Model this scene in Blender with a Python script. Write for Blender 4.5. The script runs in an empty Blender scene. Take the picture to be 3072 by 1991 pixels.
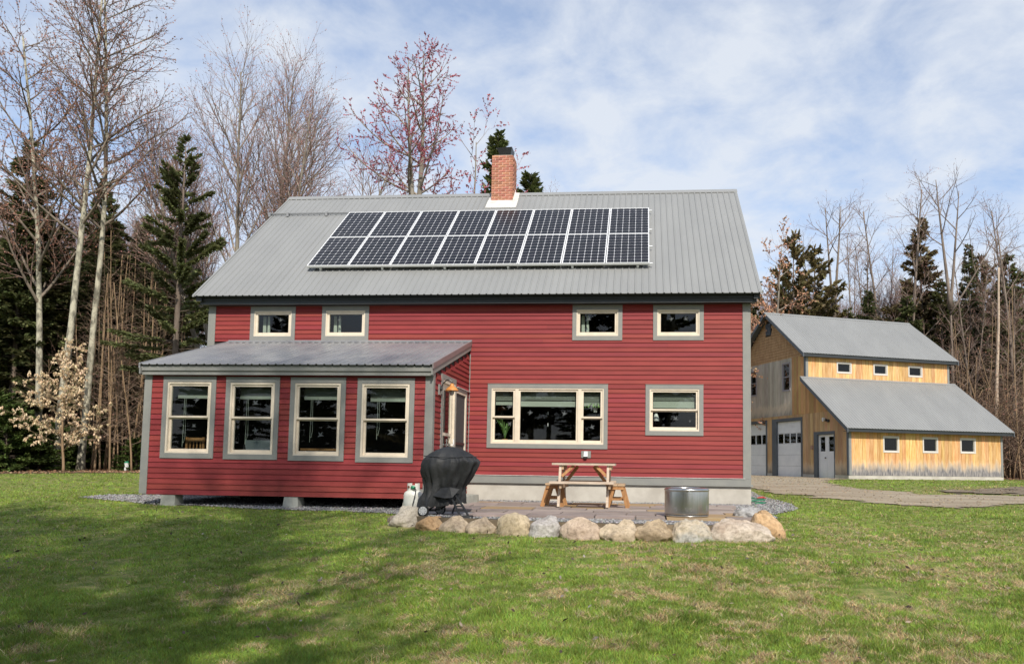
import bpy, bmesh, math, random
import numpy as np
from mathutils import Vector, Matrix, noise as mnoise

S = bpy.context.scene
R = math.radians
# ---------------------------------------------------------------- camera, sky, sun, exposure
CAM = (10.0108, -17.509, 0.7173)
cyaw, cpitch, croll = 0.0917, 0.0779, 0.0138
F_ = Vector((-math.sin(cyaw)*math.cos(cpitch), math.cos(cyaw)*math.cos(cpitch), math.sin(cpitch)))
R0 = Vector((math.cos(cyaw), math.sin(cyaw), 0)); U0 = R0.cross(F_)
RR = R0*math.cos(croll) + U0*math.sin(croll); UU = U0*math.cos(croll) - R0*math.sin(croll)
cd = bpy.data.cameras.new('camera'); cam = bpy.data.objects.new('camera', cd); S.collection.objects.link(cam)
M = Matrix((RR, UU, -F_)).transposed().to_4x4(); M.translation = Vector(CAM); cam.matrix_world = M
cd.sensor_width = 36; cd.lens = 28.1; cd.shift_x = -0.0564; cd.shift_y = 0.0683; cd.clip_end = 2000; cd.clip_start = 0.1
S.camera = cam

SUN_AZ, SUN_EL = 19.0, 41.0                                   # azimuth from -Y towards +X
sdir = Vector((math.sin(R(SUN_AZ))*math.cos(R(SUN_EL)), -math.cos(R(SUN_AZ))*math.cos(R(SUN_EL)), math.sin(R(SUN_EL))))
W = bpy.data.worlds.new('World'); S.world = W; W.use_nodes = True
nt = W.node_tree; nt.nodes.clear()
def N(t, **k):
    n = nt.nodes.new(t)
    for a, b in k.items(): setattr(n, a, b)
    return n
L = lambda a, b: nt.links.new(a, b)
def setup_world():
    out = N('ShaderNodeOutputWorld'); bg = N('ShaderNodeBackground'); bg.inputs['Strength'].default_value = 0.15
    sky = N('ShaderNodeTexSky', sky_type='NISHITA'); sky.sun_disc = False
    sky.sun_elevation = R(SUN_EL); sky.sun_rotation = math.atan2(sdir.x, sdir.y)
    sky.air_density = 1.0; sky.dust_density = 1.2; sky.ozone_density = 1.6; sky.altitude = 300
    tc = N('ShaderNodeTexCoord'); sep = N('ShaderNodeSeparateXYZ'); L(tc.outputs['Generated'], sep.inputs[0])
    z = N('ShaderNodeMath', operation='MAXIMUM'); L(sep.outputs[2], z.inputs[0]); z.inputs[1].default_value = 0.0
    za = N('ShaderNodeMath', operation='ADD'); L(z.outputs[0], za.inputs[0]); za.inputs[1].default_value = 0.30
    dx = N('ShaderNodeMath', operation='DIVIDE'); L(sep.outputs[0], dx.inputs[0]); L(za.outputs[0], dx.inputs[1])
    dy = N('ShaderNodeMath', operation='DIVIDE'); L(sep.outputs[1], dy.inputs[0]); L(za.outputs[0], dy.inputs[1])
    cb = N('ShaderNodeCombineXYZ'); L(dx.outputs[0], cb.inputs[0]); L(dy.outputs[0], cb.inputs[1])
    n1 = N('ShaderNodeTexNoise'); n1.inputs['Scale'].default_value = 6.0; n1.inputs['Detail'].default_value = 8; n1.inputs['Roughness'].default_value = 0.60; n1.inputs['Distortion'].default_value = 0.25
    n2 = N('ShaderNodeTexNoise'); n2.inputs['Scale'].default_value = 1.1; n2.inputs['Detail'].default_value = 2
    mp = N('ShaderNodeMapping'); mp.inputs['Location'].default_value = (3.1, 1.7, 0); mp.inputs['Scale'].default_value = (1.0, 1.0, 1); mp.inputs['Rotation'].default_value = (0, 0, 0.5)
    L(cb.outputs[0], mp.inputs[0]); L(mp.outputs[0], n1.inputs[0]); L(cb.outputs[0], n2.inputs[0])
    # more cloud low down than overhead, as in the photograph's broken altocumulus
    low = N('ShaderNodeMapRange'); L(sep.outputs[2], low.inputs[0]); low.inputs[1].default_value = 0.55; low.inputs[2].default_value = 0.12; low.inputs[3].default_value = -0.07; low.inputs[4].default_value = 0.13
    s1 = N('ShaderNodeMath', operation='ADD'); L(n1.outputs[0], s1.inputs[0]); L(low.outputs[0], s1.inputs[1])
    m2 = N('ShaderNodeMath', operation='MULTIPLY_ADD'); L(n2.outputs[0], m2.inputs[0]); m2.inputs[1].default_value = 0.75; m2.inputs[2].default_value = -0.33
    s2 = N('ShaderNodeMath', operation='ADD'); L(s1.outputs[0], s2.inputs[0]); L(m2.outputs[0], s2.inputs[1])
    cr = N('ShaderNodeValToRGB'); e = cr.color_ramp.elements
    e[0].position = 0.34; e[0].color = (.30, .30, .30, 1); e[1].position = 0.68; e[1].color = (0.90, 0.90, 0.90, 1)
    L(s2.outputs[0], cr.inputs[0])
    mx = N('ShaderNodeMixRGB'); tint = N('ShaderNodeMixRGB', blend_type='MULTIPLY'); tint.inputs[0].default_value = 1; L(sky.outputs[0], tint.inputs[1]); tint.inputs[2].default_value = (1.04, 1.14, 1.24, 1)
    L(cr.outputs[0], mx.inputs[0]); L(tint.outputs[0], mx.inputs[1]); mx.inputs[2].default_value = (5.0, 5.3, 5.75, 1)
    L(mx.outputs[0], bg.inputs[0]); L(bg.outputs[0], out.inputs[0])
setup_world()
sl = bpy.data.lights.new('sun', 'SUN'); sl.energy = 4.5; sl.angle = R(0.53); sl.color = (1.0, 0.93, 0.83)
so = bpy.data.objects.new('sun', sl); S.collection.objects.link(so)
so.rotation_euler = sdir.to_track_quat('Z', 'Y').to_euler(); so.location = (20, -40, 40)
S.view_settings.view_transform = 'Standard'; S.view_settings.look = 'None'; S.view_settings.exposure = 0.10; S.view_settings.gamma = 1.0
S.view_settings.use_curve_mapping = False
S.render.engine = 'CYCLES'
S.cycles.max_bounces = 6; S.cycles.transparent_max_bounces = 12; S.cycles.use_denoising = True

# ---------------------------------------------------------------- materials
def srgb(r, g, b):
    f = lambda c: ((c/255+0.055)/1.055)**2.4 if c > 10 else c/255/12.92
    return (f(r), f(g), f(b), 1)
def mat(name, col, rough=0.6, metal=0.0, col2=None, scale=8.0, detail=4.0, stretch=(1, 1, 1), bump=0.0, bscale=None, spec=0.5, var=0.0, p0=0.35, p1=0.65, hue=0.0):
    """principled with a two-colour object-space noise, a per-object value shift and a noise bump"""
    m = bpy.data.materials.new(name); m.use_nodes = True; t = m.node_tree; b = t.nodes['Principled BSDF']
    b.inputs['Roughness'].default_value = rough; b.inputs['Metallic'].default_value = metal; b.inputs['Specular IOR Level'].default_value = spec
    col = tuple(col[:3]) + (1,)
    b.inputs['Base Color'].default_value = col
    tc = t.nodes.new('ShaderNodeTexCoord'); mp = t.nodes.new('ShaderNodeMapping'); t.links.new(tc.outputs['Object'], mp.inputs[0]); mp.inputs['Scale'].default_value = stretch
    c = None
    if col2:
        n = t.nodes.new('ShaderNodeTexNoise'); n.inputs['Scale'].default_value = scale; n.inputs['Detail'].default_value = detail; n.inputs['Roughness'].default_value = 0.6
        t.links.new(mp.outputs[0], n.inputs[0])
        r = t.nodes.new('ShaderNodeValToRGB'); r.color_ramp.elements[0].position = p0; r.color_ramp.elements[1].position = p1
        r.color_ramp.elements[0].color = col; r.color_ramp.elements[1].color = tuple(col2[:3]) + (1,)
        t.links.new(n.outputs[0], r.inputs[0]); c = r.outputs[0]
    if var or hue:
        oi = t.nodes.new('ShaderNodeObjectInfo'); hs = t.nodes.new('ShaderNodeHueSaturation')
        mr = t.nodes.new('ShaderNodeMapRange'); t.links.new(oi.outputs['Random'], mr.inputs[0]); mr.inputs[3].default_value = 1-var; mr.inputs[4].default_value = 1+var
        t.links.new(mr.outputs[0], hs.inputs['Value'])
        if hue:
            m2 = t.nodes.new('ShaderNodeMath'); m2.operation = 'MULTIPLY'; t.links.new(oi.outputs['Random'], m2.inputs[0]); m2.inputs[1].default_value = 7.31
            m3 = t.nodes.new('ShaderNodeMath'); m3.operation = 'FRACT'; t.links.new(m2.outputs[0], m3.inputs[0])
            m4 = t.nodes.new('ShaderNodeMapRange'); t.links.new(m3.outputs[0], m4.inputs[0]); m4.inputs[3].default_value = 0.5-hue; m4.inputs[4].default_value = 0.5+hue
            t.links.new(m4.outputs[0], hs.inputs['Hue'])
        if c: t.links.new(c, hs.inputs['Color'])
        else: hs.inputs['Color'].default_value = col
        c = hs.outputs[0]
    if c: t.links.new(c, b.inputs['Base Color'])
    if bump:
        n = t.nodes.new('ShaderNodeTexNoise'); n.inputs['Scale'].default_value = bscale or scale*3; n.inputs['Detail'].default_value = 5
        t.links.new(mp.outputs[0], n.inputs[0])
        bp = t.nodes.new('ShaderNodeBump'); bp.inputs['Strength'].default_value = bump; bp.inputs['Distance'].default_value = 0.02
        t.links.new(n.outputs[0], bp.inputs['Height']); t.links.new(bp.outputs[0], b.inputs['Normal'])
    return m
def attr_mat(name, attr='col', rough=0.7, trans=0.0, spec=0.2):
    m = bpy.data.materials.new(name); m.use_nodes = True; t = m.node_tree; b = t.nodes['Principled BSDF']
    a = t.nodes.new('ShaderNodeAttribute'); a.attribute_name = attr
    t.links.new(a.outputs['Color'], b.inputs['Base Color']); b.inputs['Roughness'].default_value = rough; b.inputs['Specular IOR Level'].default_value = spec
    if trans:
        tr = t.nodes.new('ShaderNodeBsdfTranslucent'); t.links.new(a.outputs['Color'], tr.inputs[0])
        mx = t.nodes.new('ShaderNodeMixShader'); mx.inputs[0].default_value = trans
        t.links.new(b.outputs[0], mx.inputs[1]); t.links.new(tr.outputs[0], mx.inputs[2]); t.links.new(mx.outputs[0], t.nodes['Material Output'].inputs[0])
    return m
def glass_mat(name, tint):
    m = bpy.data.materials.new(name); m.use_nodes = True; t = m.node_tree; t.nodes.clear()
    o = t.nodes.new('ShaderNodeOutputMaterial'); mx = t.nodes.new('ShaderNodeMixShader'); tr = t.nodes.new('ShaderNodeBsdfTransparent'); gl = t.nodes.new('ShaderNodeBsdfGlossy')
    lw = t.nodes.new('ShaderNodeLayerWeight'); p5 = t.nodes.new('ShaderNodeMath'); p5.operation = 'POWER'; t.links.new(lw.outputs['Facing'], p5.inputs[0]); p5.inputs[1].default_value = 5
    fr = t.nodes.new('ShaderNodeMath'); fr.operation = 'MULTIPLY_ADD'; t.links.new(p5.outputs[0], fr.inputs[0]); fr.inputs[1].default_value = .92; fr.inputs[2].default_value = .05
    tr.inputs[0].default_value = tint; gl.inputs['Roughness'].default_value = 0.01
    t.links.new(fr.outputs[0], mx.inputs[0]); t.links.new(tr.outputs[0], mx.inputs[1]); t.links.new(gl.outputs[0], mx.inputs[2]); t.links.new(mx.outputs[0], o.inputs[0])
    return m
RED = mat('red_paint', (0.262, 0.039, 0.036), 0.65, spec=0.28, col2=(0.212, 0.030, 0.029), scale=3, stretch=(0.4, 1, 3), bump=0.12, bscale=40, var=0.10, hue=0.006)
GREY = mat('grey_trim_paint', (0.245, 0.245, 0.222), 0.5, col2=(0.215, 0.218, 0.205), scale=4, bump=0.04, bscale=50)
DKGREY = mat('shade_darkened_grey_trim', (0.032, 0.037, 0.040), 0.5, col2=(0.027, 0.031, 0.034), scale=4)  # dark grey paint, lowered further to carry the shade under the eaves
CREAM = mat('cream_vinyl', (0.72, 0.63, 0.50), 0.4, col2=(0.64, 0.56, 0.44), scale=5)
ROOF = mat('grey_painted_metal', (0.252, 0.256, 0.250), 0.48, col2=(0.228, 0.232, 0.228), scale=.9, detail=8, stretch=(1.6, .6, .6), var=0.025, spec=0.5)
ROOF2 = mat('grey_painted_metal_low', (0.27, 0.272, 0.272), 0.36, col2=(0.205, 0.21, 0.225), scale=1.3, detail=8, stretch=(1.8, .8, .8), var=0.04, spec=0.6)
FLASH = mat('white_flashing', (0.72, 0.71, 0.67), 0.5, col2=(0.5, 0.48, 0.44), scale=6)
CONC = mat('pale_concrete', (0.52, 0.49, 0.43), 0.85, col2=(0.40, 0.37, 0.32), scale=2.2, detail=7, bump=0.1, bscale=30)
CONC2 = mat('grey_concrete', (0.42, 0.42, 0.36), 0.9, col2=(0.30, 0.30, 0.26), scale=6, bump=0.15, bscale=40)
BRICK = mat('red_brick', (0.50, 0.235, 0.155), 0.85, col2=(0.37, 0.145, 0.09), scale=14, bump=0.25, bscale=60, var=0.22, hue=0.012)
MORTAR = mat('pale_mortar', (0.72, 0.56, 0.45), 0.9, col2=(0.62, 0.46, 0.35), scale=20, bump=0.2)
BLACK = mat('black_metal', (0.018, 0.02, 0.021), 0.4)
DARK = mat('dark_interior', (0.035, 0.032, 0.03), 0.9)  # unlit look of the rooms painted in as a near-black colour
GLASS = glass_mat('window_glass', (0.80, 0.86, 0.83, 1))
BLIND = mat('pale_green_blind', (0.44, 0.47, 0.40), 0.6)
STICK = mat('frosted_sticker', (0.075, 0.085, 0.088), 0.7)
ALU = mat('silver_aluminium', (0.78, 0.79, 0.79), 0.35, metal=0.15)
BACKS = mat('white_backsheet', (0.66, 0.67, 0.70), 0.4, spec=0.3)
CELL = mat('dark_silicon_cell', (0.006, 0.0065, 0.010), 0.22, col2=(0.009, 0.009, 0.013), scale=3, var=0.25, hue=0.03, spec=0.22)
STEEL = mat('brushed_stainless', (0.56, 0.55, 0.52), 0.27, metal=1.0, col2=(0.47, 0.46, 0.44), scale=9, stretch=(8, 8, 0.2))
WOOD = mat('weathered_pine', (0.50, 0.37, 0.24), 0.75, col2=(0.38, 0.25, 0.14), scale=5, stretch=(1, 6, 6), bump=0.2, var=0.15)
WOODO = mat('orange_stained_pine', (0.42, 0.22, 0.085), 0.7, col2=(0.30, 0.14, 0.05), scale=5, stretch=(6, 6, 1), bump=0.2, var=0.12)
WOODG = mat('greyed_pine', (0.52, 0.43, 0.34), 0.8, col2=(0.40, 0.31, 0.23), scale=5, stretch=(1, 6, 6), bump=0.2, var=0.1)
COVER = mat('black_vinyl_cover', (0.017, 0.018, 0.019), 0.62, col2=(0.026, 0.027, 0.029), scale=6, bump=0.9, bscale=7, spec=.4)
RUBBER = mat('black_plastic', (0.015, 0.016, 0.016), 0.55)
HUB = mat('pale_hubcap', (0.45, 0.46, 0.47), 0.5)
TANKW = mat('white_tank_paint', (0.72, 0.72, 0.66), 0.35, col2=(0.62, 0.62, 0.55), scale=5)
GREENP = mat('green_plastic', (0.02, 0.22, 0.11), 0.4)
BRASS = mat('dull_brass', (0.25, 0.10, 0.06), 0.5, metal=0.5)
COPPER = mat('copper_orange_enamel', (0.62, 0.27, 0.07), 0.35, col2=(0.50, 0.20, 0.05), scale=8)
FROST = mat('cloudy_lamp_glass', (0.35, 0.33, 0.30), 0.2, spec=0.8)
WHITE = mat('white_paint', (0.74, 0.74, 0.73), 0.5, col2=(0.66, 0.66, 0.66), scale=3)
DOORW = mat('white_garage_paint', (0.80, 0.81, 0.82), 0.5, col2=(0.72, 0.73, 0.75), scale=2)
TRIMB = mat('shaded_grey_trim_paint', (0.095, 0.108, 0.125), 0.5, col2=(0.08, 0.092, 0.108), scale=4)  # the grey trim again, with the gable's bluish shade put into the colour
TRIMG = mat('pale_window_trim', (0.58, 0.55, 0.50), 0.55)
RUST = mat('red_plastic', (0.45, 0.05, 0.04), 0.5)
POTM = mat('terracotta', (0.42, 0.20, 0.08), 0.8)
LEAFG = mat('house_plant_green', (0.12, 0.22, 0.06), 0.6)

# ---------------------------------------------------------------- mesh helpers
COL = S.collection
class MB:
    def __init__(s): s.v = []; s.f = []
    def add(s, vs, fs):
        o = len(s.v); s.v += [tuple(v) for v in vs]; s.f += [tuple(i+o for i in f) for f in fs]; return s
    def box(s, x0, x1, y0, y1, z0, z1, T=None):
        vs = [(x, y, z) for z in (z0, z1) for y in (y0, y1) for x in (x0, x1)]
        if T: vs = [T(*v) for v in vs]
        return s.add(vs, [(0, 2, 3, 1), (4, 5, 7, 6), (0, 1, 5, 4), (2, 6, 7, 3), (0, 4, 6, 2), (1, 3, 7, 5)])
    def hexa(s, lo, hi):
        """two quads joined"""
        return s.add(list(lo)+list(hi), [(3, 2, 1, 0), (4, 5, 6, 7), (0, 1, 5, 4), (1, 2, 6, 5), (2, 3, 7, 6), (3, 0, 4, 7)])
    def prism(s, poly, a, b, T):
        """poly of 2D points, extruded from a to b; T(p,q,e) -> 3D"""
        n = len(poly); vs = [T(p, q, a) for p, q in poly] + [T(p, q, b) for p, q in poly]
        return s.add(vs, [tuple(range(n))[::-1], tuple(range(n, 2*n))] + [(i, (i+1) % n, n+(i+1) % n, n+i) for i in range(n)])
    def beam(s, p, q, w, h, up=(0, 0, 1)):
        p = Vector(p); q = Vector(q); d = (q-p).normalized(); u = Vector(up); r = d.cross(u)
        if r.length < 1e-3: r = d.cross(Vector((0, 1, 0)))
        r.normalize(); u = r.cross(d); r *= w/2; u *= h/2
        return s.hexa([p-r-u, p+r-u, p+r+u, p-r+u], [q-r-u, q+r-u, q+r+u, q-r+u])
    def tube(s, pts, rad, sides=8, cap=True):
        pts = [Vector(p) for p in pts]; n = len(pts); rad = rad if isinstance(rad, (list, tuple)) else [rad]*n
        o = len(s.v); ref = Vector((0, 0, 1)) if abs((pts[-1]-pts[0]).normalized().z) < 0.9 else Vector((1, 0, 0))
        for i, p in enumerate(pts):
            d = (pts[min(i+1, n-1)]-pts[max(i-1, 0)]).normalized(); a = d.cross(ref).normalized(); b = d.cross(a)
            for k in range(sides):
                t = 2*math.pi*k/sides; s.v.append(tuple(p + a*math.cos(t)*rad[i] + b*math.sin(t)*rad[i]))
        for i in range(n-1):
            for k in range(sides):
                k2 = (k+1) % sides; s.f.append((o+i*sides+k, o+i*sides+k2, o+(i+1)*sides+k2, o+(i+1)*sides+k))
        if cap:
            s.f.append(tuple(o+k for k in range(sides))[::-1]); s.f.append(tuple(o+(n-1)*sides+k for k in range(sides)))
        return s
    def lathe(s, prof, c=(0, 0, 0), sides=24, T=None):
        o = len(s.v); n = len(prof)
        for r, z in prof:
            for k in range(sides):
                t = 2*math.pi*k/sides; v = (r*math.cos(t), r*math.sin(t), z)
                if T: v = T(*v)
                s.v.append((v[0]+c[0], v[1]+c[1], v[2]+c[2]))
        for i in range(n-1):
            for k in range(sides):
                k2 = (k+1) % sides; s.f.append((o+i*sides+k, o+i*sides+k2, o+(i+1)*sides+k2, o+(i+1)*sides+k))
        s.f.append(tuple(o+k for k in range(sides))[::-1]); s.f.append(tuple(o+(n-1)*sides+k for k in range(sides)))
        return s
    def mesh(s, name, m, smooth=False):
        me = bpy.data.meshes.new(name); me.from_pydata(s.v, [], s.f); me.update()
        if m: me.materials.append(m)
        if smooth: me.polygons.foreach_set('use_smooth', [True]*len(me.polygons))
        return me
    def build(s, name, m, parent=None, smooth=False, **kw):
        return link(s.mesh(name, m, smooth), name, parent, **kw)
def link(me, name, parent=None, loc=None, **kw):
    o = bpy.data.objects.new(name, me); COL.objects.link(o)
    if parent is not None:
        o.parent = parent
        if loc is None: o.matrix_parent_inverse = Matrix.Translation(-root_loc(parent))
    if loc is not None: o.location = loc
    for k, v in kw.items(): o[k] = v
    return o
def root_loc(o):
    v = Vector((0, 0, 0))
    while o is not None:
        v = v + Vector(o.location) + (o.matrix_parent_inverse.translation if o.parent else Vector((0, 0, 0))); o = o.parent
    return v
def thing(name, loc, label, cat, group=None, rz=0.0):
    o = bpy.data.objects.new(name, None); COL.objects.link(o); o.location = loc; o.rotation_euler = (0, 0, rz); o.empty_display_size = 0.2
    o['label'] = label; o['category'] = cat
    if group: o['group'] = group
    return o
def tag(o, label, cat, group=None):
    o['label'] = label; o['category'] = cat
    if group: o['group'] = group
    return o
def np_mesh(name, verts, faces, m, cols=None, smooth=False):
    """fast mesh from numpy: verts (n,3), faces (k,3|4); cols (n,3) point colours"""
    me = bpy.data.meshes.new(name); nv = len(verts); k, c = faces.shape
    me.vertices.add(nv); me.vertices.foreach_set('co', np.ascontiguousarray(verts, dtype=np.float32).ravel())
    me.loops.add(k*c); me.loops.foreach_set('vertex_index', np.ascontiguousarray(faces, dtype=np.int32).ravel())
    me.polygons.add(k); me.polygons.foreach_set('loop_start', np.arange(0, k*c, c, dtype=np.int32))
    if smooth: me.polygons.foreach_set('use_smooth', np.ones(k, dtype=bool))
    if cols is not None:
        a = me.color_attributes.new('col', 'FLOAT_COLOR', 'POINT')
        cc = np.ones((nv, 4), dtype=np.float32); cc[:, :3] = cols; a.data.foreach_set('color', cc.ravel())
    me.materials.append(m); me.update(calc_edges=True); me.validate()
    return me

# ---------------------------------------------------------------- ground
GY = [-400, -60, -20, -17.5, -12, -9, -6.2, -4.5, -3, -1.5, 0, 3, 6, 10, 20, 60, 400]
GZ = [-3, -1.6, -.97, -.88, -.65, -.47, -.33, -.24, -.145, -.13, -.12, -.03, .08, .18, .24, .3, .3]
def gz(x, y):
    x = np.asarray(x, dtype=float); y = np.asarray(y, dtype=float)
    b = (np.interp(y-0.8, GY, GZ) + 2*np.interp(y, GY, GZ) + np.interp(y+0.8, GY, GZ))/4
    far = np.clip((np.abs(y+6)-2)/6, 0, 1)
    return b + (0.022*np.sin(0.9*x+1.3*y) + 0.018*np.sin(1.7*x-0.8*y+2) + 0.012*np.sin(3.1*x+2.3*y))*np.clip((-y-5.5)/2.5, 0, 1)
def g1(x, y): return float(gz(x, y))
def vnoise(x, y, s, seed=0):
    """cheap tileless value noise, numpy"""
    x = np.asarray(x)/s; y = np.asarray(y)/s; xi = np.floor(x).astype(np.int64); yi = np.floor(y).astype(np.int64); fx = x-xi; fy = y-yi
    fx = fx*fx*(3-2*fx); fy = fy*fy*(3-2*fy)
    def hsh(a, b):
        n = (a*374761393 + b*668265263 + seed*1442695041) & 0x7fffffff; n = ((n ^ (n >> 13))*1274126177) & 0x7fffffff
        return ((n ^ (n >> 16)) & 0xffff)/65535.0
    return (hsh(xi, yi)*(1-fx)+hsh(xi+1, yi)*fx)*(1-fy) + (hsh(xi, yi+1)*(1-fx)+hsh(xi+1, yi+1)*fx)*fy
def in_poly(x, y, poly):
    x = np.asarray(x); y = np.asarray(y); r = np.zeros(x.shape, bool); n = len(poly)
    for i in range(n):
        (x1, y1), (x2, y2) = poly[i], poly[(i+1) % n]
        c = ((y1 > y) != (y2 > y)); xx = (x2-x1)*(y-y1)/((y2-y1) if y2 != y1 else 1e-9)+x1
        r ^= c & (x < xx)
    return r
PATIO = [(5.9, -5.5), (6.3, -5.75), (9, -6.0), (11.6, -5.7), (12.2, -4.3), (12.15, -2.6), (12.3, 0), (5.9, 0)]
GRAVEL_R = [(12.2, -3.0), (12.75, -2.0), (13.15, -0.9), (13.3, .6), (13.0, 3.2), (12.9, 9), (12.2, 9)]
GRAVEL_L = [(-2.1, -.3), (-1.9, -1.5), (0.2, -2.75), (.9, -3.15), (1.5, -3.05), (2.1, -3.2), (3.2, -3.5), (4.6, -3.55), (6.3, -3.9), (6.3, 0), (0, 0), (0, .3)]
DRIVE = [(12.7, 14), (12.9, 6.5), (13.3, 5.0), (14.3, 3.0), (15.6, 0.8), (16.8, 0.2), (18.8, 2.0), (26, 3.7), (40, 5.0), (40, 7), (26, 5.4), (20.1, 4.9), (17.8, 4.9), (16.6, 6.9), (16.4, 10), (17.4, 15.6), (19.2, 19.2), (15.5, 29), (12.0, 29)]
DIRT = [(18.0, 5.5), (20.1, 5.1), (26, 5.6), (44, 7.4), (46, 15), (33, 14.5), (25, 11.5), (20.5, 8.2)]
def build_ground():
    xs = np.unique(np.concatenate([np.linspace(-400, -30, 12), np.arange(-30, 45, 0.6), np.linspace(45, 400, 12)]))
    ys = np.unique(np.concatenate([np.linspace(-400, -40, 12), np.arange(-40, -16, 1.0), np.arange(-16, 30, 0.45), np.linspace(30, 400, 14)]))
    X, Y = np.meshgrid(xs, ys); Z = gz(X, Y)
    n, m_ = X.shape; v = np.stack([X, Y, Z], -1).reshape(-1, 3)
    i = np.arange(n*m_).reshape(n, m_); f = np.stack([i[:-1, :-1], i[:-1, 1:], i[1:, 1:], i[1:, :-1]], -1).reshape(-1, 4)
    m = mat('lawn_soil', (0.105, 0.145, 0.035), 0.95, col2=(0.29, 0.25, 0.105), scale=6, detail=9, p0=0.42, p1=0.66, bump=0.3, bscale=14, spec=0.1)
    link(np_mesh('lawn', v, f, m, smooth=True), 'lawn', kind='structure', label='short spring lawn sloping up to the house')
build_ground()
def sheet(name, poly, m, off, step=0.25, jag=0.18, seed=1, base=None, **kw):
    """a ground sheet inside a polygon with a ragged edge"""
    px = [p[0] for p in poly]; py = [p[1] for p in poly]
    xs = np.arange(min(px)-.3, max(px)+.3, step); ys = np.arange(min(py)-.3, max(py)+.3, step)
    X, Y = np.meshgrid(xs, ys); jx = (vnoise(X, Y, .5, seed)-.5)*2*jag; jy = (vnoise(X, Y, .5, seed+9)-.5)*2*jag
    ins = in_poly(X+jx, Y+jy, poly); Z = (gz(X, Y) if base is None else np.full(X.shape, base)) + off
    n, k = X.shape; i = np.arange(n*k).reshape(n, k); kk = min(.6, .35*step/max(jag, .01)); v = np.stack([X+jx*kk, Y+jy*kk, Z], -1).reshape(-1, 3)
    ok = ins[:-1, :-1] & ins[:-1, 1:] & ins[1:, 1:] & ins[1:, :-1]
    f = np.stack([i[:-1, :-1], i[:-1, 1:], i[1:, 1:], i[1:, :-1]], -1)[ok]
    u, inv = np.unique(f, return_inverse=True)
    return link(np_mesh(name, v[u], inv.reshape(f.shape), m), name, kind='structure', **kw)
GRAV = mat('grey_gravel', (0.34, 0.33, 0.32), 0.9, col2=(0.17, 0.17, 0.17), scale=42, detail=3, bump=0.7, bscale=42)
DIRTM = mat('brown_driveway_dirt', (0.35, 0.295, 0.21), 0.95, col2=(0.23, 0.185, 0.125), scale=1.1, detail=10, stretch=(.45, 1.6, 1), bump=0.6, bscale=22)
DIRTD = mat('leafy_brown_dirt', (0.21, 0.165, 0.11), 0.95, col2=(0.12, 0.092, 0.058), scale=3, detail=8, bump=0.5, bscale=16)
sheet('driveway', DRIVE, DIRTM, 0.02, step=.16, jag=.4, label='gravel and dirt driveway leading to the wooden garage')
sheet('bare_soil', DIRT, DIRTD, 0.035, step=.18, jag=.8, seed=5, label='bare leafy soil strip between the driveway and the garage grass')
FLOORP = [(-60, 3), (-30, 6.5), (-12.5, 7.0), (-11, 8.5), (-9.5, 9.6), (-6, 11), (-3, 13), (-2, 60), (-60, 60)]
sheet('forest_floor', FLOORP, mat('leaf_litter_floor', (0.15, 0.085, 0.05), 0.95, col2=(0.07, 0.05, 0.03), scale=9, detail=8, bump=0.6, bscale=22), 0.015, step=.5, jag=.4, seed=3, label='brown leaf litter under the left wood')
FLOORR = [(28.5, 23), (31, 20), (45, 17), (90, 15), (90, 70), (-2, 70), (-2, 32), (12, 34), (22, 33)]
sheet('forest_floor', FLOORR, bpy.data.materials['leaf_litter_floor'], 0.015, step=.6, jag=.4, seed=4, label='brown leaf litter under the wood behind the garage')

def pebbles(name, poly, n, seed, size=(.012, .03), base=None, off=0.0, label='', tint=(1.02, 1.0, .98)):
    rg = np.random.default_rng(seed); px = [p[0] for p in poly]; py = [p[1] for p in poly]
    X = rg.uniform(min(px), max(px), n*3); Y = rg.uniform(min(py), max(py), n*3); ok = in_poly(X, Y, poly); X = X[ok][:n]; Y = Y[ok][:n]; n = len(X)
    oct_ = np.array([(1, 0, 0), (-1, 0, 0), (0, 1, 0), (0, -1, 0), (0, 0, 1), (0, 0, -1)], float)
    fc = np.array([(0, 2, 4), (2, 1, 4), (1, 3, 4), (3, 0, 4), (2, 0, 5), (1, 2, 5), (3, 1, 5), (0, 3, 5)])
    s = rg.uniform(size[0], size[1], (n, 1, 1))*rg.uniform(.6, 1.3, (n, 1, 3)); s[:, :, 2] *= .7
    a = rg.uniform(0, 6.28, n); ca, sa = np.cos(a)[:, None], np.sin(a)[:, None]
    P = oct_[None]*s*rg.uniform(.75, 1.2, (n, 6, 1)); x = P[:, :, 0]*ca-P[:, :, 1]*sa; y = P[:, :, 0]*sa+P[:, :, 1]*ca
    z0 = (gz(X, Y) if base is None else np.full(n, base))+off
    V = np.stack([x+X[:, None], y+Y[:, None], P[:, :, 2]+z0[:, None]], -1).reshape(-1, 3)
    Fc = (fc[None]+6*np.arange(n)[:, None, None]).reshape(-1, 3)
    c = rg.uniform(.10, .38, (n, 1, 1))*np.array(tint)*rg.uniform(.92, 1.08, (n, 1, 3)); c = np.repeat(c, 6, 1).reshape(-1, 3)
    link(np_mesh(name, V, Fc, PEB, c), name, kind='stuff', label=label)
PEB = attr_mat('pebble_stone', rough=.85)
pebbles('gravel', DRIVE, 4500, 21, off=.022, size=(.012, .030), tint=(1.2, .92, .60), label='loose stones on the driveway')
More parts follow.
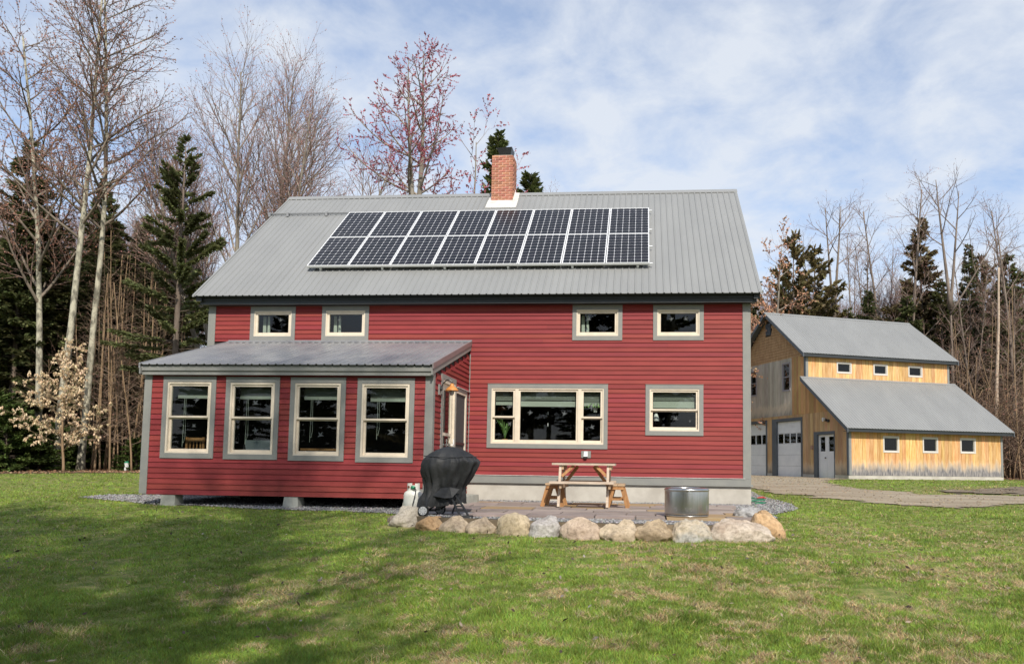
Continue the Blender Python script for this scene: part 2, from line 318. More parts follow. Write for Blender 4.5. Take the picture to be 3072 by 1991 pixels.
# ---------------------------------------------------------------- the red house
HOUSE = thing('farmhouse', (6.15, 0, 0), 'red clapboard house with grey metal roof, brick chimney and sunroom', 'house')
EXPO = 0.1016
HW = 12.30
def roofz(y): return 4.4248 + (y+.396)*.8224
TRIMS = {  # name: x0,x1,z0,z1 of the grey casing
 'u1': (.985, 2.055, 3.456, 4.236), 'u2': (2.69, 3.79, 3.46, 4.24), 'u3': (8.44, 9.545, 3.457, 4.24), 'u4': (10.222, 11.322, 3.457, 4.235),
 'pic': (6.567, 9.243, 1.061, 2.488), 'sm': (10.066, 11.316, 1.372, 2.486)}
STRIMS = {'s1': (.900, 1.952, .735, 2.283), 's2': (2.150, 3.205, .728, 2.275), 's3': (3.418, 4.487, .718, 2.272), 's4': (4.712, 5.800, .705, 2.264)}
SX0, SX1, SY = .547, 6.127, -3.071            # sunroom extents
SRT = lambda y: 3.427 + y*(3.427-2.502)/3.27    # top of the sunroom roof
def board_prisms(mb, a, b, z0, z1, c0, T):
    """clapboard piece between a..b along the wall and z0..z1, of the course whose bottom is c0; T(a, out, z)"""
    top = c0+EXPO+.014
    th = lambda z: .024 - .020*(z-c0)/(top-c0)
    lo = [T(a, -.012, z0), T(b, -.012, z0), T(b, th(z0), z0), T(a, th(z0), z0)]
    hi = [T(a, -.012, z1), T(b, -.012, z1), T(b, th(z1), z1), T(a, th(z1), z1)]
    mb.hexa(lo, hi)
def clap_wall(parent, a0, a1, zb, zt, T, holes, name='clapboard', m=None, clip=None, joined=False):
    """one object per board; boards are notched round the openings"""
    n = int(math.ceil((zt-zb)/EXPO)); big = MB(); rg = random.Random(int(a0*100+zb*10))
    for i in range(n):
        c0 = zb+i*EXPO; c1 = min(c0+EXPO+.014, zt)
        if c1-c0 < .01: continue
        lo, hi = (a0, a1) if not clip else clip(c0, a0, a1)
        if hi-lo < .02: continue
        cuts = sorted({lo, hi, *[x for h in holes for x in (h[0], h[1]) if lo < x < hi]})
        groups = [[]]
        for s, e in zip(cuts[:-1], cuts[1:]):
            md = (s+e)/2; z0, z1 = c0, c1
            for h in holes:
                if h[0] < md < h[1] and h[2] < z1 and h[3] > z0:
                    if h[2] <= z0+1e-6 and h[3] >= z1-1e-6: z0 = z1; break
                    if h[3] < z1 and h[2] <= z0: z0 = max(z0, h[3])
                    elif h[2] > z0: z1 = min(z1, h[2])
                    else: z0 = z1; break
            if z1-z0 > .006: groups[-1].append((s, e, z0, z1))
            elif groups[-1]: groups.append([])
        if not joined:                                # butt joints in the long runs
            new = []
            for g in groups:
                if not g: continue
                cur = []; x_ = g[0][0]+rg.uniform(1.6, 4.6)
                for s, e, z0, z1 in g:
                    while x_ < e-.5 and x_ > s+.3:
                        cur.append((s, x_, z0, z1)); new.append(cur); cur = []; s = x_; x_ += rg.uniform(3.4, 4.9)
                    if x_ <= s+.3: x_ = s+rg.uniform(2, 4.5)
                    cur.append((s, e, z0, z1))
                new.append(cur)
            groups = new
        for g in groups:
            if not g: continue
            mb = big if joined else MB(); j = rg.uniform(-.0012, .0012)
            m_ = []
            for s, e, z0, z1 in g:                    # join neighbouring pieces of the same height
                if m_ and abs(m_[-1][1]-s) < 1e-6 and abs(m_[-1][2]-z0) < 1e-6 and abs(m_[-1][3]-z1) < 1e-6: m_[-1][1] = e
                else: m_.append([s, e, z0, z1])
            for k_, (s, e, z0, z1) in enumerate(m_): board_prisms(mb, s+(.001 if k_ == 0 else 0), e-(.001 if k_ == len(m_)-1 else 0), z0, z1, c0, lambda a, o, z: T(a, o+j, z))
            if not joined: mb.build(name, m or RED, parent)
    if joined: big.build(name, m or RED, parent, kind='stuff')
# main front wall: right of the sunroom full height, above the sunroom roof elsewhere
front = lambda a, o, z: (a, -o, z)
SKZ = .4612
hol = list(TRIMS.values()) + [(-1, .14, 0, 9), (HW-.14, 20, 0, 9), (8.67, 8.885, .865, 1.018)]
clap_wall(HOUSE, .14, HW-.14, SKZ, 4.36, front, hol + [(.14, SX1+.018, 0, 3.438)])
# main gable walls (seen only from the side): joined siding under the roof slope
def gclip(c0, a0, a1): return (max(a0, 0), a1)
for xx, sgn in ((HW, 1), (0, -1)):
    T = (lambda a, o, z, xx=xx, sgn=sgn: (xx+sgn*o, a, z))
    def cl(c0, a0, a1):
        k = max(0, (c0+EXPO+.12-4.30)/.8224); return (.14 if k < .14 else k+.02, 8.68-(.14 if k < .14 else k+.02))
    clap_wall(HOUSE, 0, 8.68, SKZ, 8.0, T, [], name='side_siding', clip=cl, joined=True)
# sunroom front and right walls
sfront = lambda a, o, z: (a, SY-o, z)
clap_wall(HOUSE, SX0+.12, SX1-.125, .052, 2.36, sfront, list(STRIMS.values()))
DOORH = [(-2.48, -1.30, 0, 2.435), (-1.30, -.26, 0, 2.28)]
sside = lambda a, o, z: (SX1+o, a, z)
def sclip(c0, a0, a1):
    zt = c0+EXPO+.03; y = (zt-(3.427-.21))*3.27/.925
    return (max(a0, y), a1)
clap_wall(HOUSE, SY+.10, -.035, .052, 3.24, sside, DOORH, clip=sclip)
clap_wall(HOUSE, SY+.10, 0, .052, 3.24, lambda a, o, z: (SX0-o, a, z), [], name='side_siding', clip=sclip, joined=True)
# sheathing behind the boards, with the openings left free
def wall_with_holes(mb, a0, a1, z0, z1, holes, T, d0=-.10, d1=-.014):
    xs = sorted({a0, a1, *[x for h in holes for x in h[:2] if a0 < x < a1]})
    for s, e in zip(xs[:-1], xs[1:]):
        md = (s+e)/2; hs = sorted([h for h in holes if h[0] < md < h[1]], key=lambda h: h[2]); z = z0
        for h in hs:
            if h[2] > z: mb.hexa([T(s, d0, z), T(e, d0, z), T(e, d1, z), T(s, d1, z)], [T(s, d0, h[2]), T(e, d0, h[2]), T(e, d1, h[2]), T(s, d1, h[2])])
            z = max(z, h[3])
        if z < z1: mb.hexa([T(s, d0, z), T(e, d0, z), T(e, d1, z), T(s, d1, z)], [T(s, d0, z1), T(e, d0, z1), T(e, d1, z1), T(s, d1, z1)])
ins = lambda d, k: [(a+k, b-k, c+k, e-k) for a, b, c, e in d.values()]
mb = MB(); wall_with_holes(mb, .02, HW-.02, .30, 4.45, ins(TRIMS, .085) + [(SX0+.1, SX1-.1, .3, 2.6)], front)
wall_with_holes(mb, SX0+.02, SX1-.02, .06, 2.42, ins(STRIMS, .085), sfront)
wall_with_holes(mb, SY+.1, -.02, .06, 2.42, [(-2.40, -1.36, .07, 2.34), (-1.28, -.30, .07, 2.22)], sside)
mb.hexa([(SX0+.02, SY+.1, .06), (SX0+.1, SY+.1, .06), (SX0+.1, -.02, .06), (SX0+.02, -.02, .06)], [(SX0+.02, SY+.1, 2.42), (SX0+.1, SY+.1, 2.42), (SX0+.1, -.02, 3.2), (SX0+.02, -.02, 3.2)])
mb.hexa([(SX1-.1, SY+.1, 2.42), (SX1-.014, SY+.1, 2.42), (SX1-.014, -.02, 2.42), (SX1-.1, -.02, 2.42)], [(SX1-.1, SY+.1, 2.43), (SX1-.014, SY+.1, 2.43), (SX1-.014, -.02, 3.2), (SX1-.1, -.02, 3.2)])
for x0, x1 in ((.02, .1), (HW-.1, HW-.02)):
    mb.prism([(.1, .3), (8.58, .3), (8.58, 4.45), (4.338, 8.1), (.1, 4.45)], x0, x1, lambda p, q, e: (e, p, q))
mb.box(.1, HW-.1, 8.58, 8.66, .3, 4.45)
mb.build('sheathing_wall', DARK, HOUSE)
# rooms behind the windows, their dimness put into the surface colour
rm = MB(); rm.box(SX0+.12, SX1-.12, SY+.13, -.02, .18, .25); rm.box(.12, HW-.12, 4.2, 4.3, .3, 6.5); rm.box(.12, HW-.12, .12, 8.5, 3.0, 3.1); rm.box(.12, HW-.12, .12, 8.5, .6, .66); rm.box(6.0, 6.08, .12, 4.2, .66, 3.0); rm.box(9.7, 9.78, .12, 4.2, .66, 3.0)
rm.box(SX0+.12, SX1-.12, -.13, -.02, .25, 2.62)
rm.build('room', DARK, HOUSE)
# corner boards, skirt, foundation
for x0, x1 in ((0, .14), (HW-.14, HW)):
    b = MB().box(x0, x1, -.03, -.0005, SKZ, 4.34); s = .03 if x1 > 5 else -.03
    b.box(min(x1, x1+s) if s > 0 else x0+s, max(x1, x1+s) if s > 0 else x0, -.03, .14, SKZ, 4.34); b.build('corner_board', GREY, HOUSE)
b = MB().box(SX0, SX0+.12, SY-.028, SY-.0005, .06, 2.37); b.box(SX0-.028, SX0, SY-.028, SY+.12, .06, 2.40); b.build('corner_board', GREY, HOUSE)
b = MB().box(SX1-.125, SX1, SY-.028, SY-.0005, .045, 2.37); b.box(SX1, SX1+.028, SY-.028, SY+.10, .045, 2.42); b.build('corner_board', GREY, HOUSE)
b = MB()
for k in range(24):                               # wavy sealant strip where sunroom meets main wall
    z = .5+k*.11; b.box(SX1+.018, SX1+.036+.004*math.sin(k*1.7), -.036, -.016, z, z+.112)
b.build('corner_strip', GREY, HOUSE)
b = MB().box(SX1+.02, HW+.028, -.034, .05, .335, SKZ-.003); b.box(HW-.02, HW+.028, .05, 8.6, .335, SKZ-.003); b.build('skirt_board', GREY, HOUSE)
b = MB().box(SX1+.02, HW+.065, -.068, .05, .292, .334); b.box(HW, HW+.065, .05, 8.65, .292, .334); b.build('skirt_ledge', GREY, HOUSE)
b = MB().box(SX1+.02, HW-.10, -.052, -.03, SKZ-.0025, SKZ+.0065); b.build('skirt_flashing', FLASH, HOUSE)
b = MB().box(SX1+.02, HW+.03, -.012, .25, -.45, .2915); b.box(HW-.22, HW+.03, .25, 8.68, -.45, .2915); b.box(-.02, .25, .0, 8.68, -.45, .2915); b.box(.25, HW-.22, 8.43, 8.68, -.45, .2915); b.box(.25, SX1+.02, .02, .25, -.45, .2915)
b.build('foundation', CONC, HOUSE)
# sunroom floor frame and piers
b = MB().box(SX0+.02, SX1-.02, SY+.005, -.02, .045, .175); b.build('sunroom_floor', DARK, HOUSE)
for x, y in ((1.10, SY+.12), (3.50, SY+.12), (5.75, SY+.2), (1.1, -.5), (3.5, -.5)):
    b = MB(); t, w = .13, .165; z0, z1 = g1(x, y)-.15, .044
    b.hexa([(x-w, y-w, z0), (x+w, y-w, z0), (x+w, y+w, z0), (x-w, y+w, z0)], [(x-t, y-t, z1), (x+t, y-t, z1), (x+t, y+t, z1), (x-t, y+t, z1)]); b.build('pier', CONC2, HOUSE)

# ---- metal roofs: one ribbed sheet after another
RIB = .1555
def ribbed(mb, P, U, Sd, Nn, x0, x1, length, pitch=RIB, h=.017, phase=0.0, minor=True):
    """profile across, extruded along the slope; x measured along U from P"""
    P, U, Sd, Nn = map(Vector, (P, U, Sd, Nn)); k0 = math.floor((x0-phase)/pitch)-1; pts = [(x0, 0)]
    for k in range(k0, k0+int((x1-x0)/pitch)+4):
        c = phase+k*pitch
        for dx, hh in ((-.022, 0), (-.009, h), (.009, h), (.022, 0)):
            if x0 < c+dx < x1: pts.append((c+dx, hh))
    pts.append((x1, 0)); n = len(pts)
    a = [P+U*x+Nn*hh for x, hh in pts]; b = [q+Sd*length for q in a]
    mb.add(a+b, [(i, i+1, n+i+1, n+i) for i in range(n-1)])
    e = [q-Nn*.012 for q in a]; mb.add(a+e, [(i+1, i, n+i, n+i+1) for i in range(n-1)])
MS = Vector((0, 1, .8224)).normalized(); MN = Vector((0, -MS.z, MS.y)); ML = (4.338+.396)/MS.y
RX0, RX1 = -.235, HW+.235
def roof_run(name, P, U, Sd, Nn, x0, x1, length, m, parent, sheet=6*RIB, phase=0.0):
    x = x0; i = 0
    while x < x1-.02:
        e = min(x+sheet-(0 if i else .01), x1); b = MB(); lift = .0015*(i % 2)
        ribbed(b, Vector(P)+Vector(Nn)*lift, U, Sd, Nn, x, e, length, phase=phase+.03); b.build(name, m, parent); x = e; i += 1
roof_run('roof_sheet', (0, -.396, 4.4248), (1, 0, 0), MS, MN, RX0, RX1, ML-.05, ROOF, HOUSE)
B = MB(); ribbed(B, (0, 4.338*2+.396, 4.4248), (1, 0, 0), Vector((0, -MS.y, MS.z)), Vector((0, MS.z, MS.y)), RX0, RX1, ML-.05); B.build('back_roof', ROOF, HOUSE)
b = MB()
for s in (1, -1):                                 # roof deck under the sheets
    y0, y1 = (-.36, 4.338) if s > 0 else (4.338*2+.36, 4.338)
    za, zb_ = roofz(-.36)-.016, roofz(4.338)-.016
    lo = [(RX0+.03, y0, za-.035), (RX1-.03, y0, za-.035), (RX1-.03, y1, zb_-.035), (RX0+.03, y1, zb_-.035)]; hi = [(x, y, z+.035) for x, y, z in lo]
    b.hexa(lo, hi) if s > 0 else b.hexa(lo[::-1], hi[::-1])
b.build('roof_deck', DKGREY, HOUSE)
b = MB()                                          # ridge cap
for s in (-1, 1):
    zt = roofz(4.338)+.028
    b.hexa([(RX0-.01, 4.338, zt-.012), (RX1+.01, 4.338, zt-.012), (RX1+.01, 4.338+s*.16, zt-.012-.128), (RX0-.01, 4.338+s*.16, zt-.012-.128)], [(RX0-.01, 4.338, zt), (RX1+.01, 4.338, zt), (RX1+.01, 4.338+s*.16, zt-.122), (RX0-.01, 4.338+s*.16, zt-.122)])
b.build('ridge_cap', ROOF, HOUSE)
for s, xx in ((-1, RX0), (1, RX1)):               # rake trim along the slope
    for k in (0, 1):
        b = MB()
        y0, y1 = (-.40, 4.338) if k == 0 else (9.07, 4.338); z0, z1 = roofz(-.40), roofz(4.338)
        x0, x1 = min(xx, xx-s*.05), max(xx, xx-s*.05)
        b.hexa([(x0, y0, z0-.02), (x1, y0, z0-.02), (x1, y1, z1-.02), (x0, y1, z1-.02)], [(x0, y0, z0+.021), (x1, y0, z0+.021), (x1, y1, z1+.021), (x0, y1, z1+.021)]); b.build('rake_trim', ROOF, HOUSE)
for s, xx in ((-1, RX0+.04), (1, RX1-.04)):
    for y0, y1 in ((-.30, 4.338), (8.97, 4.338)):
        b = MB(); z0, z1 = roofz(-.30)-.055, roofz(4.338)-.055; x0, x1 = min(xx, xx-s*.13), max(xx, xx-s*.13)
        b.hexa([(x0, y0, z0-.13), (x1, y0, z0-.13), (x1, y1, z1-.17), (x0, y1, z1-.17)], [(x0, y0, z0), (x1, y0, z0), (x1, y1, z1), (x0, y1, z1)]); b.build('rake_board', DKGREY, HOUSE)
MB().box(RX0+.06, RX1-.06, -.255, -.225, 4.345, 4.485).build('fascia', DKGREY, HOUSE)
b = MB().box(RX0+.10, RX1-.10, -.225, -.198, 4.256, 4.43); b.box(RX0+.12, RX1-.12, -.198, -.001, 4.256, 4.28); b.build('soffit_fascia', DKGREY, HOUSE)
# snow rail and its clips on the upper left of the roof
b = MB(); t0 = 3.20
y = -.396+MS.y*4.72; z = roofz(y)
rl = MB(); rl.tube([(RX0-.05, y-.05, z+.06), (2.9, y-.05, z+.06)], .014, 6); rl.tube([(RX0-.05, y-.02, z+.035), (2.9, y-.02, z+.035)], .009, 6)
for x in (RX0-.03, .25, 1.35, 2.45): rl.box(x-.03, x+.03, y-.075, y+.03, z-.03, z+.085)
rl.build('snow_rail', ROOF2, HOUSE)

# sunroom roof
SS = Vector((0, 3.27, .925)).normalized(); SN = Vector((0, -SS.z, SS.y)); SLn = 3.27/SS.y
roof_run('sunroom_roof_sheet', (0, -3.27, 2.502), (1, 0, 0), SS, SN, SX0-.06, SX1+.045, SLn-.01, ROOF2, HOUSE, phase=.05)
b = MB(); b.hexa([(SX0-.03, -3.22, 2.45), (SX1+.03, -3.22, 2.45), (SX1+.03, -.02, 3.36), (SX0-.03, -.02, 3.36)], [(SX0-.03, -3.22, 2.485), (SX1+.03, -3.22, 2.485), (SX1+.03, -.02, 3.395), (SX0-.03, -.02, 3.395)]); b.build('roof_deck', DKGREY, HOUSE)
b = MB().box(SX0-.06, SX1+.06, -.045, -.0185, 3.425, 3.462); b.hexa([(SX0-.06, -.16, 3.395), (SX1+.06, -.16, 3.395), (SX1+.06, -.0185, 3.43), (SX0-.06, -.0185, 3.43)], [(SX0-.06, -.16, 3.41), (SX1+.06, -.16, 3.41), (SX1+.06, -.0185, 3.452), (SX0-.06, -.0185, 3.452)]); b.build('wall_flashing', ROOF2, HOUSE)
MB().box(SX0-.045, SX1+.045, -3.222, -3.195, 2.385, 2.482).build('fascia', GREY, HOUSE)
b = MB().box(SX0-.030, SX1+.045, -3.195, -3.168, 2.308, 2.425); b.box(SX0-.02, SX1+.02, -3.168, SY-.001, 2.33, 2.355); b.build('soffit_fascia', GREY, HOUSE)
for nm, x0, x1, dz0, dz1, m in (('rake_trim', SX1+.035, SX1+.062, -.075, .022, mat('reflection_tinted_rake_metal', (.20, .175, .17), .3)), ('rake_board', SX1+.020, SX1+.046, -.185, -.078, GREY), ('rake_trim', SX0-.062, SX0-.035, -.075, .022, ROOF2), ('rake_board', SX0-.046, SX0-.02, -.185, -.078, GREY)):  # right trim's reddish reflection is put into its metal colour
    b = MB(); y0, y1 = -3.262, -.02; z0, z1 = SRT(y0), SRT(y1)
    b.hexa([(x0, y0, z0+dz0), (x1, y0, z0+dz0), (x1, y1, z1+dz0), (x0, y1, z1+dz0)], [(x0, y0, z0+dz1), (x1, y0, z0+dz1), (x1, y1, z1+dz1), (x0, y1, z1+dz1)]); b.build(nm, m, HOUSE)

# ---- windows
def frame(mb, x0, x1, z0, z1, w, d0, d1, T):
    """a rectangular ring: stiles run full height, rails sit between; w = (left,right,bottom,top)"""
    l, r, bt, tp = w
    for a, b, c, e in ((x0, x0+l, z0, z1), (x1-r, x1, z0, z1), (x0+l, x1-r, z0, z0+bt), (x0+l, x1-r, z1-tp, z1)):
        mb.hexa([T(a, d0, c), T(b, d0, c), T(b, d1, c), T(a, d1, c)], [T(a, d0, e), T(b, d0, e), T(b, d1, e), T(a, d1, e)])
BIRD = [(-.5, .10), (-.22, .16), (-.05, .05), (.02, .5), (.14, .2), (.2, .02), (.42, .02), (.5, -.06), (.3, -.12), (.12, -.22), (-.1, -.3), (-.3, -.46), (-.2, -.2), (-.1, -.06), (-.3, .02)]
def bird(parent, x, z, s, ang, T, d, flip=1):
    s *= .85; b = MB(); c, sn = math.cos(ang), math.sin(ang); P = []
    for p, q in BIRD:
        p *= flip; P.append(T(x+s*(p*c-q*sn), d, z+s*(p*sn+q*c)))
    b.add(P+[T(x, d, z)], [(i, (i+1) % len(P), len(P)) for i in range(len(P))]); return b.build('bird_sticker', STICK, parent)
def blind(parent, x0, x1, zt, drop, T, d, stack=.08):
    b = MB(); z = zt-.012
    while z > zt-drop+stack:
        b.hexa([T(x0, d, z), T(x1, d, z), T(x1, d-.022, z+.008), T(x0, d-.022, z+.008)], [T(x0, d, z+.0025), T(x1, d, z+.0025), T(x1, d-.022, z+.0105), T(x0, d-.022, z+.0105)]); z -= .021
    z = zt-drop
    for k in range(max(2, int(stack/.012))): b.hexa([T(x0, d+.004, z+k*.012), T(x1, d+.004, z+k*.012), T(x1, d-.024, z+k*.012), T(x0, d-.024, z+k*.012)], [T(x0, d+.004, z+k*.012+.009), T(x1, d+.004, z+k*.012+.009), T(x1, d-.024, z+k*.012+.009), T(x0, d-.024, z+k*.012+.009)])
    return b.build('blind', BLIND, parent)
def cord(parent, x, zt, zb, T, d):
    b = MB(); b.tube([T(x, d, zt), T(x+.004, d, (zt+zb)/2), T(x-.003, d, zb)], .0035, 4); b.tube([T(x+.03, d, zt), T(x+.045, d, zb+.2), T(x+.02, d, zb+.08), T(x, d, zb+.1)], .003, 4); return b.build('blind_cord', BLIND, parent)
def casing(parent, r, T, w=(.088, .088, .098, .098), d=.034):
    b = MB(); frame(b, r[0], r[1], r[2], r[3], w, -.012, d, T)
    b.hexa([T(r[0]-.006, 0, r[3]+.001), T(r[1]+.006, 0, r[3]+.001), T(r[1]+.006, d+.012, r[3]+.001), T(r[0]-.006, d+.012, r[3]+.001)], [T(r[0]-.006, 0, r[3]+.007), T(r[1]+.006, 0, r[3]+.007), T(r[1]+.006, d+.012, r[3]+.005), T(r[0]-.006, d+.012, r[3]+.005)])
    return b.build('casing', GREY, parent)
def pane(parent, x0, x1, z0, z1, T, d):
    return MB().add([T(x0, d, z0), T(x1, d, z0), T(x1, d, z1), T(x0, d, z1)], [(0, 1, 2, 3)]).build('pane', GLASS, parent)
def window_base(r, T, fw=.03, d=.026, k=(.086, .086, .097, .097)):
    x0, x1, z0, z1 = r[0]+k[0], r[1]-k[1], r[2]+k[2], r[3]-k[3]
    b = MB(); frame(b, x0, x1, z0, z1, (fw, fw, fw*1.25, fw), -.10, d, T); o = b.build('window', CREAM, HOUSE); casing(o, r, T)
    return o, x0+fw, x1-fw, z0+fw*1.25, z1-fw
def sashes(o, x0, x1, z0, z1, zm, T, sw=.042):
    """double hung: upper sash outside, lower sash set back"""
    b = MB(); frame(b, x0, x1, zm, z1, (sw, sw, .036, sw), -.035, .004, T); b.build('sash', CREAM, o); pane(o, x0+sw, x1-sw, zm+.036, z1-sw, T, -.018)
    b = MB(); frame(b, x0, x1, z0, zm-.002, (sw, sw, .05, .022), -.075, -.036, T); b.build('sash', CREAM, o); pane(o, x0+sw, x1-sw, z0+.05, zm-.024, T, -.055)
for i, (k, r) in enumerate([(k, TRIMS[k]) for k in ('u1', 'u2', 'u3', 'u4')]):
    o, x0, x1, z0, z1 = window_base(r, front); sw = .05
    b = MB(); frame(b, x0, x1, z0, z1, (sw, sw, sw, sw), -.05, .002, front); b.build('sash', CREAM, o)
    gx0, gx1, gz0, gz1 = x0+sw, x1-sw, z0+sw, z1-sw; pane(o, gx0, gx1, gz0, gz1, front, -.025)
    for bx, fl, an in (((.72, 1, .2),), ((.30, -1, .3),), ((.25, 1, -.2), ), ((.3, 1, .4), (.72, -1, .2)))[i]: bird(o, gx0+(gx1-gx0)*bx, gz0+.3, .13, an, front, -.022, fl)
    c = MB()
    for kx in ((.02, .10), (.13, .19)): c.hexa([front(gx0+kx[0], -.22, gz0), front(gx0+kx[1], -.22, gz0), front(gx0+kx[1], -.25, gz0), front(gx0+kx[0], -.25, gz0)], [front(gx0+kx[0], -.22, gz1), front(gx0+kx[1]-.02, -.22, gz1), front(gx0+kx[1]-.02, -.25, gz1), front(gx0+kx[0], -.25, gz1)])
    if i < 3: c.build('curtain', BLIND, o)
# picture window: two double-hung flankers and one fixed light
r = TRIMS['pic']; o, x0, x1, z0, z1 = window_base(r, front)
m1, m2 = 7.185, 8.585
for a in (m1, m2): MB().box(a, a+.075, -.024, .10, z0, z1).build('mullion', CREAM, o)
sashes(o, x0, m1, z0, z1, 1.735, front, .045); sashes(o, m2+.075, x1, z0, z1, 1.735, front, .045)
b = MB(); frame(b, m1+.075, m2, z0, z1, (.04, .04, .05, .045), -.05, .002, front); b.build('sash', CREAM, o); pane(o, m1+.115, m2-.04, z0+.05, z1-.045, front, -.025)
blind(o, x0+.05, m1-.045, z1-.04, .30, front, -.10); blind(o, m1+.11, m2-.035, z1-.04, .33, front, -.10, .13); blind(o, m2+.12, x1-.05, z1-.04, .31, front, -.10)
for bx, bz, s, an, fl in ((7.05, 1.98, .15, .3, 1), (7.52, 1.85, .15, .2, 1), (8.28, 1.84, .17, 1.0, -1), (8.88, 1.97, .17, .5, 1), (8.90, 1.55, .15, .2, -1), (7.06, 1.60, .14, 1.0, 1)): bird(o, bx, bz, s, an, front, -.015 if 7.3 < bx < 8.5 else (-.012 if bz > 1.74 else -.05), fl)
for z in (1.60, 1.86): MB().box(7.88, 7.895, .3, .31, z-.035, z+.035).build('bright_slit', WHITE, o)
# small kitchen window
r = TRIMS['sm']; o, x0, x1, z0, z1 = window_base(r, front); sashes(o, x0, x1, z0, z1, 1.915, front)
blind(o, x0+.05, x1-.05, z1-.04, .34, front, -.10, .15)
for bx, bz, s, an in ((10.72, 1.75, .16, -.5), (11.03, 1.70, .08, .5)): bird(o, bx, bz, s, an, front, -.05)
# sunroom windows
for i, k in enumerate(('s1', 's2', 's3', 's4')):
    r = STRIMS[k]; o, x0, x1, z0, z1 = window_base(r, sfront, fw=.034, k=(.088, .098, .088, .105)); zm = (z0+z1)/2+.0
    sashes(o, x0, x1, z0, z1, zm, sfront, .038); w = x1-x0
    blind(o, x0+.07, x1-.04, z1-.03, .23 if i < 3 else .25, sfront, -.16, .06); cord(o, x0+.22, z1-.2, .95+.06*i, sfront, -.13)
    for bx, bz, s, an, fl in (((.66, .34, .15, .3, 1), (.6, -.15, .12, .5, -1)), ((.56, .30, .17, .5, -1), (.56, -.22, .16, .3, 1)), ((.5, .33, .17, .2, 1), (.56, -.28, .16, .6, -1)), ((.44, .30, .16, 1.0, 1), (.62, -.20, .18, -.2, 1)))[i]: bird(o, x0+w*bx, zm+bz, s, an, sfront, -.015 if bz > 0 else -.052, fl)
# sunroom door with its jamb, glass door ajar and screen door
D = MB(); frame(D, -2.36, -1.33, .09, 2.335, (.05, .05, .04, .06), -.10, .022, sside); DOOR = D.build('door', CREAM, HOUSE)
D = MB(); frame(D, -2.48, -1.30, .07, 2.433, (.118, .02, .02, .095), -.012, .03, sside); D.build('casing', GREY, DOOR)
D = MB(); frame(D, -2.30, -1.39, .14, 2.27, (.11, .11, .22, .12), -.06, -.02, sside); D.hexa([sside(-2.19, -.06, 1.25), sside(-1.5, -.06, 1.25), sside(-1.5, -.02, 1.25), sside(-2.19, -.02, 1.25)], [sside(-2.19, -.06, 1.31), sside(-1.5, -.06, 1.31), sside(-1.5, -.02, 1.31), sside(-2.19, -.02, 1.31)]); D.build('storm_door', CREAM, DOOR)
pane(DOOR, -2.19, -1.5, .36, 2.15, sside, -.04)
D = MB(); D.tube([sside(-1.45, -.02, 1.08), sside(-1.45, .05, 1.08), sside(-1.60, .06, 1.09)], .012, 6); D.tube([sside(-1.45, .03, 1.0), sside(-1.45, .03, 1.2)], .014, 6); D.build('handle', ALU, DOOR)
D = MB(); frame(D, -1.275, -.29, .09, 2.22, (.05, .05, .05, .05), -.05, .02, sside); SCR = D.build('screen_door', CREAM, HOUSE)
D = MB().add([sside(-1.225, -.005, .14), sside(-.34, -.005, .14), sside(-.34, -.005, 2.17), sside(-1.225, -.005, 2.17)], [(0, 1, 2, 3)]); D.build('screen_mesh', mat('dark_insect_screen', (.055, .055, .055), .8), SCR)
D = MB().hexa([sside(-1.225, -.004, 1.10), sside(-.34, -.004, 1.10), sside(-.34, .012, 1.10), sside(-1.225, .012, 1.10)], [sside(-1.225, -.004, 1.15), sside(-.34, -.004, 1.15), sside(-.34, .012, 1.15), sside(-1.225, .012, 1.15)]); D.build('screen_rail', BLACK, SCR)
D = MB(); frame(D, -1.3, -.26, .07, 2.285, (.02, .03, .02, .06), -.012, .03, sside); D.build('casing', GREY, SCR)
MB().box(SX1+.001, SX1+.05, -1.20, -.03, 2.286, 2.298).build('drip_edge', FLASH, HOUSE)

# ---- chimney of single bricks
CX0, CX1, CY0, CY1, CZ0, CZ1 = 5.775, 6.372, 3.885, 4.50, 7.55, 9.262
CH = MB().box(CX0+.008, CX1-.008, CY0+.008, CY1-.008, CZ0, CZ1-.004).build('chimney', MORTAR, HOUSE)
bh, bl, bd, jt = .0545, .187, .0885, .014
bme = MB().box(-bl/2, bl/2, -bd/2, bd/2, 0, bh).mesh('brick', BRICK); hme = MB().box(-bd/2, bd/2, -bd/2, bd/2, 0, bh).mesh('brick_half', BRICK)
rg = random.Random(4); z = CZ1-bh; row = 0
while z > 7.85:
    for face in range(4):
        ln = (CX1-CX0) if face % 2 == 0 else (CY1-CY0); x = 0 if (row % 2) == (face % 2) else -.0
        pieces = [bl, bl, bl] if (row+face) % 2 == 0 else [bd, bl, bl, bd]
        tot = sum(pieces)+jt*(len(pieces)-1); x = (ln-tot)/2
        for p in pieces:
            c = x+p/2; d = .045-.004-rg.uniform(0, .003)
            px, py, rz = {0: (CX0+c, CY0+d, 0), 1: (CX1-d, CY0+c, math.pi/2), 2: (CX1-c, CY1-d, 0), 3: (CX0+d, CY1-c, math.pi/2)}[face]
            edge = (c < .06 or c > ln-.06) and face % 2 == 1
            if not (edge) and z > roofz(min(py, 8.676-py))-.10:
                o = link(bme if p > .1 else hme, 'brick', CH, loc=None); o.matrix_parent_inverse = Matrix.Identity(4)
                pl = root_loc(CH); o.location = Vector((px, py, z))-pl; o.rotation_euler = (0, 0, rz)
            x += p+jt
    z -= bh+jt; row += 1
b = MB(); b.box(CX0+.05, CX1-.05, CY0+.05, CY1-.05, CZ1-.003, CZ1+.03); b.build('mortar_cap', CONC, CH)
b = MB(); b.tube([(6.10, 4.19, CZ1+.02), (6.10, 4.19, CZ1+.13)], .13, 12); b.build('flue', WHITE, CH)
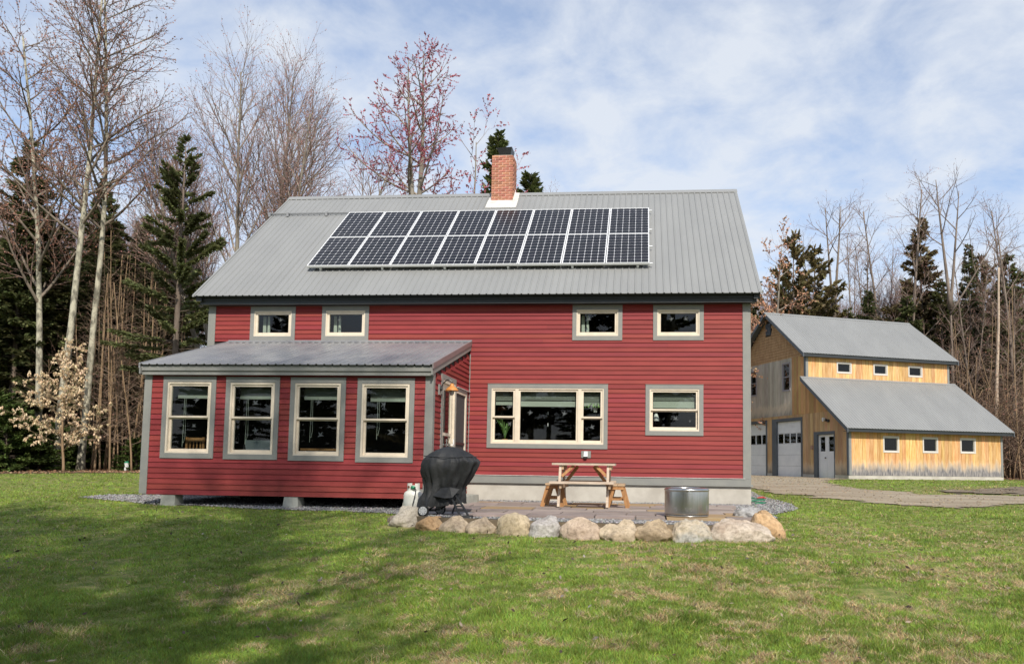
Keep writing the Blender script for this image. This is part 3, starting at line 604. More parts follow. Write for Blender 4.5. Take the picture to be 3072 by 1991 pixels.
b = MB(); b.hexa([(5.96, 4.00, CZ1+.08), (6.28, 4.00, CZ1+.08), (6.28, 4.38, CZ1+.08), (5.96, 4.38, CZ1+.08)], [(5.88, 3.95, CZ1+.25), (6.32, 3.95, CZ1+.27), (6.32, 4.42, CZ1+.27), (5.88, 4.42, CZ1+.25)]); b.build('chimney_cap', BLACK, CH)
b = MB()
def rp(x, y, h=.0): p = Vector((x, y, roofz(y))); return tuple(p+MN*h)
y0 = 3.50
for (xa, ya), (xb, yb), (xc, yc), (xd, yd) in (((5.69, y0), (6.53, y0), (6.53, CY0+.01), (5.69, CY0+.01)), ((5.69, CY0+.01), (CX0, CY0+.01), (CX0, 4.32), (5.72, 4.32)), ((CX1, CY0+.01), (6.53, CY0+.01), (6.50, 4.34), (CX1, 4.34))):
    b.hexa([rp(xa, ya, .0), rp(xb, yb, .0), rp(xc, yc, .0), rp(xd, yd, .0)], [rp(xa, ya, .028), rp(xb, yb, .028), rp(xc, yc, .030), rp(xd, yd, .030)])
b.hexa([(CX0-.01, CY0-.012, 7.93), (CX1+.01, CY0-.012, 7.93), (CX1+.01, CY0+.005, 7.93), (CX0-.01, CY0+.005, 7.93)], [(CX0-.01, CY0-.006, 7.985), (CX1+.01, CY0-.006, 7.985), (CX1+.01, CY0+.005, 7.985), (CX0-.01, CY0+.005, 7.985)])
b.prism([(CY0, roofz(CY0)-.02), (4.36, roofz(4.33)), (4.36, roofz(4.33)+.13), (CY0, roofz(CY0)+.05)], CX1+.001, CX1+.014, lambda p, q, e: (e, p, q))
b.build('chimney_flashing', FLASH, HOUSE)

# ---- solar panels, one by one
PW, PH, GAP = .992, 1.65, .018
origin = Vector((2.070, -.396, 4.4248)) + MS*1.207 + MN*.14
q = .1530; ch = .014
cme = MB().add([(-q/2+ch, -q/2, 0), (q/2-ch, -q/2, 0), (q/2, -q/2+ch, 0), (q/2, q/2-ch, 0), (q/2-ch, q/2, 0), (-q/2+ch, q/2, 0), (-q/2, q/2-ch, 0), (-q/2, -q/2+ch, 0)], [tuple(range(8))]).mesh('cell', CELL)
fm = MB()
for a, bb, c, d in ((0, .014, 0, PH), (PW-.014, PW, 0, PH), (.014, PW-.014, 0, .014), (.014, PW-.014, PH-.014, PH)): fm.box(a, bb, c, d, -.02, .021)
fme = fm.mesh('panel_frame', ALU); sme = MB().box(.0145, PW-.0145, .0145, PH-.0145, .006, .013).mesh('backsheet', BACKS)
ORD = ('leftmost', 'second from left', 'third from left', 'fourth from left', 'fifth from left', 'sixth from left', 'second from right', 'rightmost')
RM = Matrix((Vector((1, 0, 0)), MS, MN)).transposed().to_4x4()
for rj in range(2):
    for i in range(8):
        P = thing('solar_panel', (0, 0, 0), '%s dark solar panel in the %s row on the metal roof' % (ORD[i], ('lower', 'upper')[rj]), 'solar panel', 'solar panels on the main roof')
        P.matrix_world = Matrix.Translation(origin+Vector((1, 0, 0))*i*(PW+GAP)+MS*rj*(PH+GAP)) @ RM
        link(fme, 'frame', P, loc=(0, 0, 0)); link(sme, 'backsheet', P, loc=(0, 0, 0))
        for a in range(6):
            for c in range(10):
                link(cme, 'cell', P, loc=(PW/2+(a-2.5)*.1585, PH/2+(c-4.5)*.1605, .0145))
RK = thing('panel_mount', tuple(origin), 'metal rails and feet holding the solar panels above the roof', 'mounting rails')
b = MB(); X = Vector((1, 0, 0))
for t in (.06, 1.0, 2.0, 3.25):
    p0 = origin+MS*t-MN*.045-X*.02; b.beam(p0, p0+X*8.16, .04, .04, up=MN)
    for k in range(6): p = origin+MS*t-MN*.065+X*(.3+k*1.5); b.beam(p, p-MN*.072, .05, .05, up=MS)
b.build('rail', ALU, RK)
b = MB(); p0 = origin-MS*.004-MN*.008; b.beam(p0-X*.01, p0+X*8.08, .006, .022, up=MN); b.build('skirt', ALU, RK)

# ---- things fixed to the house
o = thing('wall_lamp', (SX1+.03, -2.67, 2.1), 'orange copper barn lamp on a gooseneck arm beside the sunroom door', 'wall lamp')
b = MB().box(SX1+.018, SX1+.05, -2.73, -2.62, 2.0, 2.2); b.build('mounting_block', GREY, o)
b = MB(); b.lathe([(.045, 0), (.05, .01), (.04, .03)], (SX1+.05, -2.67, 2.12), 12, T=lambda x, y, z: (z, x, y)); b.build('wall_plate', BLACK, o)
lx, ly = SX1+.27, -2.67
b = MB(); b.tube([(SX1+.06, -2.67, 2.12), (SX1+.10, ly, 2.22), (SX1+.17, ly, 2.285), (lx-.05, ly, 2.29), (lx, ly, 2.25), (lx, ly, 2.2)], .011, 8); b.build('arm', BLACK, o)
b = MB(); b.lathe([(.028, 2.215), (.038, 2.185), (.045, 2.16), (.075, 2.148), (.118, 2.098), (.132, 2.075), (.128, 2.075), (.112, 2.094), (.07, 2.14), (.025, 2.145)], (lx, ly, 0), 24); b.build('lamp_shade', COPPER, o, smooth=True)
b = MB(); b.lathe([(.042, 2.11), (.048, 2.07), (.046, 2.04), (.035, 2.005), (.015, 1.99)], (lx, ly, 0), 16); b.build('globe', FROST, o, smooth=True)
o = thing('outdoor_outlet', (8.777, -.02, .94), 'grey outdoor outlet box with white cover under the picture window', 'outlet')
MB().box(8.673, 8.882, -.034, -.001, .867, 1.016).build('mounting_block', GREY, o)
b = MB(); b.hexa([(8.725, -.085, .895), (8.815, -.085, .895), (8.815, -.0345, .885), (8.725, -.0345, .885)], [(8.735, -.06, 1.005), (8.805, -.06, 1.005), (8.815, -.0345, 1.008), (8.725, -.0345, 1.008)]); b.build('cover', WHITE, o)
MB().box(8.735, 8.80, -.075, -.045, .85, .884).build('plug', BLACK, o)
# what can be made out through the sunroom glass
o = tag(MB().hexa([(2.45, -2.75, .70), (3.02, -2.75, .70), (3.02, -2.45, .70), (2.45, -2.45, .70)], [(2.40, -2.78, 1.10), (3.07, -2.78, 1.10), (3.07, -2.42, 1.10), (2.40, -2.42, 1.10)]).build('storage_tub', mat('grey_tub', (.22, .25, .26), .6)), 'grey plastic tub behind the second sunroom window', 'storage tub')
t = thing('table', (2.75, -2.55, .25), 'side table carrying the grey tub behind the second sunroom window', 'table')
MB().box(2.3, 3.2, -2.85, -2.3, .66, .698).build('tabletop', WOODO, t)
for x in (2.34, 3.12):
    for y in (-2.82, -2.38): MB().box(x, x+.05, y, y+.05, .25, .66).build('leg', WOODO, t)
t = thing('desk', (4.0, -2.4, .25), 'orange wooden desk behind the third sunroom window', 'desk')
MB().box(3.5, 4.45, -2.75, -2.1, .92, .955).build('desktop', WOODO, t)
for x in (3.53, 4.37):
    for y in (-2.72, -2.18): MB().box(x, x+.05, y, y+.05, .25, .92).build('leg', WOODO, t)
tag(MB().hexa([(4.20, -2.6, .956), (4.42, -2.55, .956), (4.42, -2.52, .956), (4.20, -2.57, .956)], [(4.20, -2.58, 1.2), (4.42, -2.53, 1.2), (4.42, -2.5, 1.2), (4.20, -2.55, 1.2)]).build('notebook', WHITE), 'white notebook standing on the desk behind the third sunroom window', 'notebook')
t = thing('wooden_chair', (1.25, -2.5, .25), 'wooden spindle-back chair behind the leftmost sunroom window', 'chair')
MB().box(1.05, 1.47, -2.55, -2.15, .68, .71).build('seat', WOODO, t)
for x in (1.07, 1.41):
    MB().box(x, x+.04, -2.19, -2.15, .25, .68).build('leg', WOODO, t); MB().box(x, x+.04, -2.55, -2.51, .25, 1.15).build('leg', WOODO, t)
b = MB(); b.box(1.11, 1.41, -2.545, -2.515, 1.06, 1.14)
for k in range(4): b.box(1.15+k*.07, 1.17+k*.07, -2.54, -2.52, .71, 1.06)
b.build('backrest', WOODO, t)
# plants inside the picture window
def plant(name, x, y, z, seed, n, ln, drop, label, pot):
    rg = random.Random(seed); t = thing(name, (x, y, z), label, 'house plant'); b = MB()
    for k in range(n):
        a = rg.uniform(0, 6.28); l = ln*rg.uniform(.5, 1); d = Vector((math.cos(a)*.35, math.sin(a)*.3, 1 if not drop else .3)).normalized(); p = Vector((x, y, z)); w = Vector((-math.sin(a), math.cos(a), 0))*.010
        pts = []
        for j in range(5): pts.append(p.copy()); p = p+d*l/4; d = (d+Vector((0, 0, -.55 if drop else -.18))).normalized()
        vs = [q for p_ in pts for q in (p_-w, p_+w)]; b.add(vs, [(2*j, 2*j+1, 2*j+3, 2*j+2) for j in range(4)])
    b.build('leaves', LEAFG, t)
    MB().lathe([(.04, -.10), (.06, -.02), (.065, 0), (.05, 0)], (x, y, z), 12).build('pot', pot, t)
plant('house_plant', 6.93, .22, 1.27, 3, 26, .5, False, 'leafy green plant in an orange pot at the left of the picture window', POTM)
plant('house_plant', 8.95, .24, 1.98, 5, 22, .4, True, 'trailing green plant hanging at the right of the picture window', WHITE)
t = thing('hanging_lamp', (10.30, .25, 1.98), 'small white bell lamp hanging inside the kitchen window', 'lamp')
MB().lathe([(.03, 1.87), (.065, 1.75), (.075, 1.70), (.05, 1.70)], (10.30, .25, 0), 12).build('lamp_shade', WHITE, t, smooth=True); MB().tube([(10.3, .25, 1.87), (10.3, .25, 2.9)], .004, 4).build('lamp_cord', BLACK, t)
# ---------------------------------------------------------------- patio, rocks and what stands on the patio
PZ = -.06
PBASE = [(6.28, -4.5), (7.0, -5.05), (7.5, -5.25), (11.6, -5.40), (11.9, -4.3), (11.9, -1.0), (6.28, -1.0)]; NB = len(PBASE)
pb = MB(); pb.add([(x, y, PZ-.045) for x, y in PBASE] + [(x, y, -.45) for x, y in PBASE], [tuple(range(NB))] + [(i, NB+i, NB+(i+1) % NB, (i+1) % NB) for i in range(NB)])
PAT = pb.build('patio', GRAV, None, kind='structure', label='stone paver patio behind the row of boulders')
STONEA = mat('lilac_paver', (0.225, 0.185, 0.165), 0.85, col2=(0.31, 0.25, 0.215), scale=2.6, detail=8, bump=.2, bscale=20, var=.20, hue=.012)
STONEB = mat('tan_paver', (0.26, 0.185, 0.13), 0.85, col2=(0.36, 0.235, 0.10), scale=2.4, detail=6, stretch=(.6, 3, 1), bump=.12, bscale=20, var=.12, hue=.012)
rg = random.Random(12); y = -5.28; rows = [.50, .62, .46, .60, .50, .62, .46, .46]
for k, dy in enumerate(rows):
    x = 6.22+rg.uniform(0, .1)
    while x < 11.55:
        w = rg.choice([.46, .62, .92, .92, 1.05]); w = min(w, 11.85-x)
        if w < .2: break
        if not all(in_poly(np.array([q_[0]]), np.array([q_[1]]), [(6.2, -4.45), (6.9, -5.0), (7.4, -5.35), (12, -5.5), (12, 0), (6.2, 0)])[0] for q_ in ((x+.03, y+.03), (x+w-.03, y+.03))): x += w; continue
        g = .013; h = PZ+rg.uniform(-.005, .004); tl = [rg.uniform(-.003, .003) for _ in range(4)]
        b = MB(); c = [(x+g, y+g), (x+w-g, y+g), (x+w-g, y+dy-g), (x+g, y+dy-g)]
        b.hexa([(a, d, PZ-.04) for a, d in c], [(a, d, h+t) for (a, d), t in zip(c, tl)])
        b.build('paver', STONEB if rg.random() < .3 else STONEA, PAT); x += w
    y += dy
pebbles('gravel', [(6.3, -1.0), (11.9, -1.0), (12.2, -2.6), (12.26, -.02), (6.3, -.02)], 5200, 1, base=PZ-.035, off=0.004, label='grey gravel strip between the patio and the foundation', size=(.014, .034))
sheet('gravel_bed', [(6.15, -1.15), (11.6, -1.15), (11.75, -5.2), (11.95, -4.3), (12.25, -2.5), (12.3, .05), (6.15, .05)], GRAV, 0, step=.12, jag=.03, base=PZ-.047, label='grey gravel bed along the foundation')
sheet('gravel_bed', GRAVEL_R, GRAV, .012, step=.15, jag=.12, seed=2, label='grey gravel apron round the right corner of the house')
sheet('gravel_bed', GRAVEL_L, GRAV, .010, step=.15, jag=.12, seed=3, label='grey gravel under and beside the sunroom')
fp = [(6.10, -4.0), (6.2, -4.95), (6.75, -5.40), (7.25, -5.50), (7.65, -5.60), (8.15, -5.78), (9.2, -5.95), (10.7, -5.98), (11.5, -5.80), (11.85, -5.35), (11.95, -4.3), (11.5, -4.6), (7.2, -4.4), (6.5, -4.0)]
MB().prism(fp, -.6, -.118, lambda p, q, e: (p, q, e)).build('soil_fill', DIRTD, None, kind='structure', label='brown soil packed behind the boulders')
sheet('gravel_bed', [(6.22, -4.3), (6.25, -4.85), (6.75, -5.32), (7.25, -5.45), (7.65, -5.55), (8.15, -5.75), (9.2, -5.92), (10.7, -5.95), (11.5, -5.75), (11.8, -5.3), (11.95, -4.3), (11.6, -5.0), (6.5, -4.9)], GRAV, 0, step=.06, jag=.03, base=-.112, label='grey gravel between the boulders and the pavers')
pebbles('gravel', [(11.7, -4.6), (12.2, -4.2), (12.3, -1.0), (11.85, -1.0)], 1500, 7, base=PZ-.04, label='grey gravel at the right edge of the patio')
pebbles('gravel', [(6.3, -4.85), (6.8, -5.3), (7.65, -5.5), (8.15, -5.7), (9.2, -5.88), (10.7, -5.9), (11.5, -5.7), (11.75, -5.3), (11.6, -5.2), (6.6, -4.95)], 2600, 8, base=-.11, label='grey gravel behind the boulders')
pebbles('gravel', GRAVEL_R, 3600, 2, off=.018, label='grey gravel at the right corner of the house')
pebbles('gravel', GRAVEL_L, 7000, 3, off=.016, label='grey gravel beside and under the sunroom')

def rock(cx, cy, w, d, h, zb, seed, c1, c2, label, lean=0.0, sq=2.6, rough=.10, rz=0.0):
    bm = bmesh.new(); bmesh.ops.create_icosphere(bm, subdivisions=5, radius=1.0); off = Vector((seed*7.1, seed*3.3, seed*1.7)); ca, sa = math.cos(rz), math.sin(rz)
    rq = random.Random(seed*13); cuts = []
    for _ in range(9):
        cn = Vector((rq.uniform(-1, 1), rq.uniform(-1, 1), rq.uniform(-.5, 1))).normalized(); cuts.append((cn, rq.uniform(.70, .95)))
    for v in bm.verts:
        p = v.co.copy(); n = (abs(p.x)**sq+abs(p.y)**sq+abs(p.z)**sq)**(1/sq); p /= n
        f = 1 + rough*1.7*mnoise.noise(p*1.1+off) + rough*.9*mnoise.noise(p*2.3+off) + rough*.45*mnoise.noise(p*5+off) + rough*.22*mnoise.noise(p*11+off) + rough*.12*mnoise.noise(p*24+off)
        for cn, cdist in cuts:
            e_ = p.dot(cn)-cdist
            if e_ > 0: p = p-cn*e_*.75
        p *= f; x, y, z = p.x*w/2, p.y*d/2, p.z*h/2
        if z > 0: x *= 1-.18*z/(h/2); y *= 1-.22*z/(h/2)
        x += lean*z; v.co = (x*ca-y*sa, x*sa+y*ca, z+h/2)
    me = bpy.data.meshes.new('boulder'); bm.to_mesh(me); bm.free(); me.polygons.foreach_set('use_smooth', [True]*len(me.polygons))
    m = mat('boulder_stone', c1, .9, col2=c2, scale=2.6, detail=12, p0=.40, p1=.60, stretch=(1, 1, 1.7), bump=.9, bscale=9, spec=.2)
    t = m.node_tree; b = t.nodes['Principled BSDF']; src = b.inputs['Base Color'].links[0].from_socket
    n = t.nodes.new('ShaderNodeTexNoise'); n.inputs['Scale'].default_value = 19; n.inputs['Detail'].default_value = 8; n.inputs['Roughness'].default_value = .75; tc = t.nodes.new('ShaderNodeTexCoord'); t.links.new(tc.outputs['Object'], n.inputs[0])
    r = t.nodes.new('ShaderNodeValToRGB'); r.color_ramp.elements[0].position = .36; r.color_ramp.elements[0].color = (.62, .60, .57, 1); r.color_ramp.elements[1].position = .55; r.color_ramp.elements[1].color = (1.10, 1.08, 1.05, 1)
    x = t.nodes.new('ShaderNodeMixRGB'); x.blend_type = 'MULTIPLY'; x.inputs[0].default_value = 1; t.links.new(n.outputs[0], r.inputs[0]); t.links.new(src, x.inputs[1]); t.links.new(r.outputs[0], x.inputs[2]); t.links.new(x.outputs[0], b.inputs['Base Color'])
    me.materials.append(m); o = bpy.data.objects.new('boulder', me); COL.objects.link(o); o.location = (cx, cy, zb)
    return tag(o, label, 'boulder', 'boulders edging the patio')
# x0,x1,top z are metric, front face near y
TAN = ((.36, .29, .21), (.49, .41, .30)); ORA = ((.40, .26, .14), (.49, .35, .21)); GRY = ((.34, .31, .26), (.47, .43, .36)); PNK = ((.34, .265, .20), (.47, .38, .30)); PAL = ((.50, .44, .37), (.36, .29, .23)); MOT = ((.22, .17, .11), (.44, .35, .24)); GRO = ((.30, .295, .265), (.46, .39, .29)); DRK = ((.20, .16, .13), (.30, .25, .21))
ROCKS = [ # x centre, y centre, width, depth, height, bottom z, colours, label
 (6.00, -4.75, .19, .3, .26, -.40, DRK, 'small dark brown boulder at the left end of the row', 2.2),
 (6.13, -4.05, .20, .25, .22, -.22, DRK, 'small reddish brown stone behind the propane tank', 2.3),
 (6.34, -5.05, .53, .5, .47, -.44, GRY, 'grey tan boulder in front of the white propane tank', 2.3),
 (6.78, -5.42, .38, .42, .38, -.46, ORA, 'rounded orange tan boulder just right of the grill wheel', 2.3),
 (7.22, -5.52, .45, .42, .36, -.46, TAN, 'low grey tan boulder in front of the grill leg', 2.3),
 (7.64, -5.62, .44, .42, .38, -.46, TAN, 'flat topped beige boulder fifth from the left of the front row', 2.6),
 (8.12, -5.80, .51, .46, .48, -.50, ((.41, .335, .22), (.49, .41, .29)), 'yellow tan round boulder left of the speckled grey one', 2.5),
 (8.62, -5.86, .44, .46, .49, -.52, ((.44, .425, .41), (.28, .26, .25)), 'white grey speckled boulder in front of the picnic table', 2.6),
 (9.17, -5.98, .58, .5, .53, -.55, PNK, 'wide pinkish tan boulder in front of the picnic table', 2.3),
 (9.70, -6.12, .46, .46, .54, -.58, TAN, 'cream tan boulder with a pointed upper right shoulder', 2.8),
 (10.20, -6.02, .53, .5, .51, -.56, MOT, 'brown mottled boulder left of the steel fire pit', 2.5),
 (10.73, -6.05, .53, .5, .56, -.59, GRO, 'grey boulder with orange patch in front of the fire pit', 2.8),
 (11.37, -5.93, .80, .56, .56, -.57, PAL, 'largest pale cream boulder at the right end of the row', 3.0),
 (11.82, -5.40, .44, .62, .62, -.55, ORA, 'tall orange boulder leaning behind the largest pale one', 2.4),
 (11.70, -4.45, .40, .42, .34, -.26, ((.34, .34, .34), (.20, .19, .18)), 'angular grey boulder behind the orange one', 2.0)]
for i, (x, y, w, d, h, zb, cc, lab, sq) in enumerate(ROCKS): rock(x, y, w*1.17, d*1.15, h*1.01, zb, i+3, cc[0], cc[1], lab, sq=sq, rough=.16 if i in (9, 10, 11, 14) else .11, lean=(.12 if i == 9 else (-.25 if i == 13 else 0)))

# ---- fire pit
FX, FY = 10.70, -4.82
o = thing('fire_pit', (FX, FY, PZ), 'round stainless steel smokeless fire pit on the patio', 'fire pit'); RAD = .343
b = MB(); b.lathe([(RAD-.01, PZ+.0), (RAD-.004, PZ+.012), (RAD-.004, PZ+.02)], (FX, FY, 0), 64); b.build('base_ring', STEEL, o, smooth=True)
b = MB()
for k in range(64):
    t = 2*math.pi*k/64; t2 = t+2*math.pi/64*.5; p = lambda a, r, z: (FX+r*math.cos(a), FY+r*math.sin(a), z)
    b.hexa([p(t, RAD-.012, PZ+.02), p(t2, RAD-.012, PZ+.02), p(t2, RAD-.004, PZ+.02), p(t, RAD-.004, PZ+.02)], [p(t, RAD-.012, PZ+.042), p(t2, RAD-.012, PZ+.042), p(t2, RAD-.004, PZ+.042), p(t, RAD-.004, PZ+.042)])
b.build('vent_band', STEEL, o)
b = MB(); b.lathe([(RAD-.03, PZ+.03), (RAD-.03, PZ+.031)], (FX, FY, 0), 32); b.build('inner_floor', BLACK, o)
s = MB(); n = 96; prof = [(RAD-.003, PZ+.042), (RAD-.001, PZ+.047), (RAD, PZ+.055), (RAD, PZ+.385), (RAD-.001, PZ+.392), (RAD+.001, PZ+.396)]
for r, z in prof:
    for k in range(n): t = 2*math.pi*k/n; s.v.append((FX+r*math.cos(t), FY+r*math.sin(t), z))
for i in range(len(prof)-1):
    for k in range(n): s.f.append((i*n+k, i*n+(k+1) % n, (i+1)*n+(k+1) % n, (i+1)*n+k))
s.build('drum', STEEL, o, smooth=True)
s = MB(); prof = [(RAD+.001, PZ+.394), (RAD+.006, PZ+.400), (RAD+.007, PZ+.414), (RAD-.004, PZ+.428), (RAD-.035, PZ+.441), (RAD-.075, PZ+.447), (RAD-.082, PZ+.443), (RAD-.085, PZ+.42), (RAD-.085, PZ+.06)]
for r, z in prof:
    for k in range(n): t = 2*math.pi*k/n; s.v.append((FX+r*math.cos(t), FY+r*math.sin(t), z))
for i in range(len(prof)-1):
    for k in range(n): s.f.append((i*n+k, i*n+(k+1) % n, (i+1)*n+(k+1) % n, (i+1)*n+k))
s.build('rim', STEEL, o, smooth=True)
def fpt(a, z, r=RAD+.0016): return (FX+r*math.sin(a), FY-r*math.cos(a), z)
b = MB(); rgm = random.Random(3)                 # small embossed emblem marks low on the drum
for a0 in (-.55, -.06, .14):
    for k in range(5):
        t = 2*math.pi*k/5; a = a0+.05*math.cos(t); z = PZ+.12+.017*math.sin(t); da = .012*math.cos(t)+.002; dz = .012*math.sin(t)+.004
        b.add([fpt(a, z), fpt(a+da, z+.003), fpt(a+da+.012, z+dz), fpt(a+.012, z+dz-.003)], [(0, 1, 2, 3)])
b.build('emblem', ALU, o)

# ---- picnic table with attached seats
TX, TY = 8.94, -2.45
o = thing('picnic_table', (TX, TY, PZ), 'pale wooden picnic table with attached bench seats on the patio', 'picnic table')
for k in range(5):
    y0 = TY-.38+k*.153; MB().box(8.345, 9.505, y0, y0+.147, .705, .743).build('table_plank', WOODG, o)
for s in (-1, 1):
    for k in range(2):
        y0 = TY+s*.62+(k-1)*.15; MB().box(8.345, 9.50, y0, y0+.144, .372, .412).build('seat_plank', WOODG, o)
for x in (8.50, 9.38):
    for s in (-1, 1):
        b = MB(); b.beam((x, TY+s*.60, PZ), (x, TY+s*.28, .704), .045, .09, up=(0, 1, 0)); b.build('leg', WOODG, o)
    MB().box(x+.024, x+.062, TY-.72, TY+.72, .285, .371).build('seat_beam', WOOD, o)
    MB().box(x+.024, x+.062, TY-.34, TY+.34, .625, .704).build('top_beam', WOOD, o)
for s, x in ((1, 8.53), (-1, 9.37)):
    b = MB(); b.beam((x, TY, .33), (x+s*.27, TY, .69), .06, .035, up=(0, 1, 0)); b.build('brace', WOODO, o)
    b = MB(); b.beam((x, TY-.36, .50), (x+s*.22, TY-.30, .70), .05, .032, up=(0, 1, 0)); b.build('brace', WOODO, o)
for x, lab in ((8.36, 'small sawhorse bench at the left end of the picnic table'), (9.56, 'small sawhorse bench at the right end of the picnic table')):
    t = thing('bench', (x, TY, PZ), lab, 'bench', 'sawhorse benches at the table ends')
    for k in (-1, 0): MB().box(x+k*.13-.0+.003, x+(k+1)*.13-.003, TY-.42, TY+.42, .335, .371).build('seat_plank', WOOD, t)
    for yy in (TY-.36, TY+.32):
        for s in (-1, 1):
            b = MB(); b.beam((x+s*.185, yy, PZ), (x+s*.075, yy, .334), .075, .04, up=(0, 1, 0)); b.build('leg', WOODO, t)
        MB().box(x-.125, x+.125, yy+.02, yy+.045, .075, .115).build('crosspiece', WOODO, t)
        MB().box(x-.11, x+.11, yy-.045, yy-.02, .27, .334).build('top_cleat', WOODO, t)

# ---- covered grill
GX, GYY = 6.95, -4.95
o = thing('covered_grill', (GX, GYY, -.12), 'gas grill under a black fitted cover on a folding cart', 'grill')
prof = [(.995, .03), (.985, .09), (.962, .17), (.93, .245), (.89, .32), (.845, .385), (.80, .435), (.775, .455), (.745, .458), (.69, .448), (.61, .425), (.53, .392), (.46, .360), (.39, .335), (.33, .322), (.26, .325), (.19, .332), (.12, .34), (.05, .345)]
nn = 144; s = MB(); rg = random.Random(5)
folds = [(rg.uniform(0, 6.28), rg.uniform(.05, .13), rg.uniform(.3, 1)) for _ in range(16)]
for z, r in prof:
    for k in range(nn):
        t = 2*math.pi*k/nn; c, sn = math.cos(t), math.sin(t); ex = 2.5 if z > .6 else 2.2; q = (abs(c)**ex+abs(sn)**ex)**(-1/ex)
        lowf = min(1, max(0, (.80-z)/.35)); f = sum(a*math.exp(-((math.atan2(math.sin(t-t0), math.cos(t-t0)))/w)**2) for t0, w, a in folds)
        rr = r*q*(1-.15*lowf*(f-.6)) + .034*(.8-2.4*abs(mnoise.noise(Vector((c*4.6+z*1.8, sn*4.6, z*1.2)))))*min(1, (1-z)*3.5)*(.35+lowf) + .02*(.5-2*abs(mnoise.noise(Vector((c*2.6-z*3.5, sn*2.6+z*2, z*4.5)))))*min(1, (1-z)*3) - .085*abs(mnoise.noise(Vector((c*3.4+z, sn*3.4, z*2.6+3))))*min(1, (1-z)*4) + .022*mnoise.noise(Vector((c*2.2, sn*2.2, z*4)))*min(1, (1-z)*5)+.022*lowf*mnoise.noise(Vector((c*5, sn*5, z*3)))
        zz = z + .012*mnoise.noise(Vector((c*2, sn*2, 5))) - (-.045*c if z < .35 else 0) + (.07*abs(mnoise.noise(Vector((c*4, sn*4, 1)))) if z < .22 else 0)
        skew = -.17*max(0, (.72-z))
        s.v.append((GX+rr*c+skew+.02*(z > .7)*(1-z)*3, GYY+rr*sn*.70, zz-.02))
for i in range(len(prof)-1):
    for k in range(nn): s.f.append((i*nn+k, i*nn+(k+1) % nn, (i+1)*nn+(k+1) % nn, (i+1)*nn+k))
s.f.append(tuple(range(nn))[::-1])
cv = s.build('cover', COVER, o, smooth=True); md = cv.modifiers.new('s', 'SUBSURF'); md.levels = 1; md.render_levels = 1
b = MB(); b.tube([(GX+.008+.425*math.cos(2*math.pi*k/60), GYY+.298*math.sin(2*math.pi*k/60), .812+.01*math.cos(4*math.pi*k/60)) for k in range(61)], .006, 5, cap=False); b.build('cover_seam', COVER, o, smooth=True)
b = MB()                                          # gathered flap tied at the front
P = [(-.10, .34, -.26), (.05, .36, -.30), (.20, .33, -.26), (.10, .20, -.34), (-.02, .19, -.33), (-.22, .22, -.27)]
V = [(GX+.03+x, GYY+y, z-.02) for x, z, y in P]; b.add(V+[(x, y+.03, z) for x, y, z in V], [(0, 1, 4, 5), (1, 2, 3, 4), (6, 7, 10, 11), (7, 8, 9, 10)]+[(i, (i+1) % 6, 6+(i+1) % 6, 6+i) for i in range(6)]); b.build('cover_flap', COVER, o)
for wx, wy in ((6.60, -5.17), (6.76, -4.72)):
    T = lambda x, y, z: (x, z, y)
    b = MB(); b.lathe([(.055, -.03), (.083, -.027), (.086, 0), (.083, .027), (.055, .03)], (wx, wy, -.035), 24, T=T); w = b.build('wheel', RUBBER, o, smooth=False)
    b = MB(); b.lathe([(.064, -.036), (.066, -.030), (.066, -.02)], (wx, wy, -.035), 24, T=T); b.build('hubcap', HUB, w)
    b = MB()
    for k in range(8): t = math.pi*k/4; b.beam((wx+.03*math.cos(t), wy-.0375, -.035+.03*math.sin(t)), (wx+.058*math.cos(t), wy-.0375, -.035+.058*math.sin(t)), .004, .003, up=(0, 1, 0))
    b.build('hub_slot', BLACK, w)
b = MB(); b.tube([(6.60, -5.12, -.035), (6.76, -4.74, -.035)], .012, 6); b.build('axle', BLACK, o)
for dx in (0, .13):
    b = MB(); b.tube([(6.66+dx, -5.02+dx*1.6, -.02), (6.92+dx, -5.14+dx*1.6, .16), (7.1, -5.16+dx*1.6, .22)], .014, 6); b.build('cart_leg', RUBBER, o)
for dx in (0, .085):
    b = MB(); b.tube([(7.00+dx, -5.19, .24), (7.10+dx*1.2, -5.27, .12), (7.19+dx*1.5, -5.36, -.02), (7.25+dx*1.5, -5.40, -.10)], .017, 6); b.build('cart_leg', RUBBER, o)
b = MB()
for t in (.35, .55, .7): b.beam((7.00+.25*t, -5.19-.21*t, .24-.34*t), (7.085+.28*t, -5.19-.21*t, .24-.34*t), .03, .02)
b.build('cart_rung', RUBBER, o)
b = MB(); b.hexa([(7.20, -5.45, -.125), (7.46, -5.45, -.125), (7.46, -5.33, -.125), (7.20, -5.33, -.125)], [(7.22, -5.44, -.085), (7.40, -5.44, -.075), (7.42, -5.34, -.075), (7.22, -5.34, -.085)]); b.build('foot', RUBBER, o)
b = MB(); b.tube([(6.95, -4.62, .2), (6.97, -4.62, .02), (6.94, -4.66, -.10)], .016, 6); b.build('cart_leg', RUBBER, o)

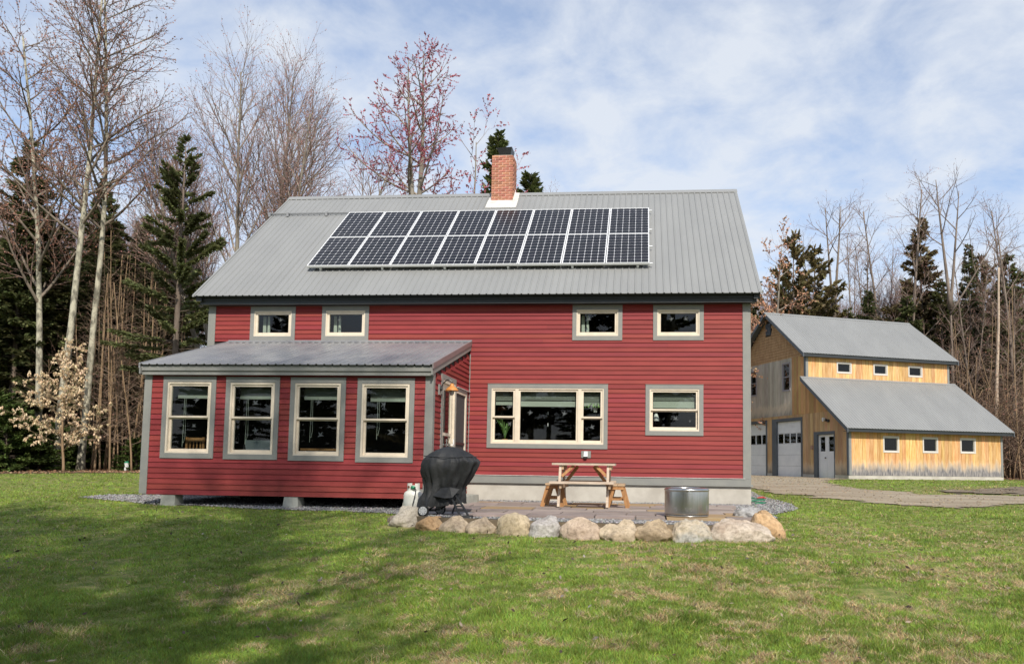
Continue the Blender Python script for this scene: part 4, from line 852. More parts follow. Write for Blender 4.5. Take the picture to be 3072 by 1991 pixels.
# ---- propane tank
PX, PY = 6.215, -4.42; tz = -.16
o = thing('propane_tank', (PX, PY, tz), 'white propane tank standing behind the boulders next to the grill', 'propane tank')
b = MB(); b.lathe([(.10, tz), (.105, tz+.03), (.145, tz+.045), (.157, tz+.09), (.158, tz+.20), (.159, tz+.21), (.158, tz+.215), (.158, tz+.33), (.150, tz+.37), (.12, tz+.40), (.06, tz+.418)], (PX, PY, 0), 32); b.build('tank_body', TANKW, o, smooth=True)
b = MB(); n = 20
for k in range(n):
    a0, a1 = math.radians(-60+k*300/n+180), math.radians(-60+(k+1)*300/n+180); r0, r1 = .098, .103; z0, z1 = tz+.395, tz+.53 - (.03 if k in (8, 9, 10, 11) else 0)
    p = lambda a, r, z: (PX+r*math.cos(a), PY+r*math.sin(a), z)
    b.hexa([p(a0, r0, z0), p(a1, r0, z0), p(a1, r1, z0), p(a0, r1, z0)], [p(a0, r0, z1), p(a1, r0, z1), p(a1, r1, z1), p(a0, r1, z1)])
b.build('collar', TANKW, o)
b = MB(); b.tube([(PX, PY, tz+.41), (PX, PY, tz+.49)], .022, 10); b.tube([(PX-.06, PY-.10, tz+.47), (PX, PY, tz+.47)], .02, 10); b.build('valve', BRASS, o)
b = MB(); b.tube([(PX+.0, PY-.10, tz+.465), (PX+.055, PY-.13, tz+.46)], [.03, .026], 12); b.build('valve_knob', GREENP, o, smooth=True)
b = MB(); b.tube([(PX+.05, PY-.13, tz+.46), (PX+.085, PY-.15, tz+.43), (PX+.08, PY-.18, tz+.33), (PX+.055, PY-.20, tz+.20), (PX+.07, PY-.3, tz+.08), (PX+.13, PY-.5, tz+.06), (PX+.25, PY-.58, tz+.09)], .009, 8); b.build('gas_hose', RUBBER, o, smooth=True)
tag(MB().hexa([(6.16, -2.42, -.075), (6.62, -2.42, -.075), (6.70, -1.36, -.075), (6.16, -1.36, -.075)], [(6.17, -2.40, .085), (6.60, -2.41, .075), (6.69, -1.37, .085), (6.17, -1.37, .095)]).build('door_step', CONC2), 'grey stone step below the sunroom door', 'step')
tag(MB().box(6.10, 6.30, -3.9, -3.72, -.2, .25).build('regulator_box', GREY), 'grey regulator box behind the propane tank', 'box')

# ---- hose by the right corner
t = thing('garden_hose', (12.76, 1.2, -.02), 'green garden hose with red nozzle lying on the corner gravel', 'garden hose')
b = MB(); b.tube([(12.45+.35*math.sin(k*.8)*.6+k*.02, .2+k*.13+.05*math.cos(k), g1(12.6, .2+k*.13)+.045) for k in range(16)], .012, 6); b.build('hose', GREENP, t, smooth=True)
b = MB(); b.tube([(12.70, 1.75, g1(12.7, 1.8)+.06), (12.85, 1.9, g1(12.8, 1.9)+.07), (12.92, 1.85, g1(12.8, 1.9)+.05)], [.012, .022, .012], 8); b.build('nozzle', RUST, t)
t = thing('marker_post', (-10.8, 13.2, .18), 'short white marker post with dark cap at the wood edge', 'post')
MB().tube([(-10.8, 13.2, .15), (-10.8, 13.2, .53)], .085, 12).build('post_body', WHITE, t); MB().tube([(-10.8, 13.2, .53), (-10.8, 13.2, .60)], [.09, .07], 12).build('cap', GREENP, t)
# ---------------------------------------------------------------- the wooden garage
GA = thing('wooden_garage', (19.236, 19.459, .25), 'tall wooden garage with grey metal roofs, lean-to and white overhead doors', 'garage')
gu = Vector((math.cos(.3777), math.sin(.3777), 0)); gv = Vector((-gu.y, gu.x, 0)); G0 = Vector((19.236, 19.459, 0))
def GT(u, v, z): return tuple(G0+gu*u+gv*v+Vector((0, 0, z)))
GLn, VA, VB = 8.554, 3.358, 6.729; VE = 2*VB-VA; ZW = .41
def lowroof(v): return 2.508+.7105*(v+.417)
def uproof(v): return 6.332+.707*(min(v, 2*VB-v)-3.018)
def wood_boards(name, fresh, fresh2, grey0, grey1, zlo, zhi, bleach=(.68, .54, .38)):
    """vertical boards: fresh orange pine, greyed towards a weathered band between two heights"""
    m = mat(name, fresh, .8, col2=fresh2, scale=5, stretch=(5, 5, .35), detail=7, bump=.2, bscale=18, var=.20, hue=.014)
    t = m.node_tree; b = t.nodes['Principled BSDF']; src = b.inputs['Base Color'].links[0].from_socket
    tc = t.nodes.new('ShaderNodeTexCoord'); sp = t.nodes.new('ShaderNodeSeparateXYZ'); t.links.new(tc.outputs['Object'], sp.inputs[0])
    n = t.nodes.new('ShaderNodeTexNoise'); mp = t.nodes.new('ShaderNodeMapping'); mp.inputs['Scale'].default_value = (2.2, 2.2, .8); t.links.new(tc.outputs['Object'], mp.inputs[0]); t.links.new(mp.outputs[0], n.inputs[0]); n.inputs['Scale'].default_value = 2.4; n.inputs['Detail'].default_value = 5
    a = t.nodes.new('ShaderNodeMath'); a.operation = 'MULTIPLY_ADD'; t.links.new(n.outputs[0], a.inputs[0]); a.inputs[1].default_value = .8; t.links.new(sp.outputs[2], a.inputs[2])
    r = t.nodes.new('ShaderNodeMapRange'); t.links.new(a.outputs[0], r.inputs[0]); r.inputs[1].default_value = zhi+.4; r.inputs[2].default_value = zlo+.4
    g = t.nodes.new('ShaderNodeValToRGB'); n2 = t.nodes.new('ShaderNodeTexNoise'); n2.inputs['Scale'].default_value = 9; mp2 = t.nodes.new('ShaderNodeMapping'); mp2.inputs['Scale'].default_value = (4, 4, .4); t.links.new(tc.outputs['Object'], mp2.inputs[0]); t.links.new(mp2.outputs[0], n2.inputs[0]); t.links.new(n2.outputs[0], g.inputs[0])
    g.color_ramp.elements[0].position = .35; g.color_ramp.elements[0].color = grey0+(1,); g.color_ramp.elements[1].position = .65; g.color_ramp.elements[1].color = grey1+(1,)
    w0 = t.nodes.new('ShaderNodeMapRange'); t.links.new(a.outputs[0], w0.inputs[0]); w0.inputs[1].default_value = zhi+.55; w0.inputs[2].default_value = zhi+.05
    bl_ = t.nodes.new('ShaderNodeMixRGB'); t.links.new(w0.outputs[0], bl_.inputs[0]); t.links.new(src, bl_.inputs[1]); bl_.inputs[2].default_value = (*bleach, 1)
    x = t.nodes.new('ShaderNodeMixRGB'); t.links.new(r.outputs[0], x.inputs[0]); t.links.new(bl_.outputs[0], x.inputs[1]); t.links.new(g.outputs[0], x.inputs[2]); t.links.new(x.outputs[0], b.inputs['Base Color'])
    return m
BFR = wood_boards('pine_boards_greyed_foot', (.50, .25, .07), (.74, .48, .22), (.105, .105, .12), (.34, .31, .29), .60, 1.02)
BUP = wood_boards('pine_boards_upper', (.54, .28, .085), (.74, .50, .24), (.5, .4, .3), (.6, .5, .4), -3, -2)
BGL = wood_boards('pine_boards_gable_low', (.41, .235, .10), (.54, .36, .20), (.16, .14, .12), (.30, .24, .18), .4, .9)
BGU = wood_boards('pine_boards_gable_weathered', (.52, .46, .38), (.36, .31, .25), (.26, .23, .20), (.40, .36, .31), 3.4, 3.9)
BGO = wood_boards('pine_boards_gable_orange', (.44, .24, .09), (.55, .33, .14), (.2, .16, .12), (.3, .2, .12), -3, -2)
fT = lambda v0: (lambda a, o, z: GT(a, v0-o, z)); gT = lambda a, o, z: GT(-o, a, z)
def boards(a0, a1, zb, zt, T, holes, m, seed, w=.195, th=.022):
    rg = random.Random(seed); a = a0
    while a < a1-.01:
        e = min(a+w*rg.uniform(.92, 1.08), a1); j = rg.uniform(0, .003); pieces = []; cuts = sorted({a, e, *[x for h in holes for x in h[:2] if a < x < e]})
        for s, f in zip(cuts[:-1], cuts[1:]):
            md = (s+f)/2; hs = sorted([h for h in holes if h[0] < md < h[1]], key=lambda h: h[2]); z0 = zb(s) if callable(zb) else zb; z1a = zt(s) if callable(zt) else zt; z1b = zt(f) if callable(zt) else zt
            z = z0
            for h in hs:
                if h[2] > z+.02 and h[2] < min(z1a, z1b): pieces.append((s, f, z, h[2], h[2]))
                z = max(z, h[3])
            if z < min(z1a, z1b)-.02: pieces.append((s, f, z, z1a, z1b))
        b = MB(); segs = {}
        for s, f, z, za, zb2 in pieces:
            g0 = .004 if abs(s-a) < 1e-6 else 0; g1_ = .004 if abs(f-e) < 1e-6 else 0
            b.hexa([T(s+g0, 0, z), T(f-g1_, 0, z), T(f-g1_, th+j, z), T(s+g0, th+j, z)], [T(s+g0, 0, za), T(f-g1_, 0, zb2), T(f-g1_, th+j, zb2), T(s+g0, th+j, za)])
        if all(abs(q_[0]-a) < 1e-6 and abs(q_[1]-e) < 1e-6 for q_ in pieces) and len(pieces) > 1:   # a window parts the board in two
            for i_ in range(len(pieces)):
                bb = MB(); bb.v = b.v[8*i_:8*i_+8]; bb.f = b.f[:6]; bb.build('board', m((a+e)/2, 0) if callable(m) else m, GA)
        elif b.v: b.build('board', m(md, 0) if callable(m) else m, GA)
        a = e
FW = [(1.792, 2.665, 1.459, 2.212), (3.951, 4.817, 1.474, 2.211), (6.074, 6.965, 1.49, 2.215)]
UW = [(1.741, 2.612, 5.438, 6.0), (3.896, 4.747, 5.441, 6.006), (5.999, 6.873, 5.44, 6.01)]
GD = [(3.65, 6.50, 0, 3.225), (7.0, 10.02, 0, 3.215)]; ED = [(1.0, 2.68, 0, 2.435)]
GWN = [(4.69, 5.455, 4.60, 6.085), (8.05, 8.80, 4.585, 6.03)]
boards(.12, GLn-.12, ZW, 2.60, fT(0), FW, BFR, 1)
boards(.12, GLn-.12, 5.17, 6.42, fT(VA), UW, BUP, 2)
boards(.02, VE-.02, lambda v: ZW, lambda v: min(3.40, lowroof(v)-.10), gT, GD+ED, BGL, 3)
boards(1.30, VA, lambda v: 3.365, lambda v: lowroof(v)-.10, lambda a, o, z: GT(-o-.014, a, z), [], BGO, 4)
boards(VA, VE-.02, lambda v: 3.365, lambda v: 6.28, lambda a, o, z: GT(-o-.014, a, z), GWN, lambda a, z: BGO if a < 4.5 else BGU, 5)
# solid walls behind
b = MB()
wall_with_holes(b, .03, GLn-.03, ZW-.02, 2.55, [(a+.06, c-.06, d+.06, e-.06) for a, c, d, e in FW], fT(0), -.12, -.002)
wall_with_holes(b, .03, GLn-.03, 4.6, 6.40, [(a+.06, c-.06, d+.06, e-.06) for a, c, d, e in UW], fT(VA), -.12, -.002)
wall_with_holes(b, .125, VE-.03, ZW-.02, 2.50, [(a+.1, c-.1, d, e-.1) for a, c, d, e in GD+ED], gT, -.12, -.002)
wall_with_holes(b, VA+.13, VE-.03, 2.51, 6.5, [(GD[0][0]+.1, GD[0][1]-.1, 0, 3.12), (GD[1][0]+.1, GD[1][1]-.1, 0, 3.11)]+[(a+.05, c-.05, d+.05, e-.05) for a, c, d, e in GWN], gT, -.12, -.002)
b.prism([(.13, 2.505), (VA+.12, 2.505), (VA+.12, lowroof(VA)-.15), (.13, lowroof(.13)-.15)], -.001, .115, lambda p, q, e: GT(e, p, q))
b.prism([(VA+.13, 6.505), (VE-.03, 6.505), (VB, uproof(VB)-.1)], -.001, .115, lambda p, q, e: GT(e, p, q))
b.prism([(.03, ZW), (VE, ZW), (VE, 6.3), (VB, uproof(VB)-.1), (VA, 6.3), (VA, 5.0), (.03, 2.5)], GLn-.12, GLn-.02, lambda p, q, e: GT(e, p, q))
b.hexa([GT(.03, VE-.1, ZW), GT(GLn-.03, VE-.1, ZW), GT(GLn-.03, VE, ZW), GT(.03, VE, ZW)], [GT(.03, VE-.1, 6.3), GT(GLn-.03, VE-.1, 6.3), GT(GLn-.03, VE, 6.3), GT(.03, VE, 6.3)])
b.build('sheathing_wall', DARK, GA)
# gable shingles: real little tiles, far too many to name
b = MB(); rg = random.Random(8); z = 6.255; k = 0
while z < 8.6:
    hw = (VB-VA)*(1-(z+.10-6.255)/(uproof(VB)-.12-6.255)); v = VB-hw-.1+(.06 if k % 2 else 0)
    while v < VB+hw+.1:
        w = rg.uniform(.10, .19); s, e = max(v, VB-hw), min(v+w-.006, VB+hw)
        if e-s > .03 and not (6.50 < (s+e)/2 < 7.1 and 7.70 < z+.07 < 8.46):
            t = .036+rg.uniform(0, .004); zz = z+rg.uniform(-.006, .006)
            b.hexa([gT(s, 0, zz), gT(e, 0, zz), gT(e, t, zz), gT(s, t, zz)], [gT(s, 0, zz+.17), gT(e, 0, zz+.17), gT(e, .008, zz+.17), gT(s, .008, zz+.17)])
        v += w
    z += .142; k += 1
SH = mat('cedar_shingle', (.50, .31, .15), .85, col2=(.38, .22, .105), scale=7, stretch=(1, 1, .4), detail=7, bump=.2)
b.build('shingles', SH, GA, kind='stuff')
b = MB(); b.box(0, 1, 0, 1, 0, 1, T=lambda x, y, z: gT(6.55+.5*x, .028+.03*y, 7.76+.62*z))
b.build('louver_frame', TRIMB, GA)
for k in range(7):
    b = MB(); z = 7.80+k*.08; b.hexa([gT(6.58, .06, z), gT(7.02, .06, z), gT(7.02, .10, z), gT(6.58, .10, z)], [gT(6.58, .06, z+.06), gT(7.02, .06, z+.06), gT(7.02, .075, z+.06), gT(6.58, .075, z+.06)]); b.build('louver_slat', TRIMB, GA)
# trim and foundation
for (a0, a1, T, z0, z1) in ((0, .12, fT(0), ZW, 2.50), (GLn-.12, GLn, fT(0), ZW, 2.50), (0, .12, fT(VA), 5.15, 6.3), (GLn-.12, GLn, fT(VA), 5.15, 6.3)):
    b = MB(); b.hexa([T(a0, -.03, z0), T(a1, -.03, z0), T(a1, .034, z0), T(a0, .034, z0)], [T(a0, -.03, z1), T(a1, -.03, z1), T(a1, .034, z1), T(a0, .034, z1)]); b.build('corner_board', GREY, GA)
for v0, z0, z1 in ((0, ZW, 2.55), (VA, 5.15, 6.35)):
    b = MB(); b.hexa([GT(-.042, v0-.034, z0), GT(0, v0-.034, z0), GT(0, v0+.11, z0), GT(-.042, v0+.11, z0)], [GT(-.042, v0-.034, z1), GT(0, v0-.034, z1), GT(0, v0+.11, z1), GT(-.042, v0+.11, z1)]); b.build('corner_board', TRIMB, GA)  # gable faces take the shade-toned copy of the grey trim
for k_ in (0,):
    b = MB(); b.hexa([GT(-.03, -.012, -.3), GT(GLn+.02, -.012, -.3), GT(GLn+.02, .2, -.3), GT(-.03, .2, -.3)], [GT(-.03, -.012, ZW-.004), GT(GLn+.02, -.012, ZW-.004), GT(GLn+.02, .2, ZW-.004), GT(-.03, .2, ZW-.004)]); b.build('foundation', CONC, GA)
for a, c in ((.2, 1.03), (2.66, 3.68), (6.47, 7.03), (10.0, VE)):
    b = MB(); b.hexa([GT(-.035, a, -.3), GT(.2, a, -.3), GT(.2, c, -.3), GT(-.035, c, -.3)], [GT(-.035, a, ZW-.004), GT(.2, a, ZW-.004), GT(.2, c, ZW-.004), GT(-.035, c, ZW-.004)]); b.build('foundation', CONC, GA)
# roofs
LS = Vector((gv.x, gv.y, .7105)).normalized(); LN = gu.cross(LS).normalized(); US = Vector((gv.x, gv.y, .707)).normalized(); UN = gu.cross(US).normalized()
US2 = Vector((-gv.x, -gv.y, .707)).normalized(); UN2 = US2.cross(gu).normalized()
c1 = math.hypot(1, .7105); c2 = math.hypot(1, .707)
roof_run('roof_sheet', GT(0, -.417, 2.508), gu, LS, LN, -.354, GLn+.354, (VA+.417-.01)*c1, ROOF, GA)
roof_run('roof_sheet', GT(0, 3.018, 6.332), gu, US, UN, -.354, GLn+.354, (VB-3.018)*c2, ROOF, GA)
B = MB(); ribbed(B, GT(0, 2*VB-3.018, 6.332), gu, US2, UN2, -.354, GLn+.354, (VB-3.018)*c2); B.build('back_roof', ROOF, GA)
b = MB()
def slab(b, u0, u1, v0, z0, v1, z1, d0, d1): b.hexa([GT(u0, v0, z0-d1), GT(u1, v0, z0-d1), GT(u1, v1, z1-d1), GT(u0, v1, z1-d1)], [GT(u0, v0, z0-d0), GT(u1, v0, z0-d0), GT(u1, v1, z1-d0), GT(u0, v1, z1-d0)])
slab(b, -.32, GLn+.32, -.38, lowroof(-.38), VA-.01, lowroof(VA-.01), .02, .05); slab(b, -.32, GLn+.32, 3.05, uproof(3.05), VB, uproof(VB), .02, .05); slab(b, -.32, GLn+.32, 2*VB-3.05, uproof(3.05), VB, uproof(VB), .02, .05)
b.build('roof_deck', TRIMB, GA)
for v0, z in ((-.36, lowroof(-.36)), (3.07, uproof(3.07))):
    b = MB(); b.hexa([GT(-.33, v0, z-.20), GT(GLn+.33, v0, z-.20), GT(GLn+.33, v0+.06, z-.20), GT(-.33, v0+.06, z-.20)], [GT(-.33, v0, z-.03), GT(GLn+.33, v0, z-.03), GT(GLn+.33, v0+.06, z-.03), GT(-.33, v0+.06, z-.03)]); b.build('fascia', DKGREY, GA)
    b = MB(); b.hexa([GT(-.3, v0+.06, z-.19), GT(GLn+.3, v0+.06, z-.19), GT(GLn+.3, v0+.335, z-.19), GT(-.3, v0+.335, z-.19)], [GT(-.3, v0+.06, z-.17), GT(GLn+.3, v0+.06, z-.17), GT(GLn+.3, v0+.335, z-.17), GT(-.3, v0+.335, z-.17)]); b.build('soffit', DKGREY, GA)
for u0, u1 in ((-.352, -.30), (GLn+.30, GLn+.352)):
    for v0, v1, f in ((-.41, VA-.01, lowroof), (3.02, VB, uproof), (2*VB-3.02, VB, uproof)):
        b = MB(); slab(b, u0, u1, v0, f(v0), v1, f(v1), .012, .20); b.build('rake_board', TRIMB, GA)
for v0, v1, f in ((0, VA-.01, lowroof), (VA, VB, uproof), (VE, VB, uproof)):
    b = MB(); slab(b, -.30, -.045, v0, f(v0), v1, f(v1), .14, .16); b.build('soffit', TRIMB, GA)
b = MB(); slab(b, -.37, GLn+.37, VB-.14, uproof(VB-.14)+.03, VB, uproof(VB)+.03, 0, .012); slab(b, -.37, GLn+.37, VB+.14, uproof(VB+.14)+.03, VB, uproof(VB)+.03, 0, .012); b.build('ridge_cap', ROOF, GA)
b = MB(); slab(b, -.354, GLn+.354, VA-.14, lowroof(VA-.14)+.025, VA-.024, lowroof(VA-.024)+.025, 0, .01); b.build('wall_flashing', ROOF, GA)
# windows
def gwin(r, T, rail=False, tr=TRIMG):
    b = MB(); frame(b, *r, (.07, .07, .07, .07), -.05, .042, T); o = b.build('window', tr, GA)
    b = MB(); frame(b, r[0]+.07, r[1]-.07, r[2]+.07, r[3]-.07, (.025, .025, .025, .025), -.06, .01, T); 
    if rail: zc = (r[2]+r[3])/2; b.hexa([T(r[0]+.095, -.06, zc-.025), T(r[1]-.095, -.06, zc-.025), T(r[1]-.095, .01, zc-.025), T(r[0]+.095, .01, zc-.025)], [T(r[0]+.095, -.06, zc+.025), T(r[1]-.095, -.06, zc+.025), T(r[1]-.095, .01, zc+.025), T(r[0]+.095, .01, zc+.025)])
    b.build('sash', tr, o); pane(o, r[0]+.09, r[1]-.09, r[2]+.09, r[3]-.09, T, -.03)
for r in FW: gwin(r, fT(0))
for r in UW: gwin(r, fT(VA))
GTR = mat('mauve_window_trim', (.30, .27, .28), .5)
for r in GWN: gwin(r, lambda a, o, z: GT(-o-.02, a, z), True, GTR)
# overhead doors
def gdoor(a0, a1, ztop):
    b = MB(); frame(b, a0, a1, .2, ztop, (.14, .42 if a0 < 5 else .30, .001, .15), -.11, .04, gT)
    o = b.build('garage_door', TRIMB, GA); s, e = a0+.10, a1-.40; zs = [.235, .80, 1.36, 1.92, 2.475, 3.06]
    for k in range(5):
        z0, z1 = zs[k]+.004, zs[k+1]-.004; b = MB()
        if k == 3:
            n = 4 if a0 < 5 else 4; w = (e-s)/n
            frame(b, s, e, z0, z1, (.04, .04, .03, .03), -.10, -.06, gT)
            for i in range(1, n): b.hexa([gT(s+i*w-.03, -.10, z0+.03), gT(s+i*w+.03, -.10, z0+.03), gT(s+i*w+.03, -.06, z0+.03), gT(s+i*w-.03, -.06, z0+.03)], [gT(s+i*w-.03, -.10, z1-.03), gT(s+i*w+.03, -.10, z1-.03), gT(s+i*w+.03, -.06, z1-.03), gT(s+i*w-.03, -.06, z1-.03)])
            b.build('door_section', DOORW, o)
            for i in range(n): pane(o, s+i*w+.03, s+(i+1)*w-.03, z0+.03, z1-.03, gT, -.085)
        else:
            zm = (z0+z1)/2
            for p, q in ((z0, zm-.008), (zm+.008, z1)): b.hexa([gT(s, -.10, p), gT(e, -.10, p), gT(e, -.06, p), gT(s, -.06, p)], [gT(s, -.10, q), gT(e, -.10, q), gT(e, -.06, q), gT(s, -.06, q)])
            b.hexa([gT(s, -.10, z0), gT(e, -.10, z0), gT(e, -.068, z0), gT(s, -.068, z0)], [gT(s, -.10, z1), gT(e, -.10, z1), gT(e, -.068, z1), gT(s, -.068, z1)])
            b.build('door_section', DOORW, o)
    return o
gdoor(3.65, 6.50, 3.22); gdoor(7.0, 10.02, 3.21)
b = MB(); frame(b, 1.0, 2.68, .2, 2.435, (.07, .28, .02, .14), -.11, .04, gT); ED_ = b.build('entry_door', TRIMB, GA)
for a0, a1 in ((1.07, 1.72), (1.735, 2.40)):
    b = MB(); frame(b, a0, a1, .26, 2.285, (.13, .13, 1.24, .10), -.10, -.05, gT); d = b.build('door_leaf', DOORW, ED_); pane(d, a0+.13, a1-.13, 1.50, 2.185, gT, -.08)
b = MB(); b.tube([gT(1.83, -.05, 1.20), gT(1.83, .0, 1.20)], .03, 8); b.build('handle', BLACK, ED_)
t = thing('yard_light', GT(-.1, 1.6, 2.95), 'round white yard light on the garage gable above the entry door', 'outdoor light')
b = MB(); b.tube([gT(1.62, .02, 2.95), gT(1.62, .12, 2.97)], .06, 10); b.tube([gT(1.45, .03, 2.92), gT(1.45, .10, 2.92)], .07, 10); b.build('lamp_base', BLACK, t); b = MB(); b.tube([gT(1.68, .10, 3.0), gT(1.70, .20, 2.99)], [.07, .10], 12); b.build('lamp_head', WHITE, t)
t = thing('notice_box', gT(2.82, .03, 1.7), 'small rusty box on the wall beside the garage entry door', 'box')
b = MB().hexa([gT(2.75, .026, 1.60), gT(2.89, .026, 1.60), gT(2.89, .09, 1.60), gT(2.75, .09, 1.60)], [gT(2.75, .026, 1.80), gT(2.89, .026, 1.80), gT(2.89, .08, 1.80), gT(2.75, .08, 1.80)]); b.build('box_body', mat('rusty_box', (.36, .22, .15), .7), t)
# ---------------------------------------------------------------- trees
BARK = mat('grey_maple_bark', (.30, .27, .22), .95, col2=(.15, .13, .105), scale=4.5, stretch=(1, 1, .35), detail=8, bump=.6, bscale=14, spec=.1)
BARKM = mat('mossy_pale_bark', (.46, .43, .33), .95, col2=(.15, .14, .11), scale=5.5, stretch=(1, 1, .45), detail=10, p0=.42, p1=.60, bump=.6, bscale=12, spec=.1)
BARKD = mat('brown_conifer_bark', (.13, .10, .08), .95, col2=(.20, .16, .13), scale=6, stretch=(1, 1, .4), bump=.6, spec=.1)
BARKT = mat('tan_sapling_bark', (.30, .21, .13), .95, col2=(.22, .15, .09), scale=5, stretch=(1, 1, .3), spec=.1)
BARKA = mat('grey_aspen_bark', (.24, .195, .16), .95, col2=(.14, .11, .09), scale=4.5, stretch=(1, 1, .35), detail=8, bump=.4, bscale=14, spec=.1)
TWIG = attr_mat('twigs_and_buds', rough=.85, spec=.1)
NEED = attr_mat('conifer_needles', rough=.7, trans=.30, spec=.2)
LEAFM = attr_mat('dry_beech_leaves', rough=.7, trans=.30, spec=.2)

def tubes(segs, sides):
    """segs: array (n,8) p0 r0 p1 r1 -> verts, faces"""
    s = np.asarray(segs, dtype=np.float64); n = len(s); p0, r0, p1, r1 = s[:, :3], s[:, 3], s[:, 4:7], s[:, 7]
    d = p1-p0; d /= np.linalg.norm(d, axis=1, keepdims=True)+1e-9
    ref = np.where(np.abs(d[:, 2:3]) < .9, np.array([[0, 0, 1.]]), np.array([[1., 0, 0]])); a = np.cross(d, ref); a /= np.linalg.norm(a, axis=1, keepdims=True)+1e-9; b = np.cross(d, a)
    t = np.arange(sides)*2*np.pi/sides; c, sn = np.cos(t)[None, :, None], np.sin(t)[None, :, None]
    o = a[:, None]*c+b[:, None]*sn; A = p0[:, None]+o*r0[:, None, None]; B = p1[:, None]+o*r1[:, None, None]
    V = np.concatenate([A, B], 1).reshape(-1, 3); k = np.arange(sides); k2 = (k+1) % sides
    f = np.stack([k, k2, sides+k2, sides+k], -1)[None]+(np.arange(n)*2*sides)[:, None, None]
    return V, f.reshape(-1, 4)
def chain_mesh(c, bark, sides=9, flare=True):
    b = MB(); b.tube([q[:3] for q in c], [q[3]*(1.35 if flare and i == 0 else 1.0) for i, q in enumerate(c)], sides); return b.mesh('trunk', bark, True)
def vrand(rg): 
    while True:
        v = (rg.uniform(-1, 1), rg.uniform(-1, 1), rg.uniform(-1, 1)); l = v[0]**2+v[1]**2+v[2]**2
        if .01 < l < 1: l = l**.5; return (v[0]/l, v[1]/l, v[2]/l)
def nrm(v): l = (v[0]**2+v[1]**2+v[2]**2)**.5+1e-9; return (v[0]/l, v[1]/l, v[2]/l)
def grow(rg, p, d, length, r, lev, P, out):
    """recursive branch; out[lev] collects segments"""
    n = max(3, int(length/P['seg'][min(lev, 3)])); sl_ = length/n; wob = P['wob'][min(lev, 3)]; up = P['up'][min(lev, 3)]; nc = P['kids'][lev] if lev < len(P['kids']) else 0
    rt = r*P['taper'][min(lev, 3)]; kids = []
    if nc:
        c0 = P['start'][min(lev, 3)]; cnt = max(1, int(nc*(length/P['len'][lev])*rg.uniform(.8, 1.2)+.5))
        kids = sorted(c0+(1-c0)*((i+rg.random())/cnt) for i in range(cnt))
    ki = 0; ang = rg.uniform(0, 6.28)
    for i in range(n):
        f0, f1 = i/n, (i+1)/n; v = vrand(rg); d = nrm((d[0]+v[0]*wob, d[1]+v[1]*wob, d[2]+v[2]*wob+up))
        q = (p[0]+d[0]*sl_, p[1]+d[1]*sl_, p[2]+d[2]*sl_); ra, rb = r+(rt-r)*f0, r+(rt-r)*f1
        if lev == 0:
            if i == 0: out[0].append([(*p, ra)])
            out[0][-1].append((*q, rb))
        else: out[min(lev, len(out)-1)].append((*p, ra, *q, rb))
        while ki < len(kids) and kids[ki] <= f1:
            t = (kids[ki]-f0)*n; b = (p[0]+(q[0]-p[0])*t, p[1]+(q[1]-p[1])*t, p[2]+(q[2]-p[2])*t); ang += 2.4+rg.uniform(-.5, .5)
            ax = nrm((-d[1], d[0], 1e-3) if abs(d[2]) < .98 else (1, 0, 0)); bx = (d[1]*ax[2]-d[2]*ax[1], d[2]*ax[0]-d[0]*ax[2], d[0]*ax[1]-d[1]*ax[0])
            th = math.radians(P['ang'][min(lev, 3)]*rg.uniform(.7, 1.25)); s, c = math.sin(th), math.cos(th); ca, sa = math.cos(ang), math.sin(ang)
            nd = tuple(d[j]*c+(ax[j]*ca+bx[j]*sa)*s for j in range(3))
            fr = 1-kids[ki]; ln = P['len'][lev+1]*rg.uniform(.55, 1.1)*(P['tip']+(1-P['tip'])*min(1, fr*1.3)); rr = min((ra+(rb-ra)*t)*.75, P['rad'][lev+1]*(.5+.5*fr))
            grow(rg, b, nd, ln, rr, lev+1, P, out); ki += 1
        p = q
    return p, d
